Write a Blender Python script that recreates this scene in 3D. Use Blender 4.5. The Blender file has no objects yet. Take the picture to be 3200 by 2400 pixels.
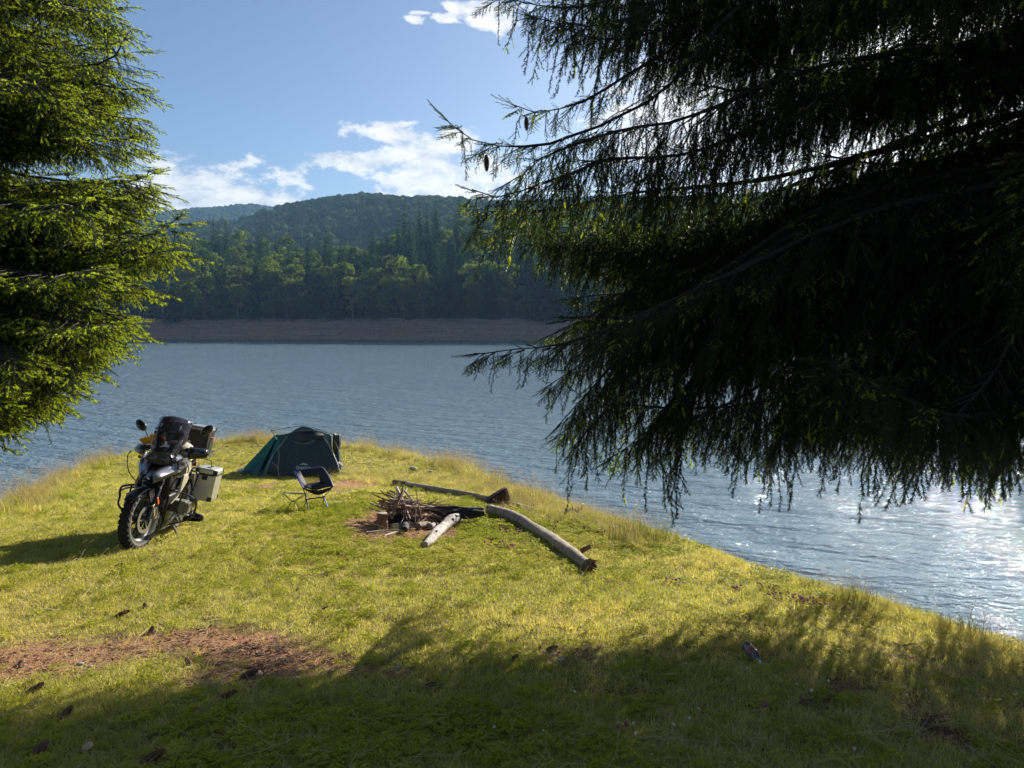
import bpy, math, random
import numpy as np
from mathutils import Vector, Matrix, Euler

R = math.radians
random.seed(7)
rng = np.random.default_rng(11)
S = bpy.context.scene
C = S.collection

# ---------------------------------------------------------------- camera
CAM_Z = 8.5
F = 2404.0
cam_d = bpy.data.cameras.new('camera')
cam = bpy.data.objects.new('camera', cam_d)
C.objects.link(cam)
cam.location = (0, 0, CAM_Z)
cam.rotation_euler = (R(90), 0, 0)
cam_d.sensor_width = 36
cam_d.lens = 36 * F / 3200
cam_d.shift_y = -200 / 3200
cam_d.clip_start = 0.05
cam_d.clip_end = 20000
S.camera = cam

# ---------------------------------------------------------------- sun, sky, exposure
SUN_AZ, SUN_EL = R(36), R(25.5)
SUNV = Vector((math.sin(SUN_AZ) * math.cos(SUN_EL), math.cos(SUN_AZ) * math.cos(SUN_EL), math.sin(SUN_EL)))
sun_d = bpy.data.lights.new('sun', 'SUN')
sun_d.energy = 5.0
sun_d.angle = R(0.5)
sun_d.color = (1.0, 0.93, 0.80)
sun = bpy.data.objects.new('sun', sun_d)
C.objects.link(sun)
sun.rotation_euler = SUNV.to_track_quat('Z', 'Y').to_euler()
sun.location = (20, 25, 40)

S.view_settings.view_transform = 'Standard'
S.view_settings.look = 'None'
S.view_settings.gamma = 1
S.view_settings.use_curve_mapping = False
S.view_settings.exposure = 1.28
S.render.film_transparent = False
S.cycles.use_denoising = True
S.cycles.max_bounces = 8
S.cycles.transparent_max_bounces = 12
S.cycles.volume_bounces = 0
S.cycles.sample_clamp_indirect = 6
S.cycles.caustics_reflective = False
S.cycles.caustics_refractive = False


class NT:
    """small helper to write node trees briefly"""
    def __init__(s, tree):
        s.t = tree; s.n = tree.nodes; s.l = tree.links
    def new(s, kind, **kw):
        n = s.n.new(kind)
        for k, v in kw.items():
            if hasattr(n, k): setattr(n, k, v)
        return n
    def put(s, sock, v):
        if isinstance(v, bpy.types.NodeSocket): s.l.new(v, sock)
        elif v is not None: sock.default_value = v
    def math(s, op, a, b=None, c=None, clamp=False):
        n = s.n.new('ShaderNodeMath'); n.operation = op; n.use_clamp = clamp
        s.put(n.inputs[0], a); s.put(n.inputs[1], b); s.put(n.inputs[2], c)
        return n.outputs[0]
    def vmath(s, op, a, b=None):
        n = s.n.new('ShaderNodeVectorMath'); n.operation = op
        s.put(n.inputs[0], a); s.put(n.inputs[1], b)
        return n.outputs[0]
    def noise(s, vec, scale, detail=3, rough=0.5, dist=0, out='Fac'):
        n = s.n.new('ShaderNodeTexNoise')
        s.put(n.inputs['Vector'], vec); n.inputs['Scale'].default_value = scale
        n.inputs['Detail'].default_value = detail; n.inputs['Roughness'].default_value = rough
        n.inputs['Distortion'].default_value = dist
        return n.outputs[out]
    def ramp(s, fac, stops, interp='LINEAR'):
        n = s.n.new('ShaderNodeValToRGB'); e = n.color_ramp.elements
        n.color_ramp.interpolation = interp
        while len(e) < len(stops): e.new(0.5)
        for el, (p, c) in zip(e, stops):
            el.position = p
            el.color = (c, c, c, 1) if isinstance(c, (int, float)) else (*c, 1)
        s.put(n.inputs[0], fac)
        return n.outputs[0]
    def mix(s, fac, a, b, kind='MIX'):
        n = s.n.new('ShaderNodeMix'); n.data_type = 'RGBA'; n.blend_type = kind
        s.put(n.inputs[0], fac)
        s.put(n.inputs[6], (*a, 1) if isinstance(a, tuple) and len(a) == 3 else a)
        s.put(n.inputs[7], (*b, 1) if isinstance(b, tuple) and len(b) == 3 else b)
        return n.outputs[2]
    def sep(s, vec):
        n = s.n.new('ShaderNodeSeparateXYZ'); s.put(n.inputs[0], vec); return n.outputs
    def comb(s, x, y, z):
        n = s.n.new('ShaderNodeCombineXYZ')
        for i, v in enumerate((x, y, z)): s.put(n.inputs[i], v)
        return n.outputs[0]
    def bump(s, h, strength, dist, normal=None):
        n = s.n.new('ShaderNodeBump'); s.put(n.inputs['Height'], h)
        n.inputs['Strength'].default_value = strength; n.inputs['Distance'].default_value = dist
        if normal: s.l.new(normal, n.inputs['Normal'])
        return n.outputs[0]


world = bpy.data.worlds.new('World'); S.world = world; world.use_nodes = True
w = NT(world.node_tree); w.n.clear()
sky = w.new('ShaderNodeTexSky'); sky.sky_type = 'NISHITA'; sky.sun_disc = False
sky.sun_elevation = SUN_EL; sky.sun_rotation = SUN_AZ
sky.altitude = 700; sky.air_density = 1.0; sky.dust_density = 2.3; sky.ozone_density = 4.0
gen = w.new('ShaderNodeTexCoord').outputs['Generated']
sx, sy, sz = w.sep(gen)
az = w.math('ARCTAN2', sx, sy)
hr = w.math('SQRT', w.math('ADD', w.math('MULTIPLY', sx, sx), w.math('MULTIPLY', sy, sy)))
ev = w.math('DIVIDE', sz, w.math('MAXIMUM', hr, 0.05))
cl = None
CLOUDS = [(690, 650, 330, 150), (520, 610, 180, 95), (880, 640, 130, 60), (730, 600, 160, 50), (1400, 590, 280, 130), (1430, 450, 90, 60), (1235, 420, 145, 42), (1130, 503, 170, 36),
          (1330, 495, 170, 70), (1300, 62, 42, 20), (1386, 55, 52, 18), (1500, 20, 140, 24), (1545, 70, 90, 42), (1310, 40, 40, 9),
          (2100, 380, 260, 200), (2750, 300, 260, 120), (3700, 560, 300, 120), (-500, 560, 420, 110), (4300, 400, 400, 160)]
for (px, py, rx, ry) in CLOUDS:
    u = (px - 1600) / F; k = math.sqrt(1 + u * u); v = (1000 - py) / F / k
    a = w.math('DIVIDE', w.math('SUBTRACT', az, math.atan(u)), rx / F / (k * k))
    b = w.math('DIVIDE', w.math('SUBTRACT', ev, v), ry / F / k)
    d = w.math('SUBTRACT', 1.0, w.math('SQRT', w.math('ADD', w.math('MULTIPLY', a, a), w.math('MULTIPLY', b, b))))
    cl = d if cl is None else w.math('MAXIMUM', cl, d)
cvec = w.comb(az, w.math('MULTIPLY', ev, 1.7), 0.0)
n1 = w.noise(cvec, 20, 10, 0.66, 0.25)
# fair weather clouds over the rest of the sky as well
rest = w.math('MULTIPLY', w.math('SUBTRACT', w.noise(w.comb(az, w.math('MULTIPLY', ev, 2.4), 3.0), 1.6, 5, 0.5), 0.56), 3.0)
away = w.math('GREATER_THAN', w.math('ABSOLUTE', az), 0.95)
rest = w.math('ADD', w.math('MULTIPLY', rest, away), w.math('MULTIPLY', w.math('SUBTRACT', 1.0, away), -1.0))
cl = w.math('MAXIMUM', cl, rest)
dens = w.math('ADD', w.math('MULTIPLY', cl, 1.45), w.math('MULTIPLY', w.math('SUBTRACT', n1, 0.50), 4.2))
mask = w.ramp(dens, [(0.0, 0.0), (0.12, 0.18), (0.45, 0.80), (1.0, 0.97)])
n2 = w.noise(w.comb(w.math('ADD', az, -0.012), w.math('MULTIPLY', w.math('ADD', ev, -0.010), 1.7), 0.0), 20, 10, 0.66, 0.25)
lit = w.math('MULTIPLY_ADD', w.math('SUBTRACT', n1, n2), 3.0, 0.70, clamp=True)
sunward = w.math('SUBTRACT', 1.0, w.math('MULTIPLY', w.math('ABSOLUTE', w.math('SUBTRACT', az, float(SUN_AZ))), 0.42), clamp=True)
ccol = w.mix(lit, (0.50, 0.55, 0.64), (1.0, 0.98, 0.96))
bg1 = w.new('ShaderNodeBackground'); w.l.new(sky.outputs[0], bg1.inputs[0]); bg1.inputs[1].default_value = 0.050
bg2 = w.new('ShaderNodeBackground'); w.l.new(ccol, bg2.inputs[0])
w.l.new(w.math('MULTIPLY_ADD', w.math('POWER', sunward, 2.0), 0.22, 0.36), bg2.inputs[1])
mx = w.new('ShaderNodeMixShader'); w.l.new(mask, mx.inputs[0]); w.l.new(bg1.outputs[0], mx.inputs[1]); w.l.new(bg2.outputs[0], mx.inputs[2])
wo = w.new('ShaderNodeOutputWorld'); w.l.new(mx.outputs[0], wo.inputs[0])

# ---------------------------------------------------------------- materials
MATS = {}
def mat(name, col=(0.5, 0.5, 0.5), rough=0.6, metal=0.0, var=0.15, scale=8.0, bump=0.0, bscale=40.0, transl=0.0,
        tcol=None, spec=0.5, col2=None, alpha=1.0, coat=0.0, coords='Object', stretch=None):
    if name in MATS: return MATS[name]
    m = bpy.data.materials.new(name); m.use_nodes = True
    t = NT(m.node_tree); t.n.clear()
    out = t.new('ShaderNodeOutputMaterial')
    p = t.new('ShaderNodeBsdfPrincipled')
    tc = t.new('ShaderNodeTexCoord').outputs[coords]
    if stretch: tc = t.vmath('MULTIPLY', tc, stretch)
    n = t.noise(tc, scale, 4, 0.6)
    lo = tuple(max(0, c * (1 - var)) for c in col)
    hi = col2 if col2 else tuple(c * (1 + var) for c in col)
    fac = t.ramp(n, [(0.3, 0.0), (0.7, 1.0)])
    base = t.mix(fac, lo, hi)
    t.l.new(base, p.inputs['Base Color'])
    p.inputs['Roughness'].default_value = rough
    t.l.new(t.math('MULTIPLY_ADD', n, 0.25 * rough, rough * 0.87, clamp=True), p.inputs['Roughness'])
    p.inputs['Metallic'].default_value = metal
    p.inputs['Specular IOR Level'].default_value = spec
    p.inputs['Coat Weight'].default_value = coat
    p.inputs['Alpha'].default_value = alpha
    if bump:
        t.l.new(t.bump(t.noise(tc, bscale, 5, 0.65), 1.0, bump), p.inputs['Normal'])
    last = p.outputs[0]
    if transl:
        tr = t.new('ShaderNodeBsdfTranslucent')
        if tcol: t.l.new(t.mix(fac, tuple(c * (1 - var) for c in tcol), tuple(c * (1 + var) for c in tcol)), tr.inputs[0])
        else: t.l.new(base, tr.inputs[0])
        mx = t.new('ShaderNodeMixShader'); mx.inputs[0].default_value = transl
        t.l.new(last, mx.inputs[1]); t.l.new(tr.outputs[0], mx.inputs[2]); last = mx.outputs[0]
    t.l.new(last, out.inputs[0])
    MATS[name] = m
    return m


# ---------------------------------------------------------------- mesh building
def vnoise(x, y, seed=0):
    xi = np.floor(x).astype(np.int64); yi = np.floor(y).astype(np.int64)
    xf = x - xi; yf = y - yi
    u = xf * xf * (3 - 2 * xf); v = yf * yf * (3 - 2 * yf)
    def h(a, b):
        n = (a * 374761393 + b * 668265263 + seed * 1442695041) & 0xffffffff
        n = ((n ^ (n >> 13)) * 1274126177) & 0xffffffff
        return ((n ^ (n >> 16)) & 0xffff) / 65535.0
    return (h(xi, yi) * (1 - u) + h(xi + 1, yi) * u) * (1 - v) + (h(xi, yi + 1) * (1 - u) + h(xi + 1, yi + 1) * u) * v

def fbm(x, y, octv=4, seed=0):
    s = 0; a = 0.5
    for o in range(octv):
        s = s + a * vnoise(x * 2 ** o, y * 2 ** o, seed + o); a *= 0.5
    return s

def frame_along(pts):
    pts = [Vector(p) for p in pts]
    T = []
    for i in range(len(pts)):
        a = pts[max(0, i - 1)]; b = pts[min(len(pts) - 1, i + 1)]
        d = (b - a); T.append(d.normalized() if d.length > 1e-9 else Vector((0, 0, 1)))
    ref = Vector((0, 0, 1)) if abs(T[0].z) < 0.9 else Vector((1, 0, 0))
    nrm = (ref - T[0] * ref.dot(T[0])).normalized()
    out = []
    for i, t in enumerate(T):
        nrm = (nrm - t * nrm.dot(t))
        nrm = nrm.normalized() if nrm.length > 1e-6 else t.orthogonal().normalized()
        out.append((pts[i], nrm.copy(), t.cross(nrm)))
    return out

def smooth_path(pts, n=8):
    P = [Vector(p) for p in pts]
    if len(P) < 3: return P
    out = []
    for i in range(len(P) - 1):
        p0 = P[max(0, i - 1)]; p1 = P[i]; p2 = P[i + 1]; p3 = P[min(len(P) - 1, i + 2)]
        for k in range(n):
            t = k / n
            out.append(0.5 * ((2 * p1) + (p2 - p0) * t + (2 * p0 - 5 * p1 + 4 * p2 - p3) * t * t + (3 * p1 - p0 - 3 * p2 + p3) * t ** 3))
    out.append(P[-1])
    return out

class MB:
    def __init__(s): s.v = []; s.f = []; s.mi = []
    def add(s, verts, faces, mi=0, M=None):
        o = len(s.v)
        for p in verts:
            p = Vector(p)
            s.v.append(tuple(M @ p) if M is not None else tuple(p))
        for f in faces: s.f.append(tuple(i + o for i in f)); s.mi.append(mi)
        return s
    def box(s, c, size, rot=None, mi=0, taper=1.0, M=None):
        x, y, z = (d / 2 for d in size)
        vs = [Vector((sx * x * (taper if sz > 0 else 1), sy * y * (taper if sz > 0 else 1), sz * z)) for sz in (-1, 1) for sy in (-1, 1) for sx in (-1, 1)]
        rm = Euler(rot).to_matrix() if rot else Matrix.Identity(3)
        vs = [rm @ v + Vector(c) for v in vs]
        fs = [(0, 2, 3, 1), (4, 5, 7, 6), (0, 1, 5, 4), (2, 6, 7, 3), (0, 4, 6, 2), (1, 3, 7, 5)]
        return s.add(vs, fs, mi, M)
    def tube(s, pts, r, n=8, mi=0, cap=True, M=None, flat=1.0, jit=0.0):
        fr = frame_along(pts); m = len(fr)
        rs = [r] * m if isinstance(r, (int, float)) else [r[min(len(r) - 1, int(round(i * (len(r) - 1) / max(1, m - 1))))] if len(r) != m else r[i] for i in range(m)]
        vs = []
        for (p, a, b), q in zip(fr, rs):
            for k in range(n):
                th = 2 * math.pi * k / n
                qq = q * (1 + (random.uniform(-jit, jit) if jit else 0))
                vs.append(p + a * (math.cos(th) * qq * flat) + b * (math.sin(th) * qq))
        fs = []
        for i in range(m - 1):
            for k in range(n):
                k2 = (k + 1) % n
                fs.append((i * n + k, i * n + k2, (i + 1) * n + k2, (i + 1) * n + k))
        if cap:
            fs.append(tuple(range(n - 1, -1, -1))); fs.append(tuple((m - 1) * n + k for k in range(n)))
        return s.add(vs, fs, mi, M)
    def lathe(s, prof, n=32, mi=0, M=None, closed=False, axis='Y'):
        vs = []
        for (r, h) in prof:
            for k in range(n):
                th = 2 * math.pi * k / n
                if axis == 'Y': vs.append((r * math.cos(th), h, r * math.sin(th)))
                elif axis == 'X': vs.append((h, r * math.cos(th), r * math.sin(th)))
                else: vs.append((r * math.cos(th), r * math.sin(th), h))
        m = len(prof); fs = []
        for i in range(m if closed else m - 1):
            j = (i + 1) % m
            for k in range(n):
                k2 = (k + 1) % n
                fs.append((i * n + k, i * n + k2, j * n + k2, j * n + k))
        return s.add(vs, fs, mi, M)
    def prism(s, poly, y0, y1, mi=0, M=None, plane='XZ', bend=None):
        n = len(poly)
        def pt(a, b, t):
            if plane == 'XZ': return (a, t, b)
            if plane == 'XY': return (a, b, t)
            return (t, a, b)
        vs = [pt(a, b, y0) for a, b in poly] + [pt(a, b, y1) for a, b in poly]
        fs = [tuple(range(n)), tuple(range(2 * n - 1, n - 1, -1))]
        fs += [(i, (i + 1) % n + 0, (i + 1) % n + n, i + n)[::-1] for i in range(n)]
        return s.add(vs, fs, mi, M)
    def grid(s, rows, mi=0, M=None, thick=0.0):
        h = len(rows); wd = len(rows[0])
        vs = [p for r in rows for p in r]
        fs = [(i * wd + j, i * wd + j + 1, (i + 1) * wd + j + 1, (i + 1) * wd + j) for i in range(h - 1) for j in range(wd - 1)]
        return s.add(vs, fs, mi, M)
    def loft(s, rings, mi=0, M=None, cap=True):
        n = len(rings[0]); vs = [p for r in rings for p in r]; m = len(rings)
        fs = [(i * n + k, i * n + (k + 1) % n, (i + 1) * n + (k + 1) % n, (i + 1) * n + k) for i in range(m - 1) for k in range(n)]
        if cap: fs += [tuple(range(n - 1, -1, -1)), tuple((m - 1) * n + k for k in range(n))]
        return s.add(vs, fs, mi, M)
    def ball(s, c, r, n=10, mi=0, M=None, rough=0.0):
        r = (r, r, r) if isinstance(r, (int, float)) else r
        rings = []
        for i in range(1, n):
            ph = math.pi * i / n
            ring = []
            for k in range(n + 2):
                th = 2 * math.pi * k / (n + 2); q = 1 + random.uniform(-rough, rough)
                ring.append((c[0] + r[0] * math.sin(ph) * math.cos(th) * q, c[1] + r[1] * math.sin(ph) * math.sin(th) * q, c[2] - r[2] * math.cos(ph) * q))
            rings.append(ring)
        return s.loft(rings, mi, M)
    def build(s, name, mats, parent=None, smooth=True, angle=35, bevel=0.0, solid=0.0, sub=0, fix=True):
        me = bpy.data.meshes.new(name)
        me.from_pydata(s.v, [], s.f)
        mats = mats if isinstance(mats, (list, tuple)) else [mats]
        for m in mats: me.materials.append(m)
        if len(mats) > 1: me.polygons.foreach_set('material_index', s.mi)
        if fix:
            import bmesh
            bm = bmesh.new(); bm.from_mesh(me); bmesh.ops.recalc_face_normals(bm, faces=bm.faces); bm.to_mesh(me); bm.free()
        if smooth:
            me.shade_smooth()
            me.set_sharp_from_angle(angle=R(angle))
        me.update()
        o = bpy.data.objects.new(name, me); C.objects.link(o)
        if parent: o.parent = parent
        if solid:
            md = o.modifiers.new('solid', 'SOLIDIFY'); md.thickness = solid; md.offset = 0
        if bevel:
            md = o.modifiers.new('bevel', 'BEVEL'); md.width = bevel; md.segments = 2; md.limit_method = 'ANGLE'; md.angle_limit = R(40)
        if sub:
            md = o.modifiers.new('sub', 'SUBSURF'); md.levels = sub; md.render_levels = sub
        return o

def tag(o, label=None, cat=None, group=None, kind=None):
    if label: o['label'] = label
    if cat: o['category'] = cat
    if group: o['group'] = group
    if kind: o['kind'] = kind
    return o
def empty(name, loc, rot=(0, 0, 0)):
    o = bpy.data.objects.new(name, None); C.objects.link(o); o.location = loc; o.rotation_euler = rot
    o.empty_display_size = 0.2
    return o
def copy_tree(o, parent=None):
    c = o.copy(); C.objects.link(c); c.parent = parent
    for ch in list(o.children): copy_tree(ch, c)
    return c

# ---- a mesh object that carries its own prototype pieces and the points they stand on
def dirs_to_euler(X, up):
    X = X / np.linalg.norm(X, axis=1, keepdims=True)
    Y = np.cross(up, X); ln = np.linalg.norm(Y, axis=1, keepdims=True)
    bad = ln[:, 0] < 1e-4
    Y[bad] = np.cross(np.array([1.0, 0.2, 0.1]), X[bad]); ln = np.linalg.norm(Y, axis=1, keepdims=True)
    Y = Y / ln; Z = np.cross(X, Y)
    ry = np.arcsin(np.clip(-X[:, 2], -1, 1)); rx = np.arctan2(Y[:, 2], Z[:, 2]); rz = np.arctan2(X[:, 1], X[:, 0])
    return np.stack([rx, ry, rz], 1)

def scatter(name, protos, pts, rot, scl, idx, mats, parent=None):
    """protos: list of MB; pts (n,3), rot (n,3) euler, scl (n,) or (n,3), idx (n,)"""
    V = []; Fs = []; MI = []; K = []
    for k, p in enumerate(protos):
        o = len(V); V += p.v; Fs += [tuple(i + o for i in f) for f in p.f]; MI += p.mi; K += [k + 1] * len(p.v)
    n0 = len(V); n = len(pts)
    V = V + [tuple(map(float, p)) for p in pts]
    me = bpy.data.meshes.new(name); me.from_pydata(V, [], Fs)
    for m in mats: me.materials.append(m)
    me.polygons.foreach_set('material_index', MI)
    a = me.attributes.new('proto', 'INT', 'POINT'); a.data.foreach_set('value', np.array(K + [0] * n, np.int32))
    a = me.attributes.new('idx', 'INT', 'POINT'); a.data.foreach_set('value', np.concatenate([np.zeros(n0, np.int32), np.asarray(idx, np.int32)]))
    scl = np.asarray(scl, float)
    if scl.ndim == 1: scl = np.repeat(scl[:, None], 3, 1)
    for nm, arr in (('rot', rot), ('scl', scl)):
        a = me.attributes.new(nm, 'FLOAT_VECTOR', 'POINT')
        a.data.foreach_set('vector', np.concatenate([np.zeros((n0, 3)), arr]).astype(np.float32).ravel())
    me.update()
    ob = bpy.data.objects.new(name, me); C.objects.link(ob)
    if parent: ob.parent = parent
    g = bpy.data.node_groups.new('spread', 'GeometryNodeTree')
    g.interface.new_socket('Geometry', in_out='INPUT', socket_type='NodeSocketGeometry')
    g.interface.new_socket('Geometry', in_out='OUTPUT', socket_type='NodeSocketGeometry')
    N = g.nodes; L = g.links
    gi = N.new('NodeGroupInput'); go = N.new('NodeGroupOutput')
    def attr(nm, ty):
        q = N.new('GeometryNodeInputNamedAttribute'); q.data_type = ty; q.inputs['Name'].default_value = nm
        return q.outputs[0]
    pa = attr('proto', 'INT')
    def eq(k):
        c = N.new('FunctionNodeCompare'); c.data_type = 'INT'; c.operation = 'EQUAL'
        L.new(pa, c.inputs[2]); c.inputs[3].default_value = k
        return c.outputs[0]
    s0 = N.new('GeometryNodeSeparateGeometry'); s0.domain = 'POINT'
    L.new(gi.outputs[0], s0.inputs[0]); L.new(eq(0), s0.inputs[1])
    jn = N.new('GeometryNodeJoinGeometry')
    for k in range(len(protos), 0, -1):
        sk = N.new('GeometryNodeSeparateGeometry'); sk.domain = 'POINT'
        L.new(s0.outputs[1], sk.inputs[0]); L.new(eq(k), sk.inputs[1])
        gt = N.new('GeometryNodeGeometryToInstance'); L.new(sk.outputs[0], gt.inputs[0]); L.new(gt.outputs[0], jn.inputs[0])
    ip = N.new('GeometryNodeInstanceOnPoints')
    L.new(s0.outputs[0], ip.inputs['Points']); L.new(jn.outputs[0], ip.inputs['Instance'])
    ip.inputs['Pick Instance'].default_value = True
    L.new(attr('idx', 'INT'), ip.inputs['Instance Index'])
    er = N.new('FunctionNodeEulerToRotation'); L.new(attr('rot', 'FLOAT_VECTOR'), er.inputs[0]); L.new(er.outputs[0], ip.inputs['Rotation'])
    L.new(attr('scl', 'FLOAT_VECTOR'), ip.inputs['Scale'])
    L.new(ip.outputs[0], go.inputs[0])
    md = ob.modifiers.new('spread', 'NODES'); md.node_group = g
    return ob

# ---------------------------------------------------------------- where a picture point lies in the place
def G(y):
    y = np.asarray(y, float)
    return np.where(y < 17, 1.6 + 0.115 * y, 1.6 + 0.115 * 17 + (0.115 * (1 - np.exp(-(np.maximum(y, 17) - 17) / 6.0)) * 6.0))
def depth_of(py):
    lo, hi = 0.5, 60.0
    t = (py - 1000) / F
    for _ in range(50):
        m = (lo + hi) / 2
        if float(G(m)) / m > t: lo = m
        else: hi = m
    return (lo + hi) / 2
def at(px, py, Y):
    return Vector(((px - 1600) / F * Y, Y, CAM_Z + (1000 - py) / F * Y))

EDGE_PX = [(0, 1606), (100, 1565), (200, 1505), (290, 1454), (400, 1422), (500, 1400), (680, 1383), (820, 1376), (960, 1384), (1080, 1396), (1200, 1415),
           (1330, 1440), (1450, 1468), (1520, 1510), (1650, 1548), (1750, 1588), (1850, 1626), (1950, 1652), (2100, 1694), (2300, 1768),
           (2500, 1822), (2700, 1886), (2900, 1941), (3100, 1996), (3200, 2035)]
EDGE = [(-45, -60), (-22, -20), (-12, -4), (-8.5, 4), (-7.6, 8.5)]
for px, py in EDGE_PX:
    d = depth_of(py); EDGE.append(((px - 1600) / F * d, d))
EDGE += [(4.6, 4.4), (6.5, 2.0), (9, -3), (14, -20), (40, -60)]
EDGE = np.array(EDGE)
def edge_dist(x, y):
    """distance outside the level top of the headland, negative inside"""
    x = np.asarray(x, float); y = np.asarray(y, float)
    best = np.full(x.shape, 1e9); inside = np.zeros(x.shape, bool)
    n = len(EDGE)
    for i in range(n):
        a = EDGE[i]; b = EDGE[(i + 1) % n]
        d = b - a; L2 = (d ** 2).sum()
        t = np.clip(((x - a[0]) * d[0] + (y - a[1]) * d[1]) / L2, 0, 1)
        best = np.minimum(best, np.hypot(x - a[0] - t * d[0], y - a[1] - t * d[1]))
        with np.errstate(divide='ignore', invalid='ignore'):
            c = ((a[1] > y) != (b[1] > y)) & (x < (b[0] - a[0]) * (y - a[1]) / (b[1] - a[1] + 1e-12) + a[0])
        inside ^= c
    return np.where(inside, -best, best)
def ground_z(x, y):
    x = np.asarray(x, float); y = np.asarray(y, float)
    d = np.maximum(edge_dist(x, y), 0)
    drop = 0.78 * d - 0.78 * 0.5 * (1 - np.exp(-d / 0.5))
    und = (fbm(x * 0.55, y * 0.55, 3, 5) - 0.45) * 0.14 + (fbm(x * 2.3, y * 2.3, 3, 9) - 0.45) * 0.05
    z = CAM_Z - G(y) - drop + und * np.clip(y / 3.0, 0.3, 1.0) * np.clip((16 - y) / 8.0, 0.35, 1)
    return np.maximum(z, -3.5)
def gz(x, y): return float(ground_z(np.array([x]), np.array([y]))[0])
def G3(px, py):
    """ground point seen at that picture point (whole-photo pixels, 3200 wide)"""
    lo, hi = 0.6, 50.0
    u = (px - 1600) / F; v = (1000 - py) / F
    Y = depth_of(py)
    for _ in range(12):
        z = gz(u * Y, Y)
        Y2 = (z - CAM_Z) / v
        Y = 0.5 * Y + 0.5 * min(max(Y2, 0.6), 50)
    return Vector((u * Y, Y, gz(u * Y, Y)))

# ---------------------------------------------------------------- the headland
SOIL = []   # (x, y, rx, ry, strength)
def soil_px(px, py, rpx, rpy, s=1.0):
    p = G3(px, py); q = G3(px, py - rpy); k = p.y / F
    SOIL.append((p.x, p.y, rpx * k * 1.12, max(0.12, abs(q.y - p.y)) * 1.3, s))
for a in [(60, 2075, 260, 55, 1.15), (330, 2060, 230, 55, 1.0), (560, 2030, 200, 48, .95), (760, 2040, 190, 45, 1.1), (850, 2085, 220, 40, 1.0), (1150, 2105, 240, 26, .75), (1400, 2115, 120, 18, .5),
          (520, 2120, 300, 40, .55), (90, 2170, 200, 40, .35),
          (830, 1525, 55, 16, .65), (780, 1560, 60, 9, .35), (1100, 1515, 95, 16, 1.15), (1010, 1505, 40, 10, .6), (1150, 1560, 30, 12, .4),
          (1190, 1660, 95, 26, 1.3), (1300, 1672, 80, 12, 1.0), (1215, 1625, 110, 34, 1.3), (1290, 1640, 150, 34, 1.35), (1370, 1640, 80, 26, 1.1),
          (1650, 1700, 30, 12, .5), (2660, 2160, 62, 26, 1.2), (2555, 2225, 55, 34, .9), (3010, 2330, 60, 60, .9), (3185, 2330, 40, 30, .9),
          (1870, 2180, 160, 26, .45), (2800, 2060, 160, 30, .5), (1760, 2050, 110, 20, .4), (2900, 2230, 90, 40, .6), (2850, 2290, 120, 20, .6), (3080, 2210, 60, 30, .5),
          (600, 2240, 260, 30, .35), (700, 2300, 240, 30, .35), (1250, 1700, 40, 10, .3)]:
    soil_px(*a)
def soil(x, y):
    x = np.asarray(x, float); y = np.asarray(y, float)
    s = np.zeros(x.shape)
    n = (fbm(x * 2.2 + 7, y * 2.2, 4, 3) - 0.47) * 1.9
    for (cx, cy, rx, ry, st) in SOIL:
        d = np.sqrt(((x - cx) / rx) ** 2 + ((y - cy) / ry) ** 2)
        s = np.maximum(s, np.clip(1.35 - d, 0, 1) * st)
    return np.clip(s + n * (s > 0.02) * 0.75 + (fbm(x * 0.9, y * 0.9, 3, 21) - 0.62) * 1.0, 0, 1)

def axis(fine0, fine1, st, far0, far1, gr=1.16):
    a = list(np.arange(fine0, fine1, st)); d = st
    while a[-1] < far1: d = min(d * gr, 6); a.append(a[-1] + d)
    d = st; b = [fine0]
    while b[-1] > far0: d = min(d * gr, 6); b.append(b[-1] - d)
    return np.array(b[:0:-1] + a)
ax = axis(-12.5, 6.5, 0.10, -160, 160); ay = axis(1.0, 29.5, 0.10, -120, 60)
gx, gy = np.meshgrid(ax, ay)
gzv = ground_z(gx, gy)
H, W = gx.shape
me = bpy.data.meshes.new('ground')
vv = np.stack([gx, gy, gzv], -1).reshape(-1, 3)
ii = (np.arange(H - 1)[:, None] * W + np.arange(W - 1)[None]).ravel()
ff = np.stack([ii, ii + 1, ii + W + 1, ii + W], 1)
me.vertices.add(len(vv)); me.vertices.foreach_set('co', vv.ravel())
me.loops.add(ff.size); me.loops.foreach_set('vertex_index', ff.ravel().astype(np.int32))
me.polygons.add(len(ff)); me.polygons.foreach_set('loop_start', np.arange(0, ff.size, 4, dtype=np.int32))
me.update(calc_edges=True); me.validate()
me.shade_smooth()
at_ = me.attributes.new('soil', 'FLOAT', 'POINT'); at_.data.foreach_set('value', soil(gx, gy).ravel().astype(np.float32))
at_ = me.attributes.new('bank', 'FLOAT', 'POINT'); at_.data.foreach_set('value', np.clip(edge_dist(gx, gy) / 3.0, 0, 1).ravel().astype(np.float32))
m = bpy.data.materials.new('meadow_soil'); m.use_nodes = True
t = NT(m.node_tree); t.n.clear()
P = t.new('ShaderNodeBsdfPrincipled'); o_ = t.new('ShaderNodeOutputMaterial'); t.l.new(P.outputs[0], o_.inputs[0])
pos = t.new('ShaderNodeNewGeometry').outputs['Position']
sa = t.new('ShaderNodeAttribute', attribute_name='soil').outputs['Fac']; ba = t.new('ShaderNodeAttribute', attribute_name='bank').outputs['Fac']
nf = t.noise(pos, 26, 6, 0.7); nm = t.noise(pos, 3.0, 4, 0.6); nl = t.noise(pos, 0.7, 3, 0.5)
thatch = t.mix(t.ramp(nf, [(0.35, 0), (0.65, 1)]), (0.045, 0.05, 0.012), (0.13, 0.115, 0.035))
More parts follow.
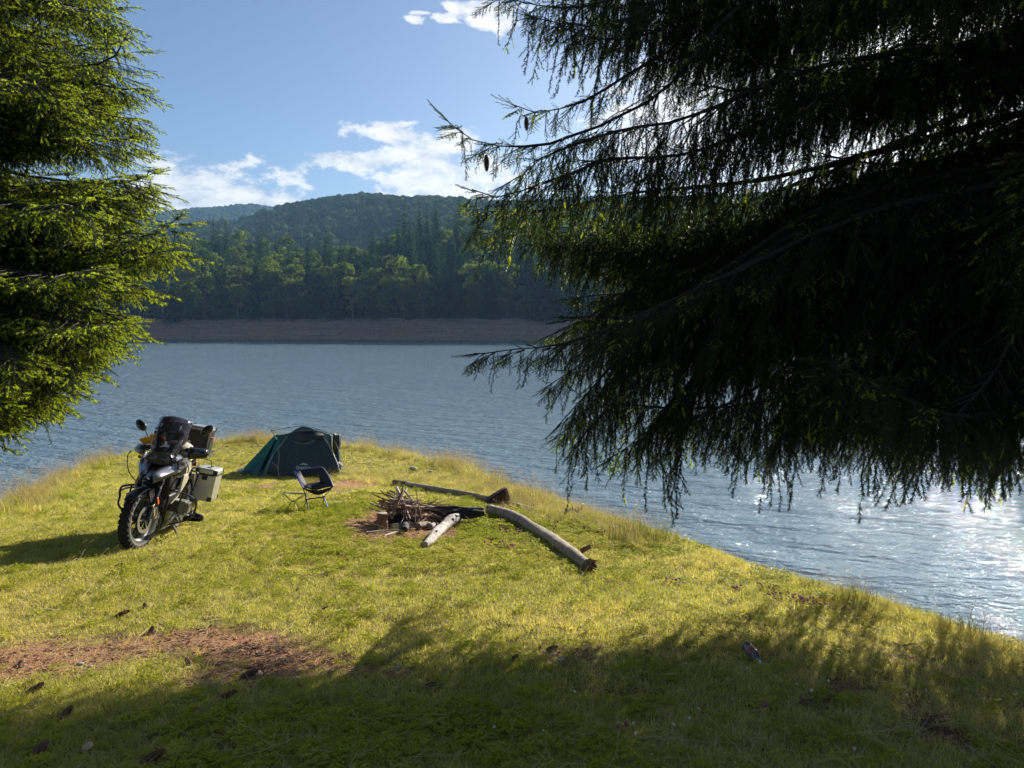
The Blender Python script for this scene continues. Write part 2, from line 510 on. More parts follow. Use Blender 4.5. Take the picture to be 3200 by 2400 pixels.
thatch = t.mix(t.ramp(nm, [(0.4, 0), (0.65, 1)]), thatch, t.mix(nf, (0.06, 0.045, 0.02), (0.17, 0.13, 0.055)))
earth = t.mix(t.ramp(nf, [(0.3, 0), (0.7, 1)]), (0.22, 0.095, 0.052), (0.42, 0.215, 0.125))
earth = t.mix(t.ramp(t.noise(pos, 60, 3, 0.6), [(0.58, 0), (0.7, 1)]), earth, (0.30, 0.20, 0.11))
sm = t.math('ADD', sa, t.math('MULTIPLY', t.math('SUBTRACT', nm, 0.5), 0.5), clamp=True)
col = t.mix(t.ramp(sm, [(0.18, 0), (0.72, 1)]), thatch, earth)
col = t.mix(ba, col, t.mix(nf, (0.12, 0.10, 0.04), (0.22, 0.17, 0.09)))
t.l.new(col, P.inputs['Base Color']); P.inputs['Roughness'].default_value = 0.95; P.inputs['Specular IOR Level'].default_value = 0.15
t.l.new(t.bump(t.math('ADD', nf, t.math('MULTIPLY', t.noise(pos, 90, 3, 0.7), 0.4)), 1.0, 0.03), P.inputs['Normal'])
me.materials.append(m)
ground = bpy.data.objects.new('ground', me); C.objects.link(ground)
tag(ground, 'grassy headland sloping down to the lake, with patches of bare red brown soil', kind='structure')

# ---------------------------------------------------------------- the lake
def water_mat():
    m = bpy.data.materials.new('lake_water'); m.use_nodes = True
    t = NT(m.node_tree); t.n.clear()
    P = t.new('ShaderNodeBsdfPrincipled'); o = t.new('ShaderNodeOutputMaterial'); t.l.new(P.outputs[0], o.inputs[0])
    pos = t.new('ShaderNodeNewGeometry').outputs['Position']
    a = R(-24)   # waves run obliquely towards the headland
    x, y, z = t.sep(pos)
    ux = t.math('ADD', t.math('MULTIPLY', x, math.cos(a)), t.math('MULTIPLY', y, math.sin(a)))
    uy = t.math('ADD', t.math('MULTIPLY', x, -math.sin(a)), t.math('MULTIPLY', y, math.cos(a)))
    v1 = t.comb(t.math('MULTIPLY', ux, 0.32), uy, 0.0)
    v2 = t.comb(t.math('MULTIPLY', x, 0.55), y, 0.0)
    n1 = t.noise(v1, 0.55, 3, 0.55, 0.3); n2 = t.noise(v2, 1.7, 4, 0.6, 0.5); n3 = t.noise(v2, 6.0, 3, 0.6, 0.4)
    gust = t.noise(pos, 0.03, 4, 0.6)
    hgt = t.math('ADD', t.math('MULTIPLY', n1, 0.85), t.math('ADD', t.math('MULTIPLY', n2, 0.46), t.math('MULTIPLY', n3, 0.095)))
    hgt = t.math('MULTIPLY', hgt, t.math('MULTIPLY_ADD', gust, 1.0, 0.5))
    lee = t.new('ShaderNodeMapRange'); t.l.new(y, lee.inputs[0]); lee.inputs[1].default_value = 225; lee.inputs[2].default_value = 315; lee.inputs[3].default_value = 1.0; lee.inputs[4].default_value = 0.12
    hgt = t.math('MULTIPLY', hgt, lee.outputs[0])
    t.l.new(t.bump(hgt, 1.0, 0.85), P.inputs['Normal'])
    body = t.mix(t.ramp(gust, [(0.35, 0), (0.65, 1)]), (0.150, 0.230, 0.290), (0.185, 0.270, 0.335))
    t.l.new(body, P.inputs['Base Color'])
    P.inputs['Roughness'].default_value = 0.04; P.inputs['IOR'].default_value = 1.34
    return m
mb = MB(); mb.add([(-2600, -400, 0), (2600, -400, 0), (2600, 2600, 0), (-2600, 2600, 0)], [(0, 1, 2, 3)])
lake = mb.build('water', water_mat(), smooth=False); tag(lake, 'rippled blue green lake glittering in the sun at the right', kind='structure')

# ---------------------------------------------------------------- the far shore and hills
def interp_px(tab, t):
    a = np.array(tab, float)
    return np.interp(t, (a[:, 0] - 1600) / F, a[:, 1])
RIM = [(-3000, 700), (-1200, 700), (0, 700), (300, 715), (450, 725), (700, 735), (900, 745), (1100, 760), (1230, 690), (1330, 640), (1550, 615), (1750, 620), (2000, 640), (2600, 690), (3200, 680), (6000, 680)]
MID = [(-3000, 690), (-600, 690), (200, 700), (500, 712), (750, 682), (900, 648), (1000, 628), (1100, 615), (1180, 612), (1300, 610), (1400, 612), (1480, 618), (1600, 628), (2000, 620), (2600, 600), (3200, 580), (6000, 600)]
FAR = [(-3000, 640), (-500, 640), (200, 660), (450, 652), (560, 648), (680, 638), (760, 637), (850, 646), (950, 664), (1100, 660), (1500, 655), (2200, 630), (3200, 620), (6000, 620)]
SHORE = [(-3000, 1060), (-800, 1062), (300, 1064), (1000, 1067), (1800, 1072), (2600, 1078), (3400, 1085), (6000, 1100)]
TREE_H = 24
def far_z(t, Y):
    t = np.asarray(t, float); Y = np.asarray(Y, float)
    Ys = CAM_Z * F / (interp_px(SHORE, t) - 1000.0)
    s = Y - Ys
    rim = CAM_Z + (1000 - interp_px(RIM, t)) / F * 445 - TREE_H * 0.95
    mid = CAM_Z + (1000 - interp_px(MID, t)) / F * 1100 - 15
    farr = CAM_Z + (1000 - interp_px(FAR, t)) / F * 2000 - 15
    x = t * Y
    wob = (fbm(x / 38.0 + 50, Y * 0 + 3.3, 4, 2) - 0.47)
    bank = np.clip((s + wob * 16) / 15.0, -1, 1)
    zb = np.where(bank > 0, 8.0 * bank ** 0.8, bank * 6) + (fbm(x / 6.0, s / 3.0, 3, 4) - 0.47) * 2.6 * (bank > 0)
    k1 = np.clip((s - 15) / (430 - 335.0), 0, None)
    Y1 = Ys + 15
    up1 = np.clip((Y - Y1) / (445 - Y1), 0, 1)
    z = zb + (rim - 8.0) * (up1 ** 1.05)
    up2 = np.clip((Y - 500) / (1100 - 500), 0, 1)
    sag = -12 * np.sin(np.clip((Y - 445) / 150, 0, 1) * math.pi)
    z = z + sag + (mid - rim) * (3 * up2 ** 2 - 2 * up2 ** 3)
    dn = np.clip((Y - 1150) / 250, 0, 1); up3 = np.clip((Y - 1300) / 700, 0, 1)
    z = z - 45 * np.sin(dn * math.pi / 2) * (1 - up3) + (farr - mid) * (3 * up3 ** 2 - 2 * up3 ** 3)
    z = z - np.clip((Y - 2050) / 400, 0, 1) * 80
    und = (fbm(x / 130.0, Y / 130.0, 4, 31) - 0.47) * np.clip((Y - 500) / 300, 0, 1) * 26
    return z + und
ts = np.concatenate([np.linspace(-2.6, -0.85, 40), np.linspace(-0.84, 0.86, 420), np.linspace(0.88, 2.6, 40)])
Ysl = np.concatenate([np.linspace(225, 400, 110), np.linspace(404, 620, 44), np.linspace(630, 2450, 110)])
T_, Y_ = np.meshgrid(ts, Ysl)
Z_ = far_z(T_, Y_)
vv = np.stack([T_ * Y_, Y_, Z_], -1).reshape(-1, 3); Hh, Ww = T_.shape
ii = (np.arange(Hh - 1)[:, None] * Ww + np.arange(Ww - 1)[None]).ravel()
ff = np.stack([ii, ii + 1, ii + Ww + 1, ii + Ww], 1)
me = bpy.data.meshes.new('hills')
me.vertices.add(len(vv)); me.vertices.foreach_set('co', vv.ravel())
me.loops.add(ff.size); me.loops.foreach_set('vertex_index', ff.ravel().astype(np.int32))
me.polygons.add(len(ff)); me.polygons.foreach_set('loop_start', np.arange(0, ff.size, 4, dtype=np.int32))
me.update(calc_edges=True); me.validate(); me.shade_smooth()
m = bpy.data.materials.new('shore_earth'); m.use_nodes = True
t = NT(m.node_tree); t.n.clear()
P = t.new('ShaderNodeBsdfPrincipled'); o_ = t.new('ShaderNodeOutputMaterial'); t.l.new(P.outputs[0], o_.inputs[0])
pos = t.new('ShaderNodeNewGeometry').outputs['Position']; x, y, z = t.sep(pos)
strata = t.noise(t.comb(t.math('MULTIPLY', x, 0.02), t.math('MULTIPLY', y, 0.02), t.math('MULTIPLY', z, 1.6)), 1.6, 5, 0.7, 0.2)
big = t.noise(pos, 0.05, 4, 0.6); fine = t.noise(pos, 0.8, 5, 0.7)
clay = t.mix(t.ramp(strata, [(0.35, 0), (0.65, 1)]), (0.20, 0.135, 0.10), (0.44, 0.32, 0.25))
clay = t.mix(t.ramp(big, [(0.45, 0), (0.62, 1)]), clay, t.mix(fine, (0.30, 0.16, 0.09), (0.45, 0.27, 0.17)))
clay = t.mix(t.ramp(fine, [(0.3, 0.6), (0.5, 0)]), clay, (0.12, 0.09, 0.06))
flo = t.mix(fine, (0.012, 0.022, 0.008), (0.03, 0.045, 0.012))
clay = t.mix(t.ramp(z, [(0.4, 1.0), (1.2, 0.0)]), clay, (0.13, 0.13, 0.085))
t.l.new(t.mix(t.math('GREATER_THAN', t.math('ADD', z, t.math('MULTIPLY', t.math('SUBTRACT', big, 0.5), 8)), 9.0), clay, flo), P.inputs['Base Color'])
P.inputs['Roughness'].default_value = 0.95
t.l.new(t.bump(t.math('ADD', t.math('ADD', strata, fine), t.math('MULTIPLY', t.noise(t.comb(t.math('MULTIPLY', x, 0.30), t.math('MULTIPLY', y, 0.30), t.math('MULTIPLY', z, 0.05)), 1.0, 4, 0.6), 2.0)), 1.0, 2.0), P.inputs['Normal'])
me.materials.append(m)
hills = bpy.data.objects.new('hills', me); C.objects.link(hills)
tag(hills, 'far lake shore with a bare eroded clay bank below wooded hills', kind='structure')

# ---------------------------------------------------------------- trees of the far forest
def leaf_mat(name, lo, hi, tl, big=0.02):
    m = bpy.data.materials.new(name); m.use_nodes = True
    t = NT(m.node_tree); t.n.clear()
    oi = t.new('ShaderNodeObjectInfo').outputs['Random']; pos = t.new('ShaderNodeNewGeometry').outputs['Position']
    n = t.noise(pos, big, 3, 0.6); n2 = t.noise(pos, 0.6, 3, 0.6)
    f = t.math('ADD', t.math('MULTIPLY', oi, 0.5), t.math('MULTIPLY', t.math('ADD', n, n2), 0.35), clamp=True)
    c = t.mix(f, lo, hi)
    d = t.new('ShaderNodeBsdfDiffuse'); t.l.new(c, d.inputs[0])
    tr = t.new('ShaderNodeBsdfTranslucent'); t.l.new(t.mix(1.0, c, tl, 'MULTIPLY'), tr.inputs[0])
    mx = t.new('ShaderNodeMixShader'); mx.inputs[0].default_value = 0.45
    t.l.new(d.outputs[0], mx.inputs[1]); t.l.new(tr.outputs[0], mx.inputs[2])
    o = t.new('ShaderNodeOutputMaterial'); t.l.new(mx.outputs[0], o.inputs[0])
    return m
M_BROAD = leaf_mat('broad_leaves', (0.012, 0.030, 0.010), (0.115, 0.14, 0.027), (2.0, 2.2, 1.2))
M_FIR = leaf_mat('fir_needles', (0.008, 0.020, 0.011), (0.028, 0.048, 0.016), (1.5, 1.7, 1.2))
M_BARK = mat('far_bark', (0.10, 0.08, 0.06), 0.9, var=0.3)

def leaf_faces(mb, c, nrm, size, rs, mi=0):
    a = rs.normal(size=3); a -= nrm * a.dot(nrm); a /= np.linalg.norm(a) + 1e-9; b = np.cross(nrm, a)
    k = size * rs.uniform(0.6, 1.3); q = size * rs.uniform(0.5, 1.0)
    o = len(mb.v)
    for s1, s2 in ((-1, -.7), (.9, -1), (1, .8), (-.8, 1)):
        mb.v.append(tuple(c + a * k * s1 + b * q * s2 + nrm * rs.uniform(-.15, .15) * size))
    mb.f.append((o, o + 1, o + 2, o + 3)); mb.mi.append(mi)
def broadleaf(seed, h=22, w=5.2, nleaf=1900, ls=0.44):
    rs = np.random.default_rng(seed); mb = MB()
    lobes = []
    for i in range(26):
        z = rs.uniform(0.22, 0.93); rr = w * math.sqrt(max(0.05, 1 - ((z - 0.55) / 0.45) ** 2)) * rs.uniform(0.45, 0.85)
        th = rs.uniform(0, 6.28)
        lobes.append((np.array([math.cos(th) * rr, math.sin(th) * rr, z * h]), rs.uniform(0.24, 0.42) * w))
    lobes.append((np.array([0, 0, 0.9 * h]), 0.36 * w))
    for k in range(nleaf):
        c, r = lobes[rs.integers(len(lobes))]
        d = rs.normal(size=3); d[2] = abs(d[2]) * 0.9 - 0.25; d /= np.linalg.norm(d)
        leaf_faces(mb, c + d * r * rs.uniform(0.75, 1.05), (d + rs.normal(size=3) * 0.45) / 1.2, ls, rs)
    return mb
def conifer(seed, h=24, w=4.2, ntier=30, ls=0.72):
    rs = np.random.default_rng(seed); mb = MB()
    for i in range(ntier):
        f = (i + rs.uniform(0, .5)) / ntier; z = h * (0.10 + 0.88 * f); r = w * (1 - f) ** 0.8 * rs.uniform(0.8, 1.15) + 0.15
        nb = max(4, int(11 * (1 - f) + 4)); ph = rs.uniform(0, 6.28)
        for k in range(nb):
            th = ph + 6.283 * k / nb + rs.uniform(-.25, .25); rl = r * rs.uniform(0.7, 1.2)
            dx, dy = math.cos(th), math.sin(th); n = max(2, int(rl / 0.5))
            for j in range(n):
                q = (j + 1) / n
                c = np.array([dx * rl * q, dy * rl * q, z - 0.55 * rl * q ** 1.2 + 0.1 * q])
                leaf_faces(mb, c, np.array([dx * 0.45, dy * 0.45, 0.75]) + rs.normal(size=3) * 0.2, ls * (1.05 - 0.4 * q) * rs.uniform(.7, 1.1) * (0.5 + 0.5 * (1 - f)), rs)
    return mb
BM = []; 
for i in range(4): BM.append((broadleaf(100 + i, h=21 + i, w=6.2 + 0.5 * (i % 3)), 'b'))
for i in range(3): BM.append((conifer(200 + i, h=24 + 2 * i, w=3.7 + 0.5 * i), 'c'))
def dome(seed, w=5.6, h=8.5):
    rs = np.random.default_rng(seed); mb = MB(); n, m = 9, 16
    lob = [(rs.uniform(0, 6.28), rs.uniform(0.2, 1.2), rs.uniform(0.25, 0.6)) for _ in range(9)]
    rings = []
    for i in range(1, n + 1):
        ph = math.pi * 0.62 * i / n; ring = []
        for k in range(m):
            th = 6.2832 * k / m
            q = 0.80
            for (a, p, s_) in lob:
                dd = math.acos(max(-1, min(1, math.sin(ph) * math.sin(p) * math.cos(th - a) + math.cos(ph) * math.cos(p))))
                q = max(q, 0.80 + 0.34 * math.sqrt(max(0, 1 - (dd / s_) ** 2)))
            q *= rs.uniform(0.95, 1.05)
            ring.append((w * q * math.sin(ph) * math.cos(th), w * q * math.sin(ph) * math.sin(th), 9 + h * q * math.cos(ph)))
        rings.append(ring)
    mb.loft(rings)
    for q in range(170):
        th = rs.uniform(0, 6.28); ph = rs.uniform(0, 1.7)
        nn = np.array([math.sin(ph) * math.cos(th), math.sin(ph) * math.sin(th), math.cos(ph)])
        leaf_faces(mb, nn * np.array([w, w, h]) * rs.uniform(0.85, 1.12) + np.array([0, 0, 9]), nn + rs.normal(size=3) * 0.5, 0.5, rs)
    return mb
DOMES = [dome(300 + i, 5.2 + 0.5 * i) for i in range(3)]
tree_meshes = []
for i, (mb_, kd) in enumerate(BM):
    me = bpy.data.meshes.new('crown'); me.from_pydata(mb_.v, [], mb_.f); me.materials.append(M_BROAD if kd == 'b' else M_FIR)
    tr = MB(); tr.tube([(0, 0, -1.5), (0.1, 0, 6), (0, 0.1, 12), (0, 0, 19)], [0.34, 0.26, 0.18, 0.07], 6)
    for q in range(5):
        th = q * 1.7; zz = 7 + q * 2
        tr.tube([(0, 0, zz), (math.cos(th) * 1.4, math.sin(th) * 1.4, zz + 1.3), (math.cos(th) * 2.6, math.sin(th) * 2.6, zz + 2.2)], [0.12, 0.08, 0.03], 4)
    tm = bpy.data.meshes.new('trunk'); tm.from_pydata(tr.v, [], tr.f); tm.materials.append(M_BARK)
    tree_meshes.append((me, tm, kd))

BANDS = [(250, 'beside the left spruce'), (620, 'above the motorcycle'), (800, 'left of the tent top'), (950, 'above the tent'), (1100, 'right of the tent top'),
         (1250, 'above the fire pit'), (1400, 'above the white driftwood'), (1560, 'by the right spruce tips'), (1700, 'behind the right spruce tips'), (9999, 'behind the right spruce')]
ORD = ['leftmost', 'second from left', 'third from left', 'fourth from left', 'fifth from left', 'sixth from left', 'seventh from left', 'eighth from left', 'ninth from left', 'tenth from left',
       'eleventh from left', 'twelfth from left', 'thirteenth from left', 'fourteenth from left', 'fifteenth from left', 'sixteenth from left']
TIER = [('shoreline', 'shoreline row across the lake'), ('mid slope', 'middle of the first wooded slope'), ('ridge crest', 'crest of the first wooded slope')]
forest_named = []
def near_forest():
    rs = np.random.default_rng(77)
    cand = []
    rows = [(18, 6.5), (27, 8), (38, 8.5), (50, 9), (63, 9), (77, 8.5), (91, 8), (104, 7.5), (116, 7), (128, 7)]
    for ri, (s, sp) in enumerate(rows):
        tt = -0.83 + rs.uniform(0, .01)
        while tt < 0.86:
            Ys = CAM_Z * F / (float(interp_px(SHORE, tt)) - 1000)
            Y = Ys + s + rs.uniform(-2.5, 2.5)
            px = 1600 + F * tt
            tier = 0 if ri < 2 else (1 if ri < 7 else 2)
            pc = 0.36 if ri < 3 else 0.5
            if px > 1230: pc += 0.32
            if 1500 < px < 1800 and ri < 5: pc += 0.1
            kd = 'c' if rs.uniform() < pc else 'b'
            vis = 380 < px < 1820
            cand.append((vis, tier, kd, tt, Y, rs.uniform(0.72, 1.12) * (1.2 if kd == 'c' else 0.97) * (0.8 if ri == 0 else 1), rs.uniform(0, 6.28), ri))
            tt += sp / Y * rs.uniform(0.8, 1.3)
    return cand
cand = near_forest()
order = sorted(range(len(cand)), key=lambda i: (not cand[i][0], cand[i][7] in (2, 3, 4), cand[i][7]))
chosen = set([i for i in order if cand[i][0]][:290])
bulk = []
for i, (vis, tier, kd, tt, Y, sc, rz, ri) in enumerate(cand):
    x = tt * Y; z = float(far_z(np.array([tt]), np.array([Y]))[0])
    pool = [k for k in range(len(tree_meshes)) if tree_meshes[k][2] == kd]
    k = pool[int(rng.integers(len(pool)))]
    if i in chosen:
        e = empty('broadleaf_tree' if kd == 'b' else 'conifer_tree', (x, Y, z - 0.3), (0, 0, rz)); e.scale = (sc, sc, sc)
        forest_named.append((e, kd, tier, 1600 + F * tt))
        for nm, me in (('crown', tree_meshes[k][0]), ('trunk', tree_meshes[k][1])):
            o = bpy.data.objects.new(nm, me); C.objects.link(o); o.parent = e
    else:
        bulk.append((x, Y, z - 0.3, rz, sc, k))
cells = {}
for e, kd, tier, px in forest_named:
    lo = 0
    for bi, (lim, nm) in enumerate(BANDS):
        if px < lim: break
    cells.setdefault((kd, tier, bi), []).append((px, e))
for (kd, tier, bi), lst in cells.items():
    lst.sort(key=lambda a: a[0]); word = 'broadleaf tree' if kd == 'b' else 'conifer'
    for q, (px, e) in enumerate(lst):
        n_ = ORD[min(q, len(ORD) - 1)] if len(lst) > 1 else 'single'
        tag(e, '%s %s across the lake, %s %s' % (TIER[tier][0], word, n_, BANDS[bi][1]), 'tree', '%ss on the %s' % (word, TIER[tier][1]))
b = np.array(bulk)
# scattered trees of the hills behind
def hill_pts(n, y0, y1, t0, t1, seed):
    rs = np.random.default_rng(seed)
    Y = np.sqrt(rs.uniform(y0 ** 2, y1 ** 2, n)); tt = rs.uniform(t0, t1, n)
    return tt, Y
ht, hy = hill_pts(13000, 455, 1230, -0.78, 0.85, 5)
h2t, h2y = hill_pts(11000, 1500, 2080, -0.72, 0.8, 6)
ht = np.concatenate([ht, h2t]); hy = np.concatenate([hy, h2y])
hx = ht * hy; hz = far_z(ht, hy)
rs = np.random.default_rng(9)
cn = fbm(hx / 90, hy / 90, 3, 8)
con = rs.uniform(size=len(hx)) < np.clip((cn - 0.50) * 3.0, 0.03, 0.7)
hk = np.where(con, 4 + rs.integers(0, 3, len(hx)), 7 + rs.integers(0, 3, len(hx)))
hs = rs.uniform(0.55, 0.95, len(hx)) * np.where(con, 0.85, 1.05)
allp = np.concatenate([b[:, :3], np.stack([hx, hy, hz - 4.0], 1)])
allr = np.concatenate([np.stack([b[:, 3] * 0, b[:, 3] * 0, b[:, 3]], 1), np.stack([hs * 0, hs * 0, rs.uniform(0, 6.28, len(hs))], 1)])
alls = np.concatenate([np.repeat(b[:, 4:5], 3, 1), np.stack([hs * 1.12, hs * 1.12, hs * 0.9], 1)])
alli = np.concatenate([b[:, 5], hk]).astype(int)
protos = []
for mb_, kd in BM:
    q = MB(); q.v = mb_.v; q.f = mb_.f; q.mi = [0 if kd == 'b' else 1] * len(mb_.f); protos.append(q)
for mb_ in DOMES:
    q = MB(); q.v = mb_.v; q.f = mb_.f; q.mi = [0] * len(mb_.f); protos.append(q)
fo = scatter('forest', protos, allp, allr, alls, alli, [M_BROAD, M_FIR])
tag(fo, 'dense mixed forest covering the hills across the lake up to the hazy ridges', kind='stuff')

# rocks, stumps and drift lying on the drawn down bank
rs = np.random.default_rng(61)
RK = []
for i in range(3):
    random.seed(i); q = MB(); q.ball((0, 0, 0), (1, .8, .55), 6, rough=.18); RK.append(q)
q = MB(); q.tube([(-2.2, 0, 0), (0, .2, .1), (2.4, -.1, 0)], [.22, .17, .06], 5); q.tube([(.6, 0, .1), (1.3, .8, .5)], [.1, .03], 4); RK.append(q)
rt = rs.uniform(-.62, .62, 1500); rY = CAM_Z * F / (interp_px(SHORE, rt) - 1000.0) + rs.uniform(.2, 15, 1500) ** 1.0
rz_ = far_z(rt, rY); kk = rz_ > .05; rt, rY, rz_ = rt[kk], rY[kk], rz_[kk]
ro = scatter('bank_rocks', RK, np.stack([rt * rY, rY, rz_], 1), np.stack([rt * 0, rt * 0, rs.uniform(0, 6.28, len(rt))], 1), rs.uniform(.15, .75, len(rt)) ** 1.3, rs.choice(4, len(rt), p=[.3, .3, .3, .1]),
             [mat('bank_rock', (.20, .16, .13), .9, var=.4, scale=.6)])
tag(ro, 'scattered rocks, stumps and drift wood on the bare bank of the far shore', kind='stuff')

# ---------------------------------------------------------------- the air
mb = MB(); mb.box((0, 1050, 180), (5600, 3400, 368))
hz_ = mb.build('haze', None, smooth=False)
hz_.data.materials.clear()
m = bpy.data.materials.new('thin_air'); m.use_nodes = True; t = NT(m.node_tree); t.n.clear()
o_ = t.new('ShaderNodeOutputMaterial'); v = t.new('ShaderNodeVolumePrincipled')
v.inputs['Color'].default_value = (0.32, 0.60, 1.0, 1); v.inputs['Density'].default_value = 0.00013; v.inputs['Anisotropy'].default_value = 0.15
t.l.new(v.outputs[0], o_.inputs['Volume']); hz_.data.materials.append(m)
tag(hz_, 'thin blue haze in the air over the lake', kind='stuff')

# ---------------------------------------------------------------- grass
def grass_mat(name, c1, c2, dry, tl=1.5, transl=0.45, dryness=0.5, spec=0.18):
    m = bpy.data.materials.new(name); m.use_nodes = True
    t = NT(m.node_tree); t.n.clear()
    pos = t.new('ShaderNodeNewGeometry').outputs['Position']; rnd = t.new('ShaderNodeObjectInfo').outputs['Random']
    a = t.noise(pos, 0.55, 4, 0.6); b_ = t.noise(pos, 2.6, 3, 0.6); c_ = t.noise(pos, 45, 2, 0.5)
    g = t.mix(t.math('ADD', t.math('MULTIPLY', b_, 0.7), t.math('MULTIPLY', rnd, 0.35), clamp=True), c1, c2)
    f = t.math('ADD', t.math('MULTIPLY', a, 0.9), t.math('ADD', t.math('MULTIPLY', c_, 0.55), t.math('MULTIPLY', rnd, 0.30)))
    col = t.mix(t.ramp(f, [(dryness + 0.30, 0), (dryness + 0.62, 1)]), g, dry)
    p = t.new('ShaderNodeBsdfPrincipled'); t.l.new(col, p.inputs['Base Color']); p.inputs['Roughness'].default_value = 0.55
    p.inputs['Specular IOR Level'].default_value = spec
    tr = t.new('ShaderNodeBsdfTranslucent'); t.l.new(t.mix(1.0, col, (tl, tl * 1.02, tl * 0.5), 'MULTIPLY'), tr.inputs[0])
    mx = t.new('ShaderNodeMixShader'); mx.inputs[0].default_value = transl
    t.l.new(p.outputs[0], mx.inputs[1]); t.l.new(tr.outputs[0], mx.inputs[2])
    o = t.new('ShaderNodeOutputMaterial'); t.l.new(mx.outputs[0], o.inputs[0])
    return m
GR_A = grass_mat('meadow_grass', (0.19, 0.225, 0.022), (0.37, 0.35, 0.05), (0.54, 0.46, 0.17), dryness=0.37, tl=1.8)
GR_B = grass_mat('clover_leaf', (0.21, 0.25, 0.016), (0.38, 0.39, 0.035), (0.44, 0.40, 0.08), dryness=0.65, spec=0.05)
GR_D = grass_mat('dry_stalk', (0.34, 0.28, 0.12), (0.42, 0.34, 0.16), (0.48, 0.40, 0.24), transl=0.3, tl=1.2)
GR_S = grass_mat('seed_heads', (0.30, 0.19, 0.12), (0.40, 0.26, 0.17), (0.42, 0.32, 0.2), transl=0.35, tl=1.3)
GR_R = grass_mat('rush_green', (0.06, 0.09, 0.015), (0.10, 0.13, 0.02), (0.16, 0.12, 0.05), transl=0.3)

def blade(mb, x, y, h, w_, lean, th, rs, mi=0, z0=-0.012, seg=2, curl=1.6):
    px, py = -math.sin(th) * w_ / 2, math.cos(th) * w_ / 2
    dx, dy = math.cos(th), math.sin(th); o = len(mb.v)
    for i in range(seg + 1):
        q = i / seg; l = lean * h * q ** curl; z = z0 + h * q * math.sqrt(max(0.05, 1 - (lean * 0.75 * q) ** 2)); k = 1 - q * 0.85
        if i < seg:
            mb.v.append((x + dx * l - px * k, y + dy * l - py * k, z)); mb.v.append((x + dx * l + px * k, y + dy * l + py * k, z))
        else: mb.v.append((x + dx * l, y + dy * l, z))
    for i in range(seg - 1): mb.f.append((o + 2 * i, o + 2 * i + 1, o + 2 * i + 3, o + 2 * i + 2)); mb.mi.append(mi)
    mb.f.append((o + 2 * seg - 2, o + 2 * seg - 1, o + 2 * seg)); mb.mi.append(mi)
def clump(seed, n, r, h, w_, lean=(0.3, 1.0), dry=0.12):
    rs = np.random.default_rng(seed); mb = MB()
    for _ in range(n):
        a = rs.uniform(0, 6.28); q = r * math.sqrt(rs.uniform())
        mi = 2 if rs.uniform() < dry else 0
        blade(mb, math.cos(a) * q, math.sin(a) * q, h * rs.uniform(0.5, 1.25), w_ * rs.uniform(0.7, 1.3), rs.uniform(*lean), rs.uniform(0, 6.28), rs, mi)
    return mb
def clover(seed, n, r):
    rs = np.random.default_rng(seed); mb = MB()
    for _ in range(n):
        a = rs.uniform(0, 6.28); q = r * math.sqrt(rs.uniform()); x, y = math.cos(a) * q, math.sin(a) * q
        z = rs.uniform(0.015, 0.05); s_ = rs.uniform(0.007, 0.013)
        for k in range(3):
            th = a + 2.09 * k; o = len(mb.v); tz = rs.uniform(-.3, .3) * s_
            for (u, v) in ((0, 0), (1.0, -.65), (1.7, 0), (1.0, .65)):
                mb.v.append((x + s_ * (u * math.cos(th) - v * math.sin(th)), y + s_ * (u * math.sin(th) + v * math.cos(th)), z + tz * u + 0.3 * s_ * u))
            mb.f.append((o, o + 1, o + 2, o + 3)); mb.mi.append(1)
    return mb
def stalks(seed, n, r, h, w_, head=True, lean=(0.15, 0.6), mi=2, mih=3):
    rs = np.random.default_rng(seed); mb = MB()
    for _ in range(n):
        a = rs.uniform(0, 6.28); q = r * math.sqrt(rs.uniform()); th = rs.uniform(0, 6.28); L = rs.uniform(*lean); hh = h * rs.uniform(0.6, 1.15)
        x, y = math.cos(a) * q, math.sin(a) * q
        blade(mb, x, y, hh, w_, L, th, rs, mi, seg=3)
        if head:
            l = L * hh; z = hh * math.sqrt(max(0.05, 1 - (L * .75) ** 2))
            cx, cy = x + math.cos(th) * l, y + math.sin(th) * l
            for k in range(5):
                s_ = hh * 0.075; c = np.array([cx, cy, z]) + rs.normal(size=3) * s_ * np.array([.35, .35, 1.0])
                leaf_faces(mb, c, rs.normal(size=3) / 1.7, s_ * 0.20, rs, mih)
    return mb
GP = [clump(1, 24, 0.055, 0.042, 0.0055), clump(2, 24, 0.06, 0.050, 0.005), clump(3, 22, 0.065, 0.038, 0.0055, (0.5, 1.25), 0.25), clump(4, 18, 0.055, 0.062, 0.0048, (0.4, 1.1), 0.2),
      clover(5, 22, 0.06), clover(6, 30, 0.07),
      clump(7, 16, 0.07, 0.07, 0.003, (0.9, 1.4), 0.8), stalks(8, 5, 0.05, 0.17, 0.0022, True, (0.3, 1.1))]
def sample_ground(n, y0, y1, p, seed, out=2.2, tmax=0.80):
    rs = np.random.default_rng(seed)
    # density in the place falls with distance as y**-p
    q = rs.uniform(size=n); e = 2 - p
    Y = (y0 ** e + q * (y1 ** e - y0 ** e)) ** (1 / e)
    t_ = rs.uniform(-tmax, tmax, n); X = t_ * Y + rs.uniform(-.6, .6, n)
    d = edge_dist(X, Y)
    k = d < out
    return X[k], Y[k], d[k], rs
X, Y, D, rs = sample_ground(175000, 1.9, 31, 1.55, 31)
sl = soil(X, Y)
keep = rs.uniform(size=len(X)) > np.clip((sl - 0.10) * 1.0, 0, 0.85)
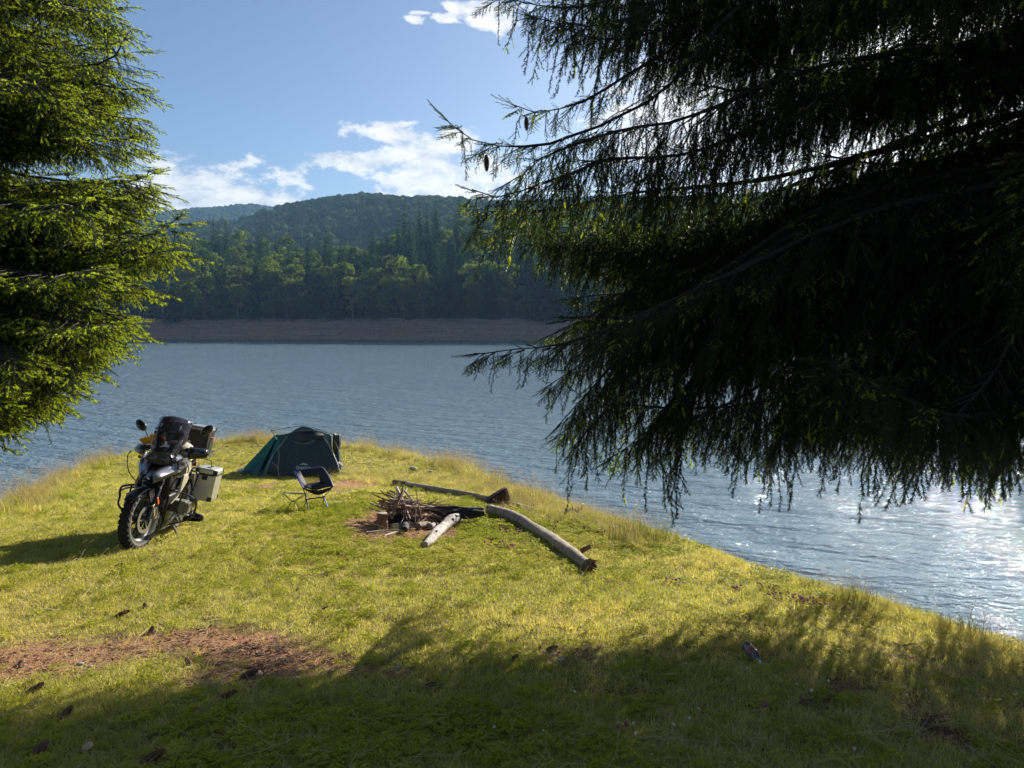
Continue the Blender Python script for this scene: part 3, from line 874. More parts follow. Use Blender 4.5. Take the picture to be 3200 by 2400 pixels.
# thin, trodden ground round the fire place
X, Y, D, sl = X[keep], Y[keep], D[keep], sl[keep]
cf = fbm(X * 0.8 + 3, Y * 0.8, 3, 14); fire = G3(1330, 1640)
green = np.clip(1.5 - np.hypot((X - fire.x - 0.5) / 2.2, (Y - fire.y + 0.2) / 2.2), 0, 1)
ch = G3(1010, 1590); green = np.maximum(green, np.clip(1.4 - np.hypot(X - ch.x - .2, Y - ch.y), 0, 1))
u = rs.uniform(size=len(X))
idx = rs.integers(0, 4, len(X))
pcl = np.clip((cf - 0.5) * 0.8, 0.02, 0.12) + green * 0.34
idx = np.where(u < pcl, 4 + rs.integers(0, 2, len(X)), idx)
dryp = np.clip((fbm(X * 0.5, Y * 0.5, 3, 17) - 0.42) * 0.7, 0.02, 0.25) + np.clip((sl - .05) * 1.2, 0, .5)
u2 = rs.uniform(size=len(X)); idx = np.where((u2 < dryp) & (idx < 4), 6, idx)
idx = np.where(rs.uniform(size=len(X)) < 0.006, 7, idx)
far = np.clip(Y / 6.0, 0.9, 2.3) ** 0.35
sc = rs.uniform(0.6, 1.12, len(X)) * far * (1 + 0.25 * np.clip(D + 0.8, 0, 1.5)) * np.clip(1.0 - 0.5 * sl, .5, 1)
Zg = ground_z(X, Y)
rot = np.stack([rs.normal(0, .1, len(X)), rs.normal(0, .1, len(X)), rs.uniform(0, 6.28, len(X))], 1)
gr = scatter('grass', GP, np.stack([X, Y, Zg], 1), rot, sc, idx, [GR_A, GR_B, GR_D, GR_S])
tag(gr, 'short yellow green meadow grass and clover covering the headland', kind='stuff')

# taller dry grass with seed heads along the rim
n = 9000
k_ = rs.integers(5, len(EDGE) - 6, n); f_ = rs.uniform(size=n)
ex = EDGE[k_, 0] * (1 - f_) + EDGE[k_ + 1, 0] * f_; ey = EDGE[k_, 1] * (1 - f_) + EDGE[k_ + 1, 1] * f_
off = np.abs(rs.normal(0, 0.55, n)); cxy = np.array([-4.0, 12.0]); dv = cxy - np.stack([ex, ey], 1); dv /= np.linalg.norm(dv, axis=1, keepdims=True)
ex = ex + dv[:, 0] * (off - 0.35); ey = ey + dv[:, 1] * (off - 0.35)
pxx = 1600 + F * ex / ey
wt = np.interp(pxx, [0, 250, 330, 450, 640, 760, 850, 1060, 1200, 1320, 1480, 1600, 1800, 2400, 3200], [.55, .8, 1.0, .5, .12, .6, .9, .9, 1, 1, 1, .8, .38, .22, .16])
wt = wt * np.clip(0.4 + (fbm(ex * .8, ey * .8, 3, 41) - .35) * 3, 0.1, 1.2)
k2 = rs.uniform(size=n) < wt
ex, ey, pxx, off = ex[k2], ey[k2], pxx[k2], off[k2]
TP = [stalks(21, 9, 0.07, 0.34, 0.0045, True, (0.1, 0.7)), stalks(22, 12, 0.07, 0.25, 0.005, True, (0.2, 0.9)), stalks(23, 14, 0.07, 0.22, 0.006, False, (0.3, 1.0), 0), stalks(24, 6, 0.06, 0.42, 0.004, True, (0.1, 0.5))]
ti = rs.choice(4, len(ex), p=[.3, .3, .3, .1])
ts_ = rs.uniform(0.5, 1.1, len(ex)) * np.interp(pxx, [0, 1500, 1900, 3200], [1.15, 1.15, .6, .42]) * np.clip(1.25 - off * .35, .5, 1.2)
tg = scatter('tall_grass', TP, np.stack([ex, ey, ground_z(ex, ey)], 1), np.stack([rs.normal(0, .12, len(ex)), rs.normal(0, .12, len(ex)), rs.uniform(0, 6.28, len(ex))], 1), ts_, ti,
             [GR_A, GR_B, GR_D, GR_S])
tag(tg, 'tall dry grass with pinkish seed heads along the rim of the headland', kind='stuff')
# the meadow between the fallen poles and the rim
n = 2600; q = rs.uniform(size=(n, 2)); pxs = 900 + q[:, 0] * 1100; d_ = np.interp(pxs, [900, 1450, 2000], [20, 17.5, 9.8]) - q[:, 1] * np.interp(pxs, [900, 1450, 2000], [1.5, 3.6, 1.2])
ex = (pxs - 1600) / F * d_; ey = d_
kk = edge_dist(ex, ey) < 0.3; ex, ey = ex[kk], ey[kk]
mg = scatter('meadow_grass', TP[:3], np.stack([ex, ey, ground_z(ex, ey)], 1), np.stack([ex * 0, ex * 0, rs.uniform(0, 6.28, len(ex))], 1), rs.uniform(.3, .75, len(ex)), rs.choice(3, len(ex), p=[.25, .35, .4]),
             [GR_A, GR_B, GR_D, GR_S])
tag(mg, 'knee deep unmown meadow grass between the long pole and the water', kind='stuff')
# loose long stems lying in the near turf
def straw(seed):
    rs = np.random.default_rng(seed); mb = MB(); a = rs.uniform(-.5, .5); pts = [(0, 0, .02)]
    th = 0.0; x = y = 0; z = .02
    for i in range(7):
        th += rs.uniform(-.28, .28) + a * .3; x += .035 * math.cos(th); y += .035 * math.sin(th); z = max(.01, z + rs.uniform(-.004, .014)); pts.append((x, y, z))
    mb.tube(pts, 0.0011, 3, 2, cap=False); return mb
SP = [straw(50 + i) for i in range(5)]
X, Y, D, rs = sample_ground(3600, 2.2, 13, 1.5, 77, -0.1)
stw = scatter('dry_stems', SP, np.stack([X, Y, ground_z(X, Y) + .015], 1), np.stack([rs.normal(0, .12, len(X)), rs.normal(0, .14, len(X)), rs.uniform(0, 6.28, len(X))], 1), rs.uniform(.5, 1.3, len(X)), rs.integers(0, 5, len(X)),
              [GR_A, GR_B, GR_D, GR_S])
tag(stw, 'dry bleached grass stems lying loose on the turf', kind='stuff')
# small flowers
FL_P = mat('thyme_pink', (0.34, 0.10, 0.20), 0.8, transl=0.3); FL_W = mat('clover_white', (0.75, 0.75, 0.62), 0.8, transl=0.3); FL_Y = mat('flower_yellow', (0.75, 0.50, 0.02), 0.7, transl=0.3)
def head(seed, mi, r):
    rs = np.random.default_rng(seed); mb = MB(); mb.ball((0, 0, 0.045), (r, r, r * .9), 5, mi, rough=.2)
    mb.tube([(0, 0, 0), (0.002, 0, .04)], .0012, 3, 3); return mb
FP = [head(1, 0, .009), head(2, 1, .008), head(3, 2, .007)]
fx, fy, fi, fs = [], [], [], []
def patch(px, py, rx, ry, n, k, s=1.0):
    c = G3(px, py); kk = c.y / F; dy = abs(G3(px, py - ry).y - c.y)
    for _ in range(n):
        a = rs.uniform(0, 6.28); q = math.sqrt(rs.uniform())
        fx.append(c.x + math.cos(a) * q * rx * kk); fy.append(c.y + math.sin(a) * q * dy); fi.append(k); fs.append(s * rs.uniform(.6, 1.2))
for a in [(1590, 1660, 60, 25, 70, 0, 1.3), (1690, 1650, 60, 30, 40, 0, 1.3), (1560, 1590, 60, 12, 40, 0, 1.4), (1660, 1585, 50, 12, 40, 0, 1.4), (1760, 1620, 60, 15, 40, 0, 1.3), (1560, 1715, 50, 8, 26, 0, 1.3), (1880, 1660, 60, 20, 40, 0, 1.2),
          (2400, 1842, 34, 9, 50, 0, .8), (2520, 1888, 55, 12, 50, 0, .8), (2620, 1910, 45, 9, 36, 0, .8), (2450, 1875, 60, 12, 40, 0, .9), (2560, 1890, 40, 10, 30, 2, .9), (2700, 1935, 30, 7, 18, 2, .9), (2100, 1825, 25, 10, 16, 0, 1),
          (1980, 1710, 25, 6, 16, 2, 1), (1960, 1000 + 700, 200, 30, 30, 0, 1), (2310, 1853, 20, 8, 14, 0, 1.1),
          (1950, 2300, 20, 8, 2, 0, 1.3), (2090, 2265, 10, 6, 1, 0, 1.3), (1750, 2280, 500, 110, 9, 1, .8), (2200, 2330, 500, 70, 5, 1, .8), (1300, 1830, 500, 80, 60, 1, .9), (1150, 1800, 300, 60, 40, 1, .8),
          (1550, 1930, 300, 60, 30, 1, .8), (1480, 1680, 120, 40, 40, 1, .9), (2350, 2250, 60, 20, 2, 0, 1.3), (2620, 2150, 400, 60, 10, 1, .9), (1700, 1900, 30, 10, 5, 2, 1), (1620, 1760, 200, 30, 14, 2, .8)]: patch(*a)
fx = np.array(fx); fy = np.array(fy)
fl = scatter('flowers', FP, np.stack([fx, fy, ground_z(fx, fy)], 1), np.zeros((len(fx), 3)), np.array(fs), np.array(fi), [FL_P, FL_W, FL_Y, GR_A])
tag(fl, 'small pink, white and yellow wild flowers dotted over the turf', kind='stuff')

# clumps of rush and coarse grass standing on the rim
def rush(seed, n, r, h):
    mb = stalks(seed, n, r, h, 0.006, True, (0.1, 0.6), 0, 1)
    return mb
for (px, py, n, r, h, lab) in [(2010, 1700, 260, 0.42, 0.36, 'broad tussock of green rushes on the rim near the two fallen poles'),
                              (2672, 1890, 90, 0.16, 0.22, 'small dark reddish tuft on the rim in front of the glittering water'),
                              (1650, 1566, 150, 0.45, 0.34, 'dark green rush clump on the rim behind the dark stump'),
                              (1560, 1525, 110, 0.35, 0.36, 'thin seedy grass clump on the rim left of the dark stump'),
                              (2540, 1842, 40, 0.12, 0.12, 'tiny green tuft on the rim left of the reddish tuft'),
                              (3030, 1985, 40, 0.16, 0.2, 'sparse brownish tuft on the rim at the far right')]:
    p = G3(px, py); o = rush(int(px), n, r, h).build('grass_tuft', [GR_R, GR_S], smooth=False, fix=False)
    o.location = p; tag(o, lab, 'tuft', 'clumps of rushes on the rim')

# crumbs, bark flakes, needles and straw lying on the bare soil
def crumb(seed, mi, l, w_):
    rs = np.random.default_rng(seed); mb = MB()
    for _ in range(9):
        c = rs.normal(0, .035, 3); c[2] = rs.uniform(.002, .010); th = rs.uniform(0, 6.28); L_ = l * rs.uniform(.5, 1.3)
        mb.box(tuple(c), (L_, w_ * rs.uniform(.5, 1.4), w_ * .5), (rs.normal(0, .2), rs.normal(0, .2), th), mi)
    return mb
LB = mat('bark_litter', (0.14, 0.065, 0.035), 0.9, var=.4); LE_ = mat('earth_clod', (0.34, 0.17, 0.10), 0.95, var=.3)
LP = [crumb(1, 0, .018, .007), crumb(2, 1, .016, .012), crumb(3, 2, .05, .0022), crumb(4, 2, .03, .002), crumb(5, 0, .03, .0025)]
X, Y, D, rs = sample_ground(60000, 2.2, 14, 1.0, 91, -0.1)
s_ = soil(X, Y); k = rs.uniform(size=len(X)) < np.clip((s_ - .12) * .7, 0.01, .40)
X, Y = X[k], Y[k]
li = scatter('soil_litter', LP, np.stack([X, Y, ground_z(X, Y)], 1), np.stack([X * 0, X * 0, rs.uniform(0, 6.28, len(X))], 1), rs.uniform(.6, 1.4, len(X)), rs.integers(0, 5, len(X)), [LB, LE_, GR_D])
tag(li, 'earth crumbs, bark flakes, dead needles and straw scattered over the bare soil', kind='stuff')

# ---------------------------------------------------------------- the two big spruces
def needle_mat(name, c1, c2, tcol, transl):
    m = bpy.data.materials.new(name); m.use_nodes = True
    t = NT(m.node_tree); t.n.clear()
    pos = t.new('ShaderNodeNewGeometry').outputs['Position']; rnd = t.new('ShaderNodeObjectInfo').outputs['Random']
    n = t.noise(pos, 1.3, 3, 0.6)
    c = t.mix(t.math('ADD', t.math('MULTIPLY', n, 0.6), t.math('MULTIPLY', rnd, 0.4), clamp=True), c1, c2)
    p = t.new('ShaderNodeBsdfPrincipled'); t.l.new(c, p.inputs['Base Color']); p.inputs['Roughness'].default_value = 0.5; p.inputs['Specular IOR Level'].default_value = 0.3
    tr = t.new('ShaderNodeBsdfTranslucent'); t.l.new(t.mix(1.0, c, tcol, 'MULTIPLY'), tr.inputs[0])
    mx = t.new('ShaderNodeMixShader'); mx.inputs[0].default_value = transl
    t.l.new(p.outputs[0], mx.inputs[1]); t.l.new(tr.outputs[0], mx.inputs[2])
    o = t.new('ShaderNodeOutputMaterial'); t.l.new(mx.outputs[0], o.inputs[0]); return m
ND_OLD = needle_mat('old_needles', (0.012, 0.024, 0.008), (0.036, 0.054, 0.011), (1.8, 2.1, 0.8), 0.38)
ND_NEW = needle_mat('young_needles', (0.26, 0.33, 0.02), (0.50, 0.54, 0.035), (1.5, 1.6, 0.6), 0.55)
BARK = mat('spruce_bark', (0.045, 0.034, 0.025), 0.9, var=0.4, scale=12, bump=0.01, bscale=35)
TWIG = mat('spruce_twig', (0.024, 0.017, 0.011), 0.85, var=0.3)
TREE_MATS = [TWIG, ND_OLD, ND_NEW]

def needles(mb, a, b, n, ln, w_, rs, mi, spread=0.9, up=None):
    a = np.array(a, float); b = np.array(b, float); d = b - a; L = np.linalg.norm(d); d /= L
    r = np.cross(d, [0.3, 0.2, 1]); r /= np.linalg.norm(r); q = np.cross(d, r)
    for i in range(n):
        f = rs.uniform(); th = rs.uniform(0, 6.28)
        rad = r * math.cos(th) + q * math.sin(th)
        nd = d * 0.75 + rad * spread; nd /= np.linalg.norm(nd)
        p = a + d * L * f; sd = np.cross(nd, rad); sd /= np.linalg.norm(sd) + 1e-9
        if rs.uniform() < .5: sd = np.cross(sd, nd)
        o = len(mb.v); l = ln * rs.uniform(.75, 1.15)
        mb.v += [tuple(p - sd * w_ / 2), tuple(p + sd * w_ / 2), tuple(p + nd * l)]
        mb.f.append((o, o + 1, o + 2)); mb.mi.append(mi)

def strand(seed, L=0.42, dens=520, side=True, new=0.0):
    """a hanging branchlet, local x runs along it"""
    rs = np.random.default_rng(seed); mb = MB()
    n = 6; pts = [np.zeros(3)]
    for i in range(n): pts.append(pts[-1] + np.array([L / n, rs.normal(0, .008), rs.normal(0, .008)]))
    mb.tube([tuple(p) for p in pts], [.0028, .001], 3, 0, cap=False)
    for i in range(n): needles(mb, pts[i], pts[i + 1], int(dens * L / n), .019, .0042, rs, 2 if (new and i >= n - 1) else 1)
    if side:
        k = int(L / .045)
        for i in range(1, k):
            f = i / k; j = min(n - 1, int(f * n)); p = pts[j] + (pts[j + 1] - pts[j]) * (f * n - j)
            th = rs.uniform(0, 6.28); sl_ = rs.uniform(.05, .13) * (1.15 - f * .6)
            d = np.array([.85, .52 * math.cos(th), .52 * math.sin(th)]); e = p + d * sl_
            mb.tube([tuple(p), tuple(e)], .0012, 3, 0, cap=False)
            if new and rs.uniform() < new:
                mdl = p + d * sl_ * .5
                needles(mb, p, mdl, int(dens * sl_ * .5), .013, .003, rs, 1); needles(mb, mdl, e, int(dens * sl_ * .65), .014, .0034, rs, 2)
            else: needles(mb, p, e, int(dens * sl_), .017, .004, rs, 1)
    return mb
def spray(seed, L=0.30, dens=620, new=0.6):
    """a flat fan of shoots, local x forward, y sideways"""
    rs = np.random.default_rng(seed); mb = MB()
    n = 5; pts = [np.zeros(3)]
    for i in range(n): pts.append(pts[-1] + np.array([L / n, rs.normal(0, .006), rs.normal(-.003, .005)]))
    mb.tube([tuple(p) for p in pts], [.0035, .0014], 3, 0, cap=False)
    for i in range(n): needles(mb, pts[i], pts[i + 1], int(dens * L / n), .015, .0034, rs, 2 if i >= n - 2 and new else 1)
    k = int(L / .026)
    for i in range(1, k):
        f = i / k; j = min(n - 1, int(f * n)); p = pts[j] + (pts[j + 1] - pts[j]) * (f * n - j)
        s_ = 1 if i % 2 else -1; sl_ = (.13 * (1 - f) + .035) * rs.uniform(.75, 1.2)
        d = np.array([.72, s_ * .68, rs.uniform(-.32, .05)]); d /= np.linalg.norm(d); e = p + d * sl_
        mb.tube([tuple(p), tuple(e)], .0014, 3, 0, cap=False)
        mdl = p + d * sl_ * (.45 if rs.uniform() < new else 1.0)
        needles(mb, p, mdl, max(4, int(dens * np.linalg.norm(mdl - p))), .014, .0034, rs, 1)
        if np.linalg.norm(e - mdl) > .004: needles(mb, mdl, e, int(dens * 1.15 * np.linalg.norm(e - mdl)), .015, .0036, rs, 2)
    return mb
PROTO = [strand(1, .46), strand(2, .40), strand(3, .50, 420), strand(4, .34, 560, False), strand(5, .30, 420, False), strand(6, .40, 520, True, .5),
         spray(7, .30), spray(8, .26), spray(9, .34), spray(10, .28, 560, 0.15), spray(11, .32, 560, 0.0)]
PROTO_L = np.array([.46, .40, .50, .34, .30, .40, .30, .26, .34, .28, .32])

class Crown:
    def __init__(s, seed): s.P = []; s.D = []; s.U = []; s.S = []; s.I = []; s.rs = np.random.default_rng(seed); s.branches = []
    def put(s, p, d, up, sc, i): s.P.append(p); s.D.append(d); s.U.append(up); s.S.append(sc); s.I.append(i)

def resample(P, step):
    P = np.array(P, float); d = np.linalg.norm(np.diff(P, axis=0), axis=1); s = np.concatenate([[0], np.cumsum(d)])
    n = max(3, int(s[-1] / step) + 1); q = np.linspace(0, s[-1], n)
    return np.stack([np.interp(q, s, P[:, k]) for k in range(3)], 1), s[-1]

def grow(cr, path, r0, style, seclen=0.55, dens=1.0, start=0.22, drop=1.0, ok=None, wood=None, new=0.0, hang=0.5):
    """one bough: path runs from the trunk to the tip"""
    rs = cr.rs
    sp = [tuple(v) for v in smooth_path(path, 6)]
    Q, L = resample(sp, 0.10); n = len(Q)
    Q = Q + rs.normal(0, .006, Q.shape)
    mb = wood if wood is not None else MB()
    mb.tube([tuple(p) for p in Q[::2] if True] + [tuple(Q[-1])], [r0, .75 * r0, .5 * r0, .28 * r0, .0045], 6, 0, cap=False)
    T = np.gradient(Q, axis=0); T /= np.linalg.norm(T, axis=1, keepdims=True)
    side = 1; s = start * L
    def hangers(p, out, ln, m=1):
        for _ in range(m):
            if ok is not None and not ok(p): return
            j = int(rs.choice(6, p=[.22, .22, .16, .14, .14, .12] if new < .5 else [.15, .2, .1, .1, .1, .35]))
            d = np.array([0, 0, -1.0]) + out * .26 + rs.normal(0, .17, 3)
            cr.put(p, d, rs.normal(size=3), ln * rs.uniform(.65, 1.2) / PROTO_L[j], j)
    while s < L * 0.995:
        i = min(n - 1, int(s / L * (n - 1))); f = s / L; p = Q[i]; tg = T[i]
        hz = np.array([-tg[1], tg[0], 0]); hz /= np.linalg.norm(hz) + 1e-6
        ang = rs.uniform(.75, 1.15)
        d = tg * math.cos(ang) + hz * side * math.sin(ang); d[2] -= .10
        sl_ = seclen * rs.uniform(.6, 1.2) * min(1.0, (1 - f) * 2.2 + .16) * min(1, .45 + f * 2.2)
        m = max(2, int(sl_ / .10)); pts = [p]; dd = d.copy()
        for k in range(m):
            dd = dd + rs.normal(0, .06, 3); dd[2] -= .05 if style == 'comb' else .015
            dd /= np.linalg.norm(dd); pts.append(pts[-1] + dd * sl_ / m)
        if ok is not None and not ok(pts[-1]):
            side = -side; s += .08; continue
        mb.tube([tuple(q) for q in pts], [.006, .0022], 3, 0, cap=False)
        pts = np.array(pts)
        if style == 'comb':
            c = max(1, int(sl_ / .075 * dens))
            for k in range(c):
                g = (k + rs.uniform(.2, .8)) / c * m; j = min(m - 1, int(g)); q = pts[j] + (pts[j + 1] - pts[j]) * (g - j)
                hangers(q, d, drop * hang * rs.uniform(.55, 1.1))
            if ok is None or ok(pts[-1]):
                for _ in range(2 if f > .45 else 1): cr.put(pts[-1], dd + np.array([0, 0, -.35]) + rs.normal(0, .25, 3), np.array([0, 0, 1.0]), rs.uniform(.5, .85), int(rs.choice([9, 10, 10, 7])) if new < .3 else int(rs.choice([6, 7, 9])))
        else:
            c = max(1, int(sl_ / .085 * dens))
            for k in range(c):
                g = (k + rs.uniform(.3, .9)) / c * m; j = min(m - 1, int(g)); q = pts[j] + (pts[j + 1] - pts[j]) * (g - j)
                sd = 1 if k % 2 else -1
                lat = np.array([-dd[1], dd[0], 0]) * sd
                di = dd * .7 + lat * .6 + np.array([0, 0, rs.uniform(-1.0, -.05)])
                cr.put(q, di, np.array([rs.normal(0, .2), rs.normal(0, .2), 1.0]), rs.uniform(.75, 1.25) * (0.8 + .2 * (1 - f)), int(rs.choice([6, 7, 8] if rs.uniform() < new else [9, 10])))
                if rs.uniform() < .75: hangers(q, d, hang * rs.uniform(.4, .9))
            cr.put(pts[-1], dd + np.array([0, 0, -.08]), np.array([0, 0, 1.0]), rs.uniform(.8, 1.2), int(rs.choice([6, 7, 8] if rs.uniform() < new + .2 else [9, 10])))
        side = -side; s += rs.uniform(.055, .085) / max(.6, dens) * (1.0 if style == 'comb' else .95)
    # the bough itself carries hangers and a leader with upright shoots
    c = int(L * (1 - start) / .06 * dens)
    for k in range(c):
        f = start + (1 - start) * (k + .5) / c; i = min(n - 1, int(f * (n - 1)))
        hangers(Q[i], T[i], drop * hang * rs.uniform(.5, 1.1) * min(1, (1 - f) * 3 + .3))
        if style == 'comb' and rs.uniform() < .22:
            cr.put(Q[i], T[i] + np.array([0, 0, rs.uniform(.1, .9)]) + rs.normal(0, .3, 3), np.array([0, 0, 1.0]), rs.uniform(.3, .6), int(rs.choice([9, 10, 3])))
    tp = T[-1]
    for a_ in (0, .5, -.5, .95, -.95):
        hz = np.array([-tp[1], tp[0], 0]); cr.put(Q[-1] - tp * .04, tp * math.cos(a_) + hz * math.sin(a_) + np.array([0, 0, -.12]), np.array([0, 0, 1.0]), rs.uniform(.5, .7), int(rs.choice([3, 4])) if style == 'comb' else 7)
    if wood is None:
        cr.branches.append(mb)

def boundary(tab, v): a = np.array(tab, float); return np.interp(v, a[:, 0], a[:, 1])
# ================= right spruce
RT = np.array([4.75, 5.6])
crR = Crown(5)
def proj(p): return 1600 + p[0] / p[1] * F, 1000 - (p[2] - CAM_Z) / p[1] * F
LEFT = [(-900, 1300), (0, 1600), (90, 1680), (180, 1830), (215, 1960), (290, 1900), (330, 1640), (380, 1560), (450, 1500), (560, 1560), (600, 1520), (700, 1540), (780, 1600), (900, 1690), (1000, 1760), (1060, 1760), (1120, 1700), (1250, 1730), (1400, 1790), (1500, 1860), (2400, 1900)]
LOW = [(1400, 700), (1500, 900), (1560, 1000), (1700, 1180), (1760, 1300), (1830, 1420), (1990, 1470), (2100, 1470), (2170, 1330), (2290, 1420), (2400, 1510), (2500, 1500), (2580, 1380), (2700, 1380), (2850, 1460), (2900, 1350), (3000, 1390), (3100, 1480), (3180, 1400), (3260, 1300), (3400, 1500), (5000, 1600)]
def okR(p):
    if p[1] < 1.2: return True
    x, y = proj(p)
    return x > boundary(LEFT, y) - 20 and y < boundary(LOW, x)
def key(pts, r0=.045, **kw):
    P_ = [np.array(at(*q)) for q in pts][::-1]
    P_ = [np.array([RT[0], RT[1], P_[0][2] + .3])] + P_
    grow(crR, [tuple(p) for p in P_], r0, 'comb', **kw)
tb = lambda z: (RT[0], RT[1], z)
KEYS = [
 # (picture x, picture y, distance) from the tip inwards
 [(1388, 366, 6.1), (1446, 414, 6.1), (1504, 448, 6.1), (1591, 455, 6.1), (1687, 455, 6.1), (1800, 425, 6.05), (1928, 366, 6.0), (2049, 300, 5.9), (2169, 180, 5.8), (2266, 63, 5.7), (2700, -250, 5.6)],
 [(1603, 330, 6.4), (1658, 357, 6.4), (1735, 342, 6.4), (1808, 326, 6.35), (1880, 289, 6.3), (1952, 246, 6.25), (2049, 188, 6.2), (2121, 130, 6.1), (2217, 29, 6.0), (2500, -200, 5.9)],
 [(1560, 585, 6.0), (1600, 565, 6.0), (1660, 520, 6.0), (1735, 472, 5.95), (1850, 430, 5.9), (2000, 400, 5.8), (2200, 350, 5.7), (2600, 200, 5.6)],
 [(1475, 590, 5.8), (1530, 620, 5.8), (1620, 600, 5.8), (1750, 560, 5.8), (1900, 500, 5.75), (2100, 490, 5.7), (2300, 425, 5.6), (2700, 260, 5.5)],
 [(1470, 640, 8.0), (1530, 660, 8.0), (1620, 665, 8.0), (1800, 640, 7.8), (2000, 600, 7.5), (2400, 560, 6.9), (2900, 430, 6.2)],
 [(1480, 735, 8.6), (1540, 730, 8.6), (1620, 705, 8.5), (1720, 735, 8.4), (1810, 742, 8.2), (2000, 740, 7.9), (2400, 700, 7.1), (3000, 560, 6.2)],
 [(1476, 1107, 5.9), (1540, 1100, 5.9), (1640, 1088, 5.9), (1740, 1080, 5.9), (1850, 1045, 5.85), (2000, 985, 5.8), (2300, 850, 5.7), (2800, 640, 5.6)],
 [(1690, 1060, 8.2), (1800, 1010, 8.1), (1950, 930, 7.9), (2200, 800, 7.4), (2700, 560, 6.5)],
 [(1730, 1370, 7.6), (1800, 1320, 7.6), (1900, 1200, 7.5), (2050, 1050, 7.3), (2300, 880, 6.9), (2700, 620, 6.3)],
 [(1745, 1330, 6.4), (1800, 1270, 6.4), (1880, 1180, 6.4), (2000, 1060, 6.3), (2250, 880, 6.1), (2700, 650, 5.9)],
 [(1790, 1400, 6.1), (1850, 1330, 6.1), (1950, 1220, 6.1), (2080, 1110, 6.1), (2300, 950, 6.0), (2700, 720, 5.8)],
 [(1700, 1215, 6.9), (1760, 1175, 6.9), (1850, 1110, 6.8), (2000, 1000, 6.6), (2300, 820, 6.3), (2700, 600, 6.0)],
 [(1990, 1400, 6.3), (2050, 1320, 6.3), (2160, 1200, 6.2), (2350, 1050, 6.1), (2700, 830, 5.9)],
 [(2400, 1440, 6.0), (2460, 1350, 6.0), (2570, 1260, 5.9), (2800, 1050, 5.8)],
 [(2820, 1400, 5.6), (2880, 1340, 5.6), (2980, 1200, 5.6), (3150, 1000, 5.6)],
 [(3100, 1370, 5.4), (3130, 1290, 5.4), (3200, 1200, 5.4), (3300, 1000, 5.4)],
 [(1900, 1440, 6.6), (1980, 1380, 6.6), (2100, 1250, 6.5), (2250, 1100, 6.4), (2500, 900, 6.2), (3000, 650, 5.9)],
 [(2050, 1430, 6.0), (2130, 1330, 6.0), (2250, 1270, 5.95), (2400, 1190, 5.9), (2600, 1050, 5.8), (3000, 800, 5.7)],
 [(2280, 1400, 6.5), (2400, 1330, 6.5), (2550, 1230, 6.4), (2750, 1100, 6.2), (3100, 850, 5.9)],
 [(2620, 1420, 5.6), (2700, 1300, 5.6), (2850, 1200, 5.6), (3050, 1000, 5.6)],
 [(2950, 1370, 5.0), (3010, 1280, 5.0), (3120, 1150, 5.1), (3250, 950, 5.2)],
 [(1545, -20, 6.8), (1640, 10, 6.8), (1780, 20, 6.7), (1950, -10, 6.6), (2200, -120, 6.4), (2700, -420, 6.0)],
 [(1640, 40, 6.2), (1750, 70, 6.2), (1880, 80, 6.15), (2000, 40, 6.1), (2200, -80, 6.0), (2700, -400, 5.8)],
 [(1760, 90, 6.5), (1860, 120, 6.5), (1980, 120, 6.4), (2150, 50, 6.2), (2500, -150, 6.0)],
 [(1660, -90, 7.2), (1800, -60, 7.2), (2000, -90, 7.0), (2400, -300, 6.5)],
]
for i, k in enumerate(KEYS):
    ds = 1.05 if i not in (0, 1) else .85
    key(k, .04, seclen=(.30 if i in (0, 1) else .55), dens=ds, start=.12, hang=(.34 if i in (0, 1, 6) else .52))
# the many boughs behind and in between
rsR = np.random.default_rng(17)
cnt = 0; tries = 0
while cnt < 128 and tries < 6000:
    tries += 1
    zt = 8.5 + rsR.uniform(-1.2, 6.5); spread = cnt % 8 == 0
    a = rsR.uniform(R(138), R(162)) if spread else rsR.uniform(0, 6.283)
    if spread: zt = 8.5 + rsR.uniform(.6, 4.2)
    low_ = -0.3 < a < 1.95 and zt < 10.2
    dx, dy = math.cos(a), math.sin(a)
    Lm = 3.3 + 2.0 * max(0, -dx) ** .7 - .7 * max(0, dy) * (1 if dx > -.3 else 0)
    Lb = Lm * rsR.uniform(.55, 1.03) * (1.0 if zt < 12 else .85)
    if dy > .2 and dx > -.45 and zt < 12.5: Lb = min(Lb, 2.7)
    if dy > .55 and zt < 11.5: Lb *= .72
    if low_: Lb = rsR.uniform(1.3, 2.1)
    if spread: Lb = rsR.uniform(4.8, 6.0)
    if dy < -.35 and dx > -.75: Lb = min(Lb, 3.0)
    sag = rsR.uniform(.10, .34)
    pts = []
    for q in np.linspace(0, 1, 7):
        r_ = Lb * q; pts.append(np.array([RT[0] + dx * r_, RT[1] + dy * r_, zt - sag * r_ - .55 * math.sin(q * 3.0) * .6 + .28 * max(0, q - .7) * 3]))
    while len(pts) > 3 and not (okR(pts[-1]) and okR(pts[-1] - np.array([0, 0, .3]))): pts.pop()
    if len(pts) < 4: continue
    if min(p[1] for p in pts) < 1.9 or min(math.hypot(p[0], p[1]) for p in pts) < 3.0: continue
    x0, y0 = proj(pts[len(pts) // 2])
    x1_, y1_ = proj(pts[-1])
    if x1_ < 2150 and rsR.uniform() < .62: continue
    if y1_ > 1050 and x1_ < 2300 and rsR.uniform() < .5: continue
    # thin places where the sky shows through
    if 1850 < x0 < 2560 and 40 < y0 < 560 and rsR.uniform() < .96: continue
    if x0 > 3700 and cnt % 3: continue
    grow(crR, [tuple(p) for p in pts], .035, 'comb', seclen=.62, dens=.95, start=.12, ok=okR, hang=.52)
    cnt += 1
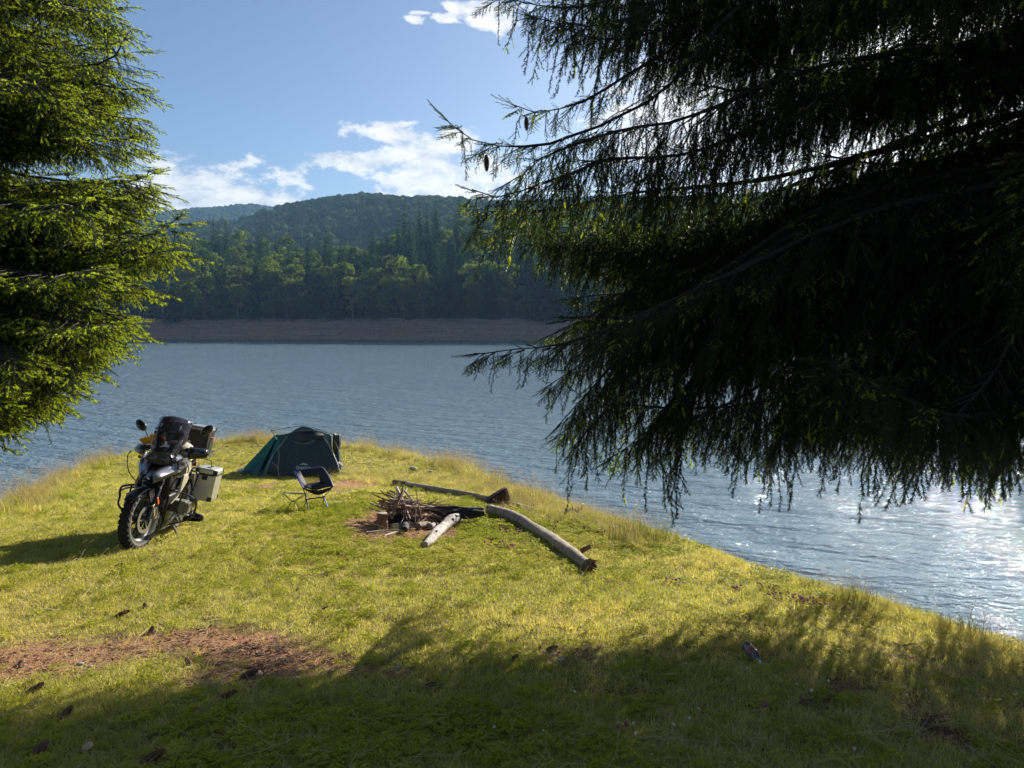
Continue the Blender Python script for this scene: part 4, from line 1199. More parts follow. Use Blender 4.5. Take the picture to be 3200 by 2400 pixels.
def finish_tree(cr, name, label, trunk_xy, base_z, top_z, r0, foliage_label=None):
    e = empty(name, (trunk_xy[0], trunk_xy[1], base_z))
    tag(e, label, 'tree')
    off = Vector((-trunk_xy[0], -trunk_xy[1], -base_z))
    tr = MB(); hs = np.linspace(0, top_z - base_z, 14)
    tr.tube([(0.05 * math.sin(h), 0.04 * math.cos(h * .8), h) for h in hs], [r0 * (1.35 if i == 0 else 1) * (1 - i / 14.5) for i in range(14)], 14, jit=.05)
    tr.build('trunk', BARK, e)
    for mb in cr.branches:
        mb.v = [tuple(Vector(v) + off) for v in mb.v]
        mb.mi = [0] * len(mb.f)
        mb.build('branch', TWIG, e, fix=False)
    D = np.array(cr.D, float); U = np.array(cr.U, float); P_ = np.array(cr.P, float) + np.array(off)
    print(name, 'shoots', len(P_))
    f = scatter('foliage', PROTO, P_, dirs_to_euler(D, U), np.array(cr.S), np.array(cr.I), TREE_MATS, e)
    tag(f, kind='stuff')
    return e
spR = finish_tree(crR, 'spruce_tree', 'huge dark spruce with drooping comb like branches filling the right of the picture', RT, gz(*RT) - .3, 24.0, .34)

# ================= left spruce
LT = np.array([-5.9, 7.6]); crL = Crown(8)
RIGHT = [(-900, 460), (-100, 430), (0, 400), (70, 360), (120, 400), (200, 430), (300, 440), (420, 430), (520, 480), (600, 500), (660, 520), (740, 560), (800, 540), (880, 500), (960, 460), (1060, 400), (1130, 330), (1200, 230), (1290, 150), (1350, 60), (1400, -100), (2400, -300)]
def okL(p):
    x, y = proj(p); return x < boundary(RIGHT, y) + 5
def keyL(pts, **kw):
    P_ = [np.array(at(q[0] - 45, q[1], q[2])) for q in pts][::-1]
    P_ = [np.array([LT[0], LT[1], P_[0][2] + .25])] + P_
    grow(crL, [tuple(p) for p in P_], .035, 'fan', **kw)
KL = [
 [(395, 45, 7.0), (330, 40, 7.1), (230, 10, 7.2), (60, -60, 7.4)],
 [(370, -60, 7.6), (260, -80, 7.6), (60, -140, 7.6)],
 [(438, 112, 7.0), (390, 190, 7.05), (300, 205, 7.1), (180, 200, 7.2), (0, 190, 7.4)],
 [(490, 278, 7.3), (430, 280, 7.3), (330, 260, 7.3), (180, 250, 7.4)],
 [(488, 372, 7.6), (420, 370, 7.6), (300, 350, 7.6), (120, 330, 7.6)],
 [(462, 425, 7.1), (400, 440, 7.1), (300, 430, 7.2), (130, 420, 7.4)],
 [(535, 535, 7.0), (490, 560, 7.0), (400, 570, 7.05), (280, 575, 7.2), (100, 590, 7.4)],
 [(500, 600, 7.5), (430, 620, 7.5), (320, 620, 7.5), (120, 600, 7.5)],
 [(606, 680, 7.0), (560, 720, 7.0), (480, 745, 7.0), (370, 740, 7.1), (240, 720, 7.2), (60, 690, 7.4)],
 [(602, 780, 6.9), (540, 790, 6.9), (450, 780, 7.0), (330, 770, 7.1), (120, 740, 7.4)],
 [(330, 600, 6.0), (290, 640, 6.0), (220, 650, 6.1), (100, 640, 6.3), (-80, 600, 6.7)],
 [(500, 900, 7.0), (440, 890, 7.0), (350, 870, 7.0), (220, 850, 7.2), (40, 820, 7.4)],
 [(350, 830, 6.0), (280, 850, 6.0), (180, 860, 6.2), (0, 830, 6.6)],
 [(440, 990, 7.0), (390, 980, 7.0), (300, 960, 7.0), (180, 930, 7.2), (0, 900, 7.5)],
 [(355, 1085, 6.9), (300, 1070, 6.9), (210, 1040, 7.0), (80, 1010, 7.2), (-80, 980, 7.4)],
 [(430, 1000, 6.3), (360, 1010, 6.3), (250, 1000, 6.4), (100, 960, 6.7)],
 [(300, 1160, 6.6), (230, 1140, 6.6), (130, 1120, 6.8), (-50, 1060, 7.1)],
 [(228, 1230, 6.7), (170, 1200, 6.7), (80, 1170, 6.8), (-80, 1110, 7.0)],
 [(160, 1270, 6.9), (90, 1250, 6.9), (0, 1220, 7.0), (-150, 1150, 7.2)],
 [(40, 1330, 6.6), (-20, 1300, 6.6), (-120, 1240, 6.8)],
 [(120, 1150, 5.6), (60, 1130, 5.7), (-60, 1080, 6.0)],
 [(200, 230, 6.2), (140, 260, 6.2), (40, 240, 6.4), (-150, 180, 6.8)],
 [(260, 300, 6.4), (190, 300, 6.4), (60, 280, 6.6), (-120, 240, 7.0)],
]
for k in KL: keyL(k, seclen=.52, dens=1.1, start=.12, new=.9, hang=.42)
rsL = np.random.default_rng(23); cnt = 0; tries = 0
while cnt < 110 and tries < 4000:
    tries += 1
    zt = 8.5 + rsL.uniform(-.9, 4.6); a = rsL.uniform(0, 6.283); dx, dy = math.cos(a), math.sin(a)
    if dx < -.45 and rsL.uniform() < .75: continue
    Lb = (2.9 - .10 * (zt - 8.5)) * rsL.uniform(.6, 1.0); sag = rsL.uniform(.05, .22)
    pts = [np.array([LT[0] + dx * Lb * q, LT[1] + dy * Lb * q, zt - sag * Lb * q - .3 * math.sin(q * 3.1) + .1 * q]) for q in np.linspace(0, 1, 6)]
    while len(pts) > 3 and not okL(pts[-1]): pts.pop()
    if len(pts) < 4: continue
    grow(crL, [tuple(p) for p in pts], .03, 'fan', seclen=.55, dens=.9, start=.1, new=.75, hang=.45)
    cnt += 1
spL = finish_tree(crL, 'spruce_tree', 'sunlit spruce with bright yellow green young shoots at the left edge', LT, gz(*LT) - .2, 17.0, .22)

# ---------------------------------------------------------------- motorcycle
BLK = mat('black_plastic', (0.012, 0.012, 0.013), 0.45, var=0.3)
BLKG = mat('black_gloss', (0.010, 0.010, 0.012), 0.18, var=0.2, coat=0.5)
RUB = mat('tyre_rubber', (0.018, 0.017, 0.016), 0.85, var=0.3)
RUBD = mat('dusty_tyre_wall', (0.10, 0.09, 0.075), 0.9, var=0.4, scale=20)
STEEL = mat('brushed_steel', (0.45, 0.43, 0.40), 0.35, 0.9)
ALU = mat('box_aluminium', (0.60, 0.57, 0.50), 0.38, 0.75, scale=3, var=0.08)
CAST = mat('cast_engine', (0.16, 0.155, 0.15), 0.5, 0.6)
SILV = mat('silver_paint', (0.13, 0.14, 0.18), 0.28, 0.4, coat=0.6)
TAN = mat('sand_paint', (0.46, 0.40, 0.28), 0.4, coat=0.3, var=0.08)
GOLD = mat('caliper_gold', (0.52, 0.42, 0.26), 0.4, 0.6)
ORNG = mat('orange_reflector', (0.75, 0.12, 0.03), 0.35)
REDL = mat('red_lens', (0.6, 0.03, 0.03), 0.25)
SEATM = mat('seat_vinyl', (0.02, 0.02, 0.022), 0.7, bump=0.002)
LENS = mat('lamp_lens', (0.10, 0.10, 0.11), 0.1, 0.3)
YEL = mat('yellow_cloth', (0.80, 0.42, 0.015), 0.8, bump=0.006, bscale=25, transl=0.2)
HIVIS = mat('neon_strap', (0.55, 0.85, 0.05), 0.7)
DECAL = mat('pale_decal', (0.55, 0.55, 0.56), 0.6)
def screen_mat():
    m = bpy.data.materials.new('smoked_screen'); m.use_nodes = True; t = NT(m.node_tree); t.n.clear()
    tr = t.new('ShaderNodeBsdfTransparent'); tr.inputs[0].default_value = (0.40, 0.36, 0.40, 1)
    gl = t.new('ShaderNodeBsdfGlossy'); gl.inputs[0].default_value = (0.9, 0.88, 0.95, 1); gl.inputs['Roughness'].default_value = 0.12
    df = t.new('ShaderNodeBsdfDiffuse'); df.inputs[0].default_value = (0.09, 0.075, 0.09, 1)
    m1 = t.new('ShaderNodeMixShader'); m1.inputs[0].default_value = 0.30; t.l.new(tr.outputs[0], m1.inputs[1]); t.l.new(df.outputs[0], m1.inputs[2])
    fr = t.new('ShaderNodeFresnel'); fr.inputs[0].default_value = 1.5
    m2 = t.new('ShaderNodeMixShader'); t.l.new(fr.outputs[0], m2.inputs[0]); t.l.new(m1.outputs[0], m2.inputs[1]); t.l.new(gl.outputs[0], m2.inputs[2])
    o = t.new('ShaderNodeOutputMaterial'); t.l.new(m2.outputs[0], o.inputs[0]); return m
SCREEN = screen_mat()

fc = G3(416, 1717)       # front wheel contact
HEAD = R(-81)
LEAN = R(-12)
hx_, hy_ = math.cos(HEAD), math.sin(HEAD)
mid = Vector((fc.x - hx_ * .76, fc.y - hy_ * .76, 0))
zf = gz(fc.x, fc.y); zr = gz(fc.x - hx_ * 1.51, fc.y - hy_ * 1.51)
bike = empty('motorcycle', (mid.x, mid.y, (zf + zr) / 2 + 0.005), (LEAN, -math.atan2(zf - zr, 1.51), HEAD))
tag(bike, 'black touring motorcycle with aluminium side boxes leaning on its side stand in the grass', 'motorcycle')
STEER = R(-15)
AX = Vector((-math.sin(R(26)), 0, math.cos(R(26)))); A0 = Vector((0.70, 0, 0.335))
MS = Matrix.Translation(A0) @ Matrix.Rotation(STEER, 4, AX) @ Matrix.Translation(-A0)
def wheel(cx, cz, rt, wt, rr, parent, M, discs, name='wheel'):
    Mw = (M if M is not None else Matrix.Identity(4)) @ Matrix.Translation((cx, 0, cz))
    mb = MB(); h = wt / 2
    mb.lathe([(rr - .01, -h * .62), (rr + .02, -h * .86), (rt - .045, -h), (rt - .022, -h * .86), (rt - .012, -h * .5), (rt - .008, 0), (rt - .012, h * .5), (rt - .022, h * .86), (rt - .045, h), (rr + .02, h * .86), (rr - .01, h * .62)], 40, 0)
    tyre = mb.build('tyre', [RUB, RUBD], parent); 
    me = tyre.data
    for p in me.polygons:
        if abs(p.center.y) > h * .80 and math.hypot(p.center.x, p.center.z) < rt - .03: p.material_index = 1
    me.transform(Mw)
    kb = MB(); n = 30
    for k in range(n):
        for j, yy in enumerate((-.72, -.25, .25, .72)):
            th = 2 * math.pi * (k + (.5 if j in (1, 2) else 0)) / n
            rad = rt - (.016 if abs(yy) > .5 else .006)
            kb.box((rad * math.cos(th), yy * h, rad * math.sin(th)), (.022, h * .40, .040), (0, -th, 0))
        for sy in (-1, 1):
            th = 2 * math.pi * (k + .25) / n; rad = rt - .034
            kb.box((rad * math.cos(th), sy * h * .93, rad * math.sin(th)), (.030, .014, .026), (0, -th, 0))
    kb.build('tread', RUB, parent, smooth=False, bevel=0.002).data.transform(Mw)
    rb = MB()
    for (w0, w1) in ((1, -1),):
        rb.lathe([(rr + .008, h * .66), (rr + .012, h * .60), (rr - .006, h * .52), (rr - .022, h * .30), (rr - .022, -h * .30), (rr - .006, -h * .52), (rr + .012, -h * .60), (rr + .008, -h * .66), (rr - .03, -h * .34), (rr - .034, 0), (rr - .03, h * .34)], 40, 0, closed=True)
    rb.build('rim', mat('rim_metal', (0.22, 0.21, 0.19), 0.4, 0.7), parent).data.transform(Mw)
    sp = MB()
    for k in range(5):
        for s_ in (-.16, .16):
            th = 2 * math.pi * k / 5 + s_ * .9; t2 = 2 * math.pi * k / 5 + s_ * 1.5
            sp.tube([(0.045 * math.cos(th), 0, .045 * math.sin(th)), ((rr - .03) * .55 * math.cos(t2), .0, (rr - .03) * .55 * math.sin(t2)), ((rr - .028) * math.cos(t2), 0, (rr - .028) * math.sin(t2))], [.016, .012, .013], 6)
    sp.build('spokes', BLK, parent).data.transform(Mw)
    hb = MB(); hb.lathe([(.0, -.075), (.03, -.075), (.034, -.05), (.05, -.045), (.05, .045), (.034, .05), (.03, .075), (0, .075)], 20)
    hb.build('hub', CAST, parent).data.transform(Mw)
    for y_ in discs:
        db = MB(); db.lathe([(.153, y_ - .0025), (.153, y_ + .0025), (.112, y_ + .0025), (.112, y_ - .0025)], 40, closed=True)
        for k in range(6):
            th = k * 1.047; db.box((.08 * math.cos(th), y_, .08 * math.sin(th)), (.075, .004, .014), (0, -th, 0))
        db.build('brake_disc', STEEL, parent).data.transform(Mw)
fw = empty('front_wheel', (0, 0, 0)); fw.parent = bike
wheel(.76, .335, .338, .125, .248, fw, MS, (-.066, .066))
rw = empty('rear_wheel', (0, 0, 0)); rw.parent = bike
wheel(-.75, .325, .325, .17, .225, rw, None, (-.075,))

# fork
mb = MB(); 
for s_ in (-1, 1):
    y = .098 * s_
    mb.tube([(.76, y, .335), (.73, y, .42), (.59, y, .68)], [.030, .032, .028], 12, 0)
    mb.tube([(.59, y, .68), (.40, y, 1.02)], .021, 12, 1)
mb.box((.565, 0, .735), (.07, .24, .035), (0, R(26), 0)); mb.box((.43, 0, .99), (.08, .24, .03), (0, R(26), 0))
mb.build('fork', [BLK, STEEL], bike, bevel=.003).data.transform(MS)
cb = MB()
for s_ in (-1, 1):
    cb.box((.655, .098 * s_, .40), (.055, .05, .125), (0, R(18), 0)); cb.box((.70, .11 * s_, .47), (.04, .03, .07), (0, R(26), 0))
    cb.tube([(.66, .125 * s_, .345), (.63, .13 * s_, .40), (.655, .125 * s_, .47)], .008, 8)
cb.build('brake_caliper', GOLD, bike, bevel=.006).data.transform(MS)
rf = MB()
for s_ in (-1, 1): rf.box((.655, .135 * s_, .545), (.028, .012, .085), (0, R(26), 0))
rf.build('reflector', ORNG, bike, bevel=.004).data.transform(MS)
# low mudguard hugging the front wheel
rows = []
for i in range(15):
    th = R(-8 + 178 * i / 14); r_ = .372
    row = []
    for j in range(7):
        u = (j - 3) / 3; row.append((.76 + (r_ - .028 * u * u) * math.cos(th), u * .078 * (1 - .25 * (i / 14 - .5) ** 2), .335 + (r_ - .028 * u * u) * math.sin(th)))
    rows.append(row)
mb = MB(); mb.grid(rows[4:]); mb.box((.72, .088, .60), (.10, .012, .16), (0, R(26), 0)); mb.box((.72, -.088, .60), (.10, .012, .16), (0, R(26), 0))
mb.build('front_mudguard', BLK, bike, solid=.004).data.transform(MS)
# engine and gearbox
mb = MB()
mb.box((.10, 0, .42), (.46, .30, .34)); mb.box((-.22, 0, .44), (.30, .24, .30)); mb.box((.33, 0, .46), (.10, .24, .30), (0, R(12), 0)); mb.lathe([(0, .19), (.10, .19), (.12, .15), (.12, .05)], 24, M=Matrix.Translation((.3, 0, .5)) @ Matrix.Rotation(R(-90), 4, 'Z'))
mb.build('engine', BLK, bike, bevel=.02)
for s_ in (-1, 1):
    mb = MB(); 
    for k in range(7): mb.box((.16, s_ * (.165 + .014 * k), .46), (.17, .006, .15))
    mb.box((.16, s_ * .21, .46), (.13, .12, .12))
    mb.box((.16, s_ * .295, .455), (.19, .07, .155), None, 0)
    mb.box((.16, s_ * .345, .455), (.165, .05, .125))
    mb.box((.18, s_ * .372, .455), (.09, .014, .06), None, 1)
    mb.build('cylinder', [CAST, STEEL], bike, bevel=.012)
    # exhaust downpipe
    mb = MB(); mb.tube(smooth_path([(.22, s_ * .24, .38), (.34, s_ * .22, .30), (.30, s_ * .14, .20), (.05, s_ * .10, .17), (-.30, s_ * .10, .19)], 5), .021, 10)
    mb.build('exhaust_pipe', STEEL, bike)
    # crash bars
    cbm = MB(); y = s_
    cbm.tube(smooth_path([(.38, y * .14, .66), (.36, y * .30, .64), (.28, y * .435, .58), (.20, y * .45, .46), (.22, y * .42, .34), (.26, y * .20, .24), (.28, y * .10, .22)], 5), .0135, 8)
    cbm.tube(smooth_path([(.26, y * .44, .54), (.10, y * .43, .55), (-.02, y * .36, .56), (-.06, y * .20, .58)], 4), .012, 8)
    cbm.tube(smooth_path([(.36, y * .30, .64), (.42, y * .29, .45), (.30, y * .34, .30)], 4), .011, 8)
    cbm.build('crash_bar', BLKG, bike)
mb = MB(); mb.tube(smooth_path([(-.30, .12, .20), (-.42, .17, .24), (-.50, .21, .34)], 4), .026, 10, 0); mb.tube([(-.50, .215, .34), (-.72, .225, .44), (-.93, .235, .53)], [.052, .062, .058], 14, 0); mb.tube([(-.93, .235, .53), (-.955, .236, .541)], [.045, .03], 14, 1)
mb.build('muffler', [STEEL, BLK], bike)
# skid plate
mb = MB(); mb.prism([(.42, .34), (.38, .20), (.28, .155), (-.15, .15), (-.16, .17), (.27, .185), (.35, .24), (.38, .35)], -.13, .13); mb.build('skid_plate', CAST, bike, bevel=.004)
# radiators / body sides
def side_ring(x, zc, hw, hh, p=2.6, n=20):
    out = []
    for k in range(n):
        th = 2 * math.pi * k / n; c, s_ = math.cos(th), math.sin(th)
        out.append((x, hw * math.copysign(abs(c) ** (2 / p), c), zc + hh * math.copysign(abs(s_) ** (2 / p), s_)))
    return out
mb = MB(); mb.loft([side_ring(.50, .90, .10, .10), side_ring(.44, .92, .17, .15), side_ring(.30, .94, .20, .17), side_ring(.10, .93, .21, .18), side_ring(-.08, .88, .17, .16), side_ring(-.20, .82, .11, .11)])
mb.build('fuel_tank', BLKG, bike)
mb = MB(); mb.box((.38, 0, .72), (.16, .30, .30), (0, R(14), 0)); mb.box((.18, 0, .70), (.36, .22, .20)); mb.build('radiator_cowl', BLK, bike, bevel=.02)
for s_ in (-1, 1):
    # sand coloured lower fairing sweeping down and forward, silver panel above it
    out = []
    poly = [(.30, .85), (.16, .86), (.08, .80), (.17, .74), (.32, .58), (.38, .50), (.45, .51), (.39, .66), (.36, .77)]
    mb = MB(); mb.prism(poly, s_ * .215, s_ * .245)
    for q in range(len(mb.v)):
        x, y, z = mb.v[q]; mb.v[q] = (x, y * (1 - .55 * max(0, (.66 - z)) * 2) + s_ * .02 * math.cos((z - .75) * 6), z)
    mb.build('lower_fairing', TAN, bike, bevel=.008)
    mb = MB(); mb.prism([(.56, .98), (.46, 1.06), (.16, 1.05), (.02, .98), (.06, .93), (.30, .93), (.44, .90), (.54, .92)], s_ * .20, s_ * .228)
    mb.build('upper_fairing', SILV, bike, bevel=.008)
    mb = MB(); mb.prism([(.10, 1.00), (-.06, .98), (-.14, .88), (-.02, .80), (.10, .86)], s_ * .195, s_ * .215); mb.build('side_panel', TAN, bike, bevel=.006)
# beak
def br(x, hw, zt, zb): return [(x, -hw, zt - .02), (x, -hw * .45, zt), (x, hw * .45, zt), (x, hw, zt - .02), (x, hw * .85, zb), (x, -hw * .85, zb)]
mb = MB(); mb.loft([br(.44, .15, .98, .90), br(.60, .14, .95, .86), br(.76, .105, .90, .84), br(.92, .06, .855, .83), br(.98, .025, .838, .826)]); mb.build('beak', BLKG, bike, bevel=.006)
for s_ in (-1, 1):
    mb = MB()
    rows = []
    for x, y0, y1, zt in [(.46, .17, .24, .99), (.58, .15, .225, .965), (.70, .12, .175, .93), (.82, .088, .125, .895), (.93, .05, .072, .86)]:
        rows.append([(x, s_ * y0 * .55, zt + .008), (x, s_ * y0, zt + .004), (x, s_ * y1, zt - .035), (x - .01, s_ * y1 * .96, zt - .085)])
    mb.grid(rows); mb.build('beak_wing', SILV, bike, solid=.006)
# headlamp unit
mb = MB(); mb.loft([side_ring(.44, 1.03, .15, .075), side_ring(.54, 1.035, .165, .085), side_ring(.615, 1.03, .145, .07)]); mb.build('headlamp_housing', BLKG, bike)
for (y, r_) in ((.068, .052), (-.07, .044)):
    mb = MB(); mb.lathe([(0, .012), (r_ * .7, .008), (r_, 0), (r_ * 1.06, -.012)], 24, M=Matrix.Translation((.622, y, 1.03)) @ Matrix.Rotation(R(-90), 4, 'Z')); mb.build('headlight', LENS, bike)
mb = MB(); mb.box((.50, 0, 1.12), (.06, .22, .12), (0, R(-30), 0)); mb.tube([(.44, -.11, 1.02), (.46, -.12, 1.2), (.40, -.11, 1.3)], .009, 6); mb.tube([(.44, .11, 1.02), (.46, .12, 1.2), (.40, .11, 1.3)], .009, 6); mb.build('dashboard', BLK, bike, bevel=.008)
# windscreen and its clip on spoiler
def sheet(z0, z1, x0, x1, w0, w1, bow, n=9, m=9, top=None):
    rows = []
    for i in range(n):
        q = i / (n - 1); z = z0 + (z1 - z0) * q; x = x0 + (x1 - x0) * q; hw = (w0 + (w1 - w0) * math.sin(q * 1.6))
        if q > .8: hw *= 1 - .25 * ((q - .8) / .2) ** 2
        row = []
        for j in range(m):
            u = (j / (m - 1) - .5) * 2; row.append((x - bow * u * u, hw * u, z - .02 * u * u * q))
        rows.append(row)
    return rows
mb = MB(); mb.grid(sheet(1.06, 1.40, .61, .44, .14, .205, .12)); mb.build('windscreen', SCREEN, bike, solid=.004)
mb = MB(); mb.grid(sheet(1.34, 1.53, .49, .37, .195, .20, .11)); mb.build('screen_spoiler', SCREEN, bike, solid=.004)
mb = MB()
for s_ in (-1, 1):
    mb.box((.465, s_ * .11, 1.405), (.02, .014, .05), (0, R(-28), 0)); mb.tube([(.585, s_ * .13, 1.10), (.50, s_ * .175, 1.27)], .006, 6)
mb.build('screen_bracket', STEEL, bike, bevel=.003)
# small pale figure sticker on the screen
poly = [(-.045, -.01), (-.035, .012), (-.025, .0), (-.018, .018), (-.006, .012), (-.002, .045), (.012, .055), (.026, .048), (.026, .022), (.016, .010), (.030, -.006), (.075, -.030), (.030, -.020), (.0, -.018), (-.012, -.006), (-.02, -.02)]
mb = MB(); mb.prism([(-a, b) for a, b in poly], 0, .002, plane='YZ', M=Matrix.Translation((.562, .02, 1.185)) @ Matrix.Rotation(R(-26), 4, 'Y')); mb.build('sticker', DECAL, bike, smooth=False)
# handlebar with guards, levers, mirrors
mb = MB(); mb.tube(smooth_path([(.16, -.43, 1.09), (.22, -.30, 1.11), (.33, -.16, 1.13), (.37, 0, 1.10), (.33, .16, 1.13), (.22, .30, 1.11), (.16, .43, 1.09)], 5), .0125, 8); mb.tube([(.165, -.44, 1.09), (.21, -.32, 1.107)], .018, 10); mb.tube([(.165, .44, 1.09), (.21, .32, 1.107)], .018, 10)
mb.tube([(.24, -.40, 1.09), (.30, -.24, 1.09)], .006, 6); mb.tube([(.24, .40, 1.09), (.30, .24, 1.09)], .006, 6)
mb.box((.28, -.25, 1.13), (.07, .08, .05)); mb.box((.28, .25, 1.13), (.07, .08, .05)); mb.box((.36, 0, 1.13), (.1, .1, .05))
mb.build('handlebar', BLK, bike, bevel=.004).data.transform(MS)
for s_ in (-1, 1):
    rows = []
    for i in range(8):
        q = i / 7; y = s_ * (.27 + .195 * q); row = []
        for j in range(6):
            v = j / 5; row.append((.335 - .10 * q * q + .035 * math.sin(v * 3.14) - .02 * v, y, 1.02 + .035 * q + v * (.155 - .055 * q) * (1 if q < .95 else .8)))
        rows.append(row)
    mb = MB(); mb.grid(rows); mb.build('hand_guard', BLKG, bike, solid=.006).data.transform(MS)
    mb = MB(); mb.tube(smooth_path([(.25, s_ * .28, 1.13), (.27, s_ * .30, 1.24), (.26, s_ * .37, 1.335)], 4), .008, 8)
    mb.build('mirror_stem', BLK, bike).data.transform(MS)
    mb = MB(); mb.ball((.0, 0, 0), (.028, .088, .052), 10, M=Matrix.Translation((.26, s_ * .425, 1.385)) @ Matrix.Rotation(s_ * R(38), 4, 'X')); mb.build('mirror', BLKG, bike).data.transform(MS)
# turn signals
for (x, s_, z) in ((.50, -1, 1.0), (.50, 1, 1.0), (-.98, 1, .78), (-.98, -1, .78)):
    mb = MB(); mb.tube([(x, s_ * .16, z), (x, s_ * .23, z)], .010, 6); mb.ball((x, s_ * .245, z), (.03, .035, .022), 6); mb.build('indicator', mat('amber_lens', (.35, .13, .03), .3), bike)
# seat, rear frame, rack, tail
mb = MB(); mb.loft([side_ring(-.04, .88, .09, .05), side_ring(-.16, .87, .13, .06), side_ring(-.34, .87, .15, .06), side_ring(-.44, .92, .15, .06), side_ring(-.70, .93, .13, .05), side_ring(-.78, .93, .09, .03)]); mb.build('seat', SEATM, bike)
mb = MB()
for s_ in (-1, 1):
    mb.tube([(-.10, s_ * .12, .62), (-.45, s_ * .13, .80), (-.92, s_ * .13, .86)], .014, 8); mb.tube([(-.20, s_ * .13, .50), (-.62, s_ * .13, .84)], .012, 8)
    mb.tube(smooth_path([(-.40, s_ * .13, .84), (-.42, s_ * .23, .82), (-.46, s_ * .25, .80), (-.92, s_ * .25, .80), (-.96, s_ * .20, .80), (-.96, s_ * .05, .80)], 3), .010, 8)
    mb.tube(smooth_path([(-.44, s_ * .25, .80), (-.40, s_ * .24, .60), (-.36, s_ * .22, .50), (-.60, s_ * .25, .47), (-.88, s_ * .25, .50), (-.93, s_ * .25, .78)], 4), .009, 8)
    mb.tube([(-.45, s_ * .10, .93), (-.60, s_ * .14, 1.0), (-.95, s_ * .15, 1.0)], .011, 8)
mb.tube([(-.95, -.15, 1.0), (-.95, .15, 1.0)], .011, 8); mb.tube([(-.70, -.145, 1.0), (-.70, .145, 1.0)], .011, 8)
mb.build('rear_frame', BLK, bike)
mb = MB(); mb.tube([(-.18, -.07, .42), (-.50, -.10, .36), (-.75, -.09, .325)], [.055, .05, .06], 10); mb.tube([(-.25, 0, .50), (-.50, 0, .80)], .035, 12); mb.build('swingarm', CAST, bike)
rows = []
for i in range(9):
    th = R(70 + 110 * i / 8); rows.append([(-.75 + (.37 - .02 * u * u) * math.cos(th), u * .10, .325 + (.37 - .02 * u * u) * math.sin(th)) for u in (-1, -.5, 0, .5, 1)])
mb = MB(); mb.grid(rows); mb.build('rear_mudguard', BLK, bike, solid=.004)
mb = MB(); mb.box((-.99, 0, .86), (.04, .16, .06)); mb.build('tail_light', REDL, bike, bevel=.008)
mb = MB(); mb.box((-1.03, 0, .66), (.006, .18, .14), (0, R(20), 0)); mb.build('number_plate', mat('plate_white', (.7, .7, .68), .5), bike)
# stands
sx0, sy0 = (-.02, .16)
ground_gap = -.0
mb = MB(); mb.tube([(.00, .13, .26), (-.06, .235, .10), (-.10, .315, -.035)], [.018, .014, .013], 8); mb.box((-.10, .325, -.045), (.075, .045, .012), (R(12), 0, 0)); mb.tube([(.03, .14, .24), (-.03, .19, .12)], .006, 6); mb.build('side_stand', CAST, bike)
mb = MB(); mb.tube([(-.18, .13, .27), (-.42, .15, .15)], .016, 8); mb.tube([(-.18, -.13, .27), (-.42, -.15, .15)], .016, 8); mb.tube([(-.36, -.145, .18), (-.36, .145, .18)], .012, 8); mb.build('centre_stand', BLK, bike)
for s_ in (-1, 1):
    mb = MB(); mb.tube([(-.12, s_ * .14, .31), (-.12, s_ * .24, .31)], .013, 8); mb.box((-.12, s_ * .275, .315), (.055, .09, .022)); mb.build('foot_peg', STEEL, bike, bevel=.004)
# boxes
def hardbox(name, c, size, lidh, cut, body, lid, lidname='lid'):
    lx, ly, lz = size
    e = MB(); x0, x1 = -lx / 2, lx / 2; y0, y1 = -ly / 2, ly / 2
    s_ = 1 if c[1] >= 0 else -1; k = cut
    oct_ = [(x0 + k, y0), (x1 - k, y0), (x1, y0 + k), (x1, y1 - k), (x1 - k, y1), (x0 + k, y1), (x0, y1 - k), (x0, y0 + k)]
    e.prism([(a + c[0], b + c[1]) for a, b in oct_], c[2] - lz / 2, c[2] + lz / 2 - lidh, plane='XY')
    o = e.build(name, body, bike, bevel=.004)
    l = MB(); l.prism([(a + c[0], b + c[1]) for a, b in oct_], c[2] + lz / 2 - lidh + .006, c[2] + lz / 2 - .02, plane='XY')
    q = [((a * .965) + c[0], (b * .955) + c[1]) for a, b in oct_]; l.prism(q, c[2] + lz / 2 - .02, c[2] + lz / 2, plane='XY')
    l.build('lid', lid, o, bevel=.006)
    f = MB()
    for (a, b) in ((x0, y0), (x1, y0), (x1, y1), (x0, y1)):
        a_ = a - math.copysign(k * .42, a); b_ = b - math.copysign(k * .42, b)
        for zz, hh in ((lz / 2 - lidh / 2 - .008, lidh * .9), (-lz / 2 + .03, .06)):
            f.box((c[0] + a_, c[1] + b_, c[2] + zz), (.062, .020, hh), (0, 0, math.atan2(b, a) + R(90) if False else (R(-45) if a * b > 0 else R(45))))
    f.box((c[0] + x1 + .003, c[1], c[2] + lz / 2 - lidh - .045), (.012, .07, .055)); f.box((c[0] + x1 + .002, c[1], c[2] + lz / 2 - lidh - .004), (.008, ly * .8, .022))
    f.box((c[0] - lx * .22, c[1], c[2] + lz / 2 + .004), (.03, .04, .012)); f.box((c[0] + lx * .22, c[1], c[2] + lz / 2 + .004), (.03, .04, .012))
    f.box((c[0], c[1] + s_ * (ly / 2 + .003), c[2] + lz / 2 - lidh), (lx * .8, .008, .022))
    f.build('corner_guard', BLK, o, bevel=.003)
    return o
pl = hardbox('side_box', (-.72, .33, .67), (.46, .27, .42), .075, .045, ALU, ALU); tag(pl, 'bare aluminium side box with black corners')
pr = hardbox('side_box', (-.72, -.33, .67), (.46, .27, .42), .075, .045, ALU, ALU)
tb_ = hardbox('top_box', (-.74, -.03, 1.25), (.42, .54, .31), .06, .04, mat('black_alu', (.02, .02, .022), .4, .3), mat('grey_lid', (.34, .36, .40), .35, .6)); tag(tb_, 'black top box with a grey metal lid')
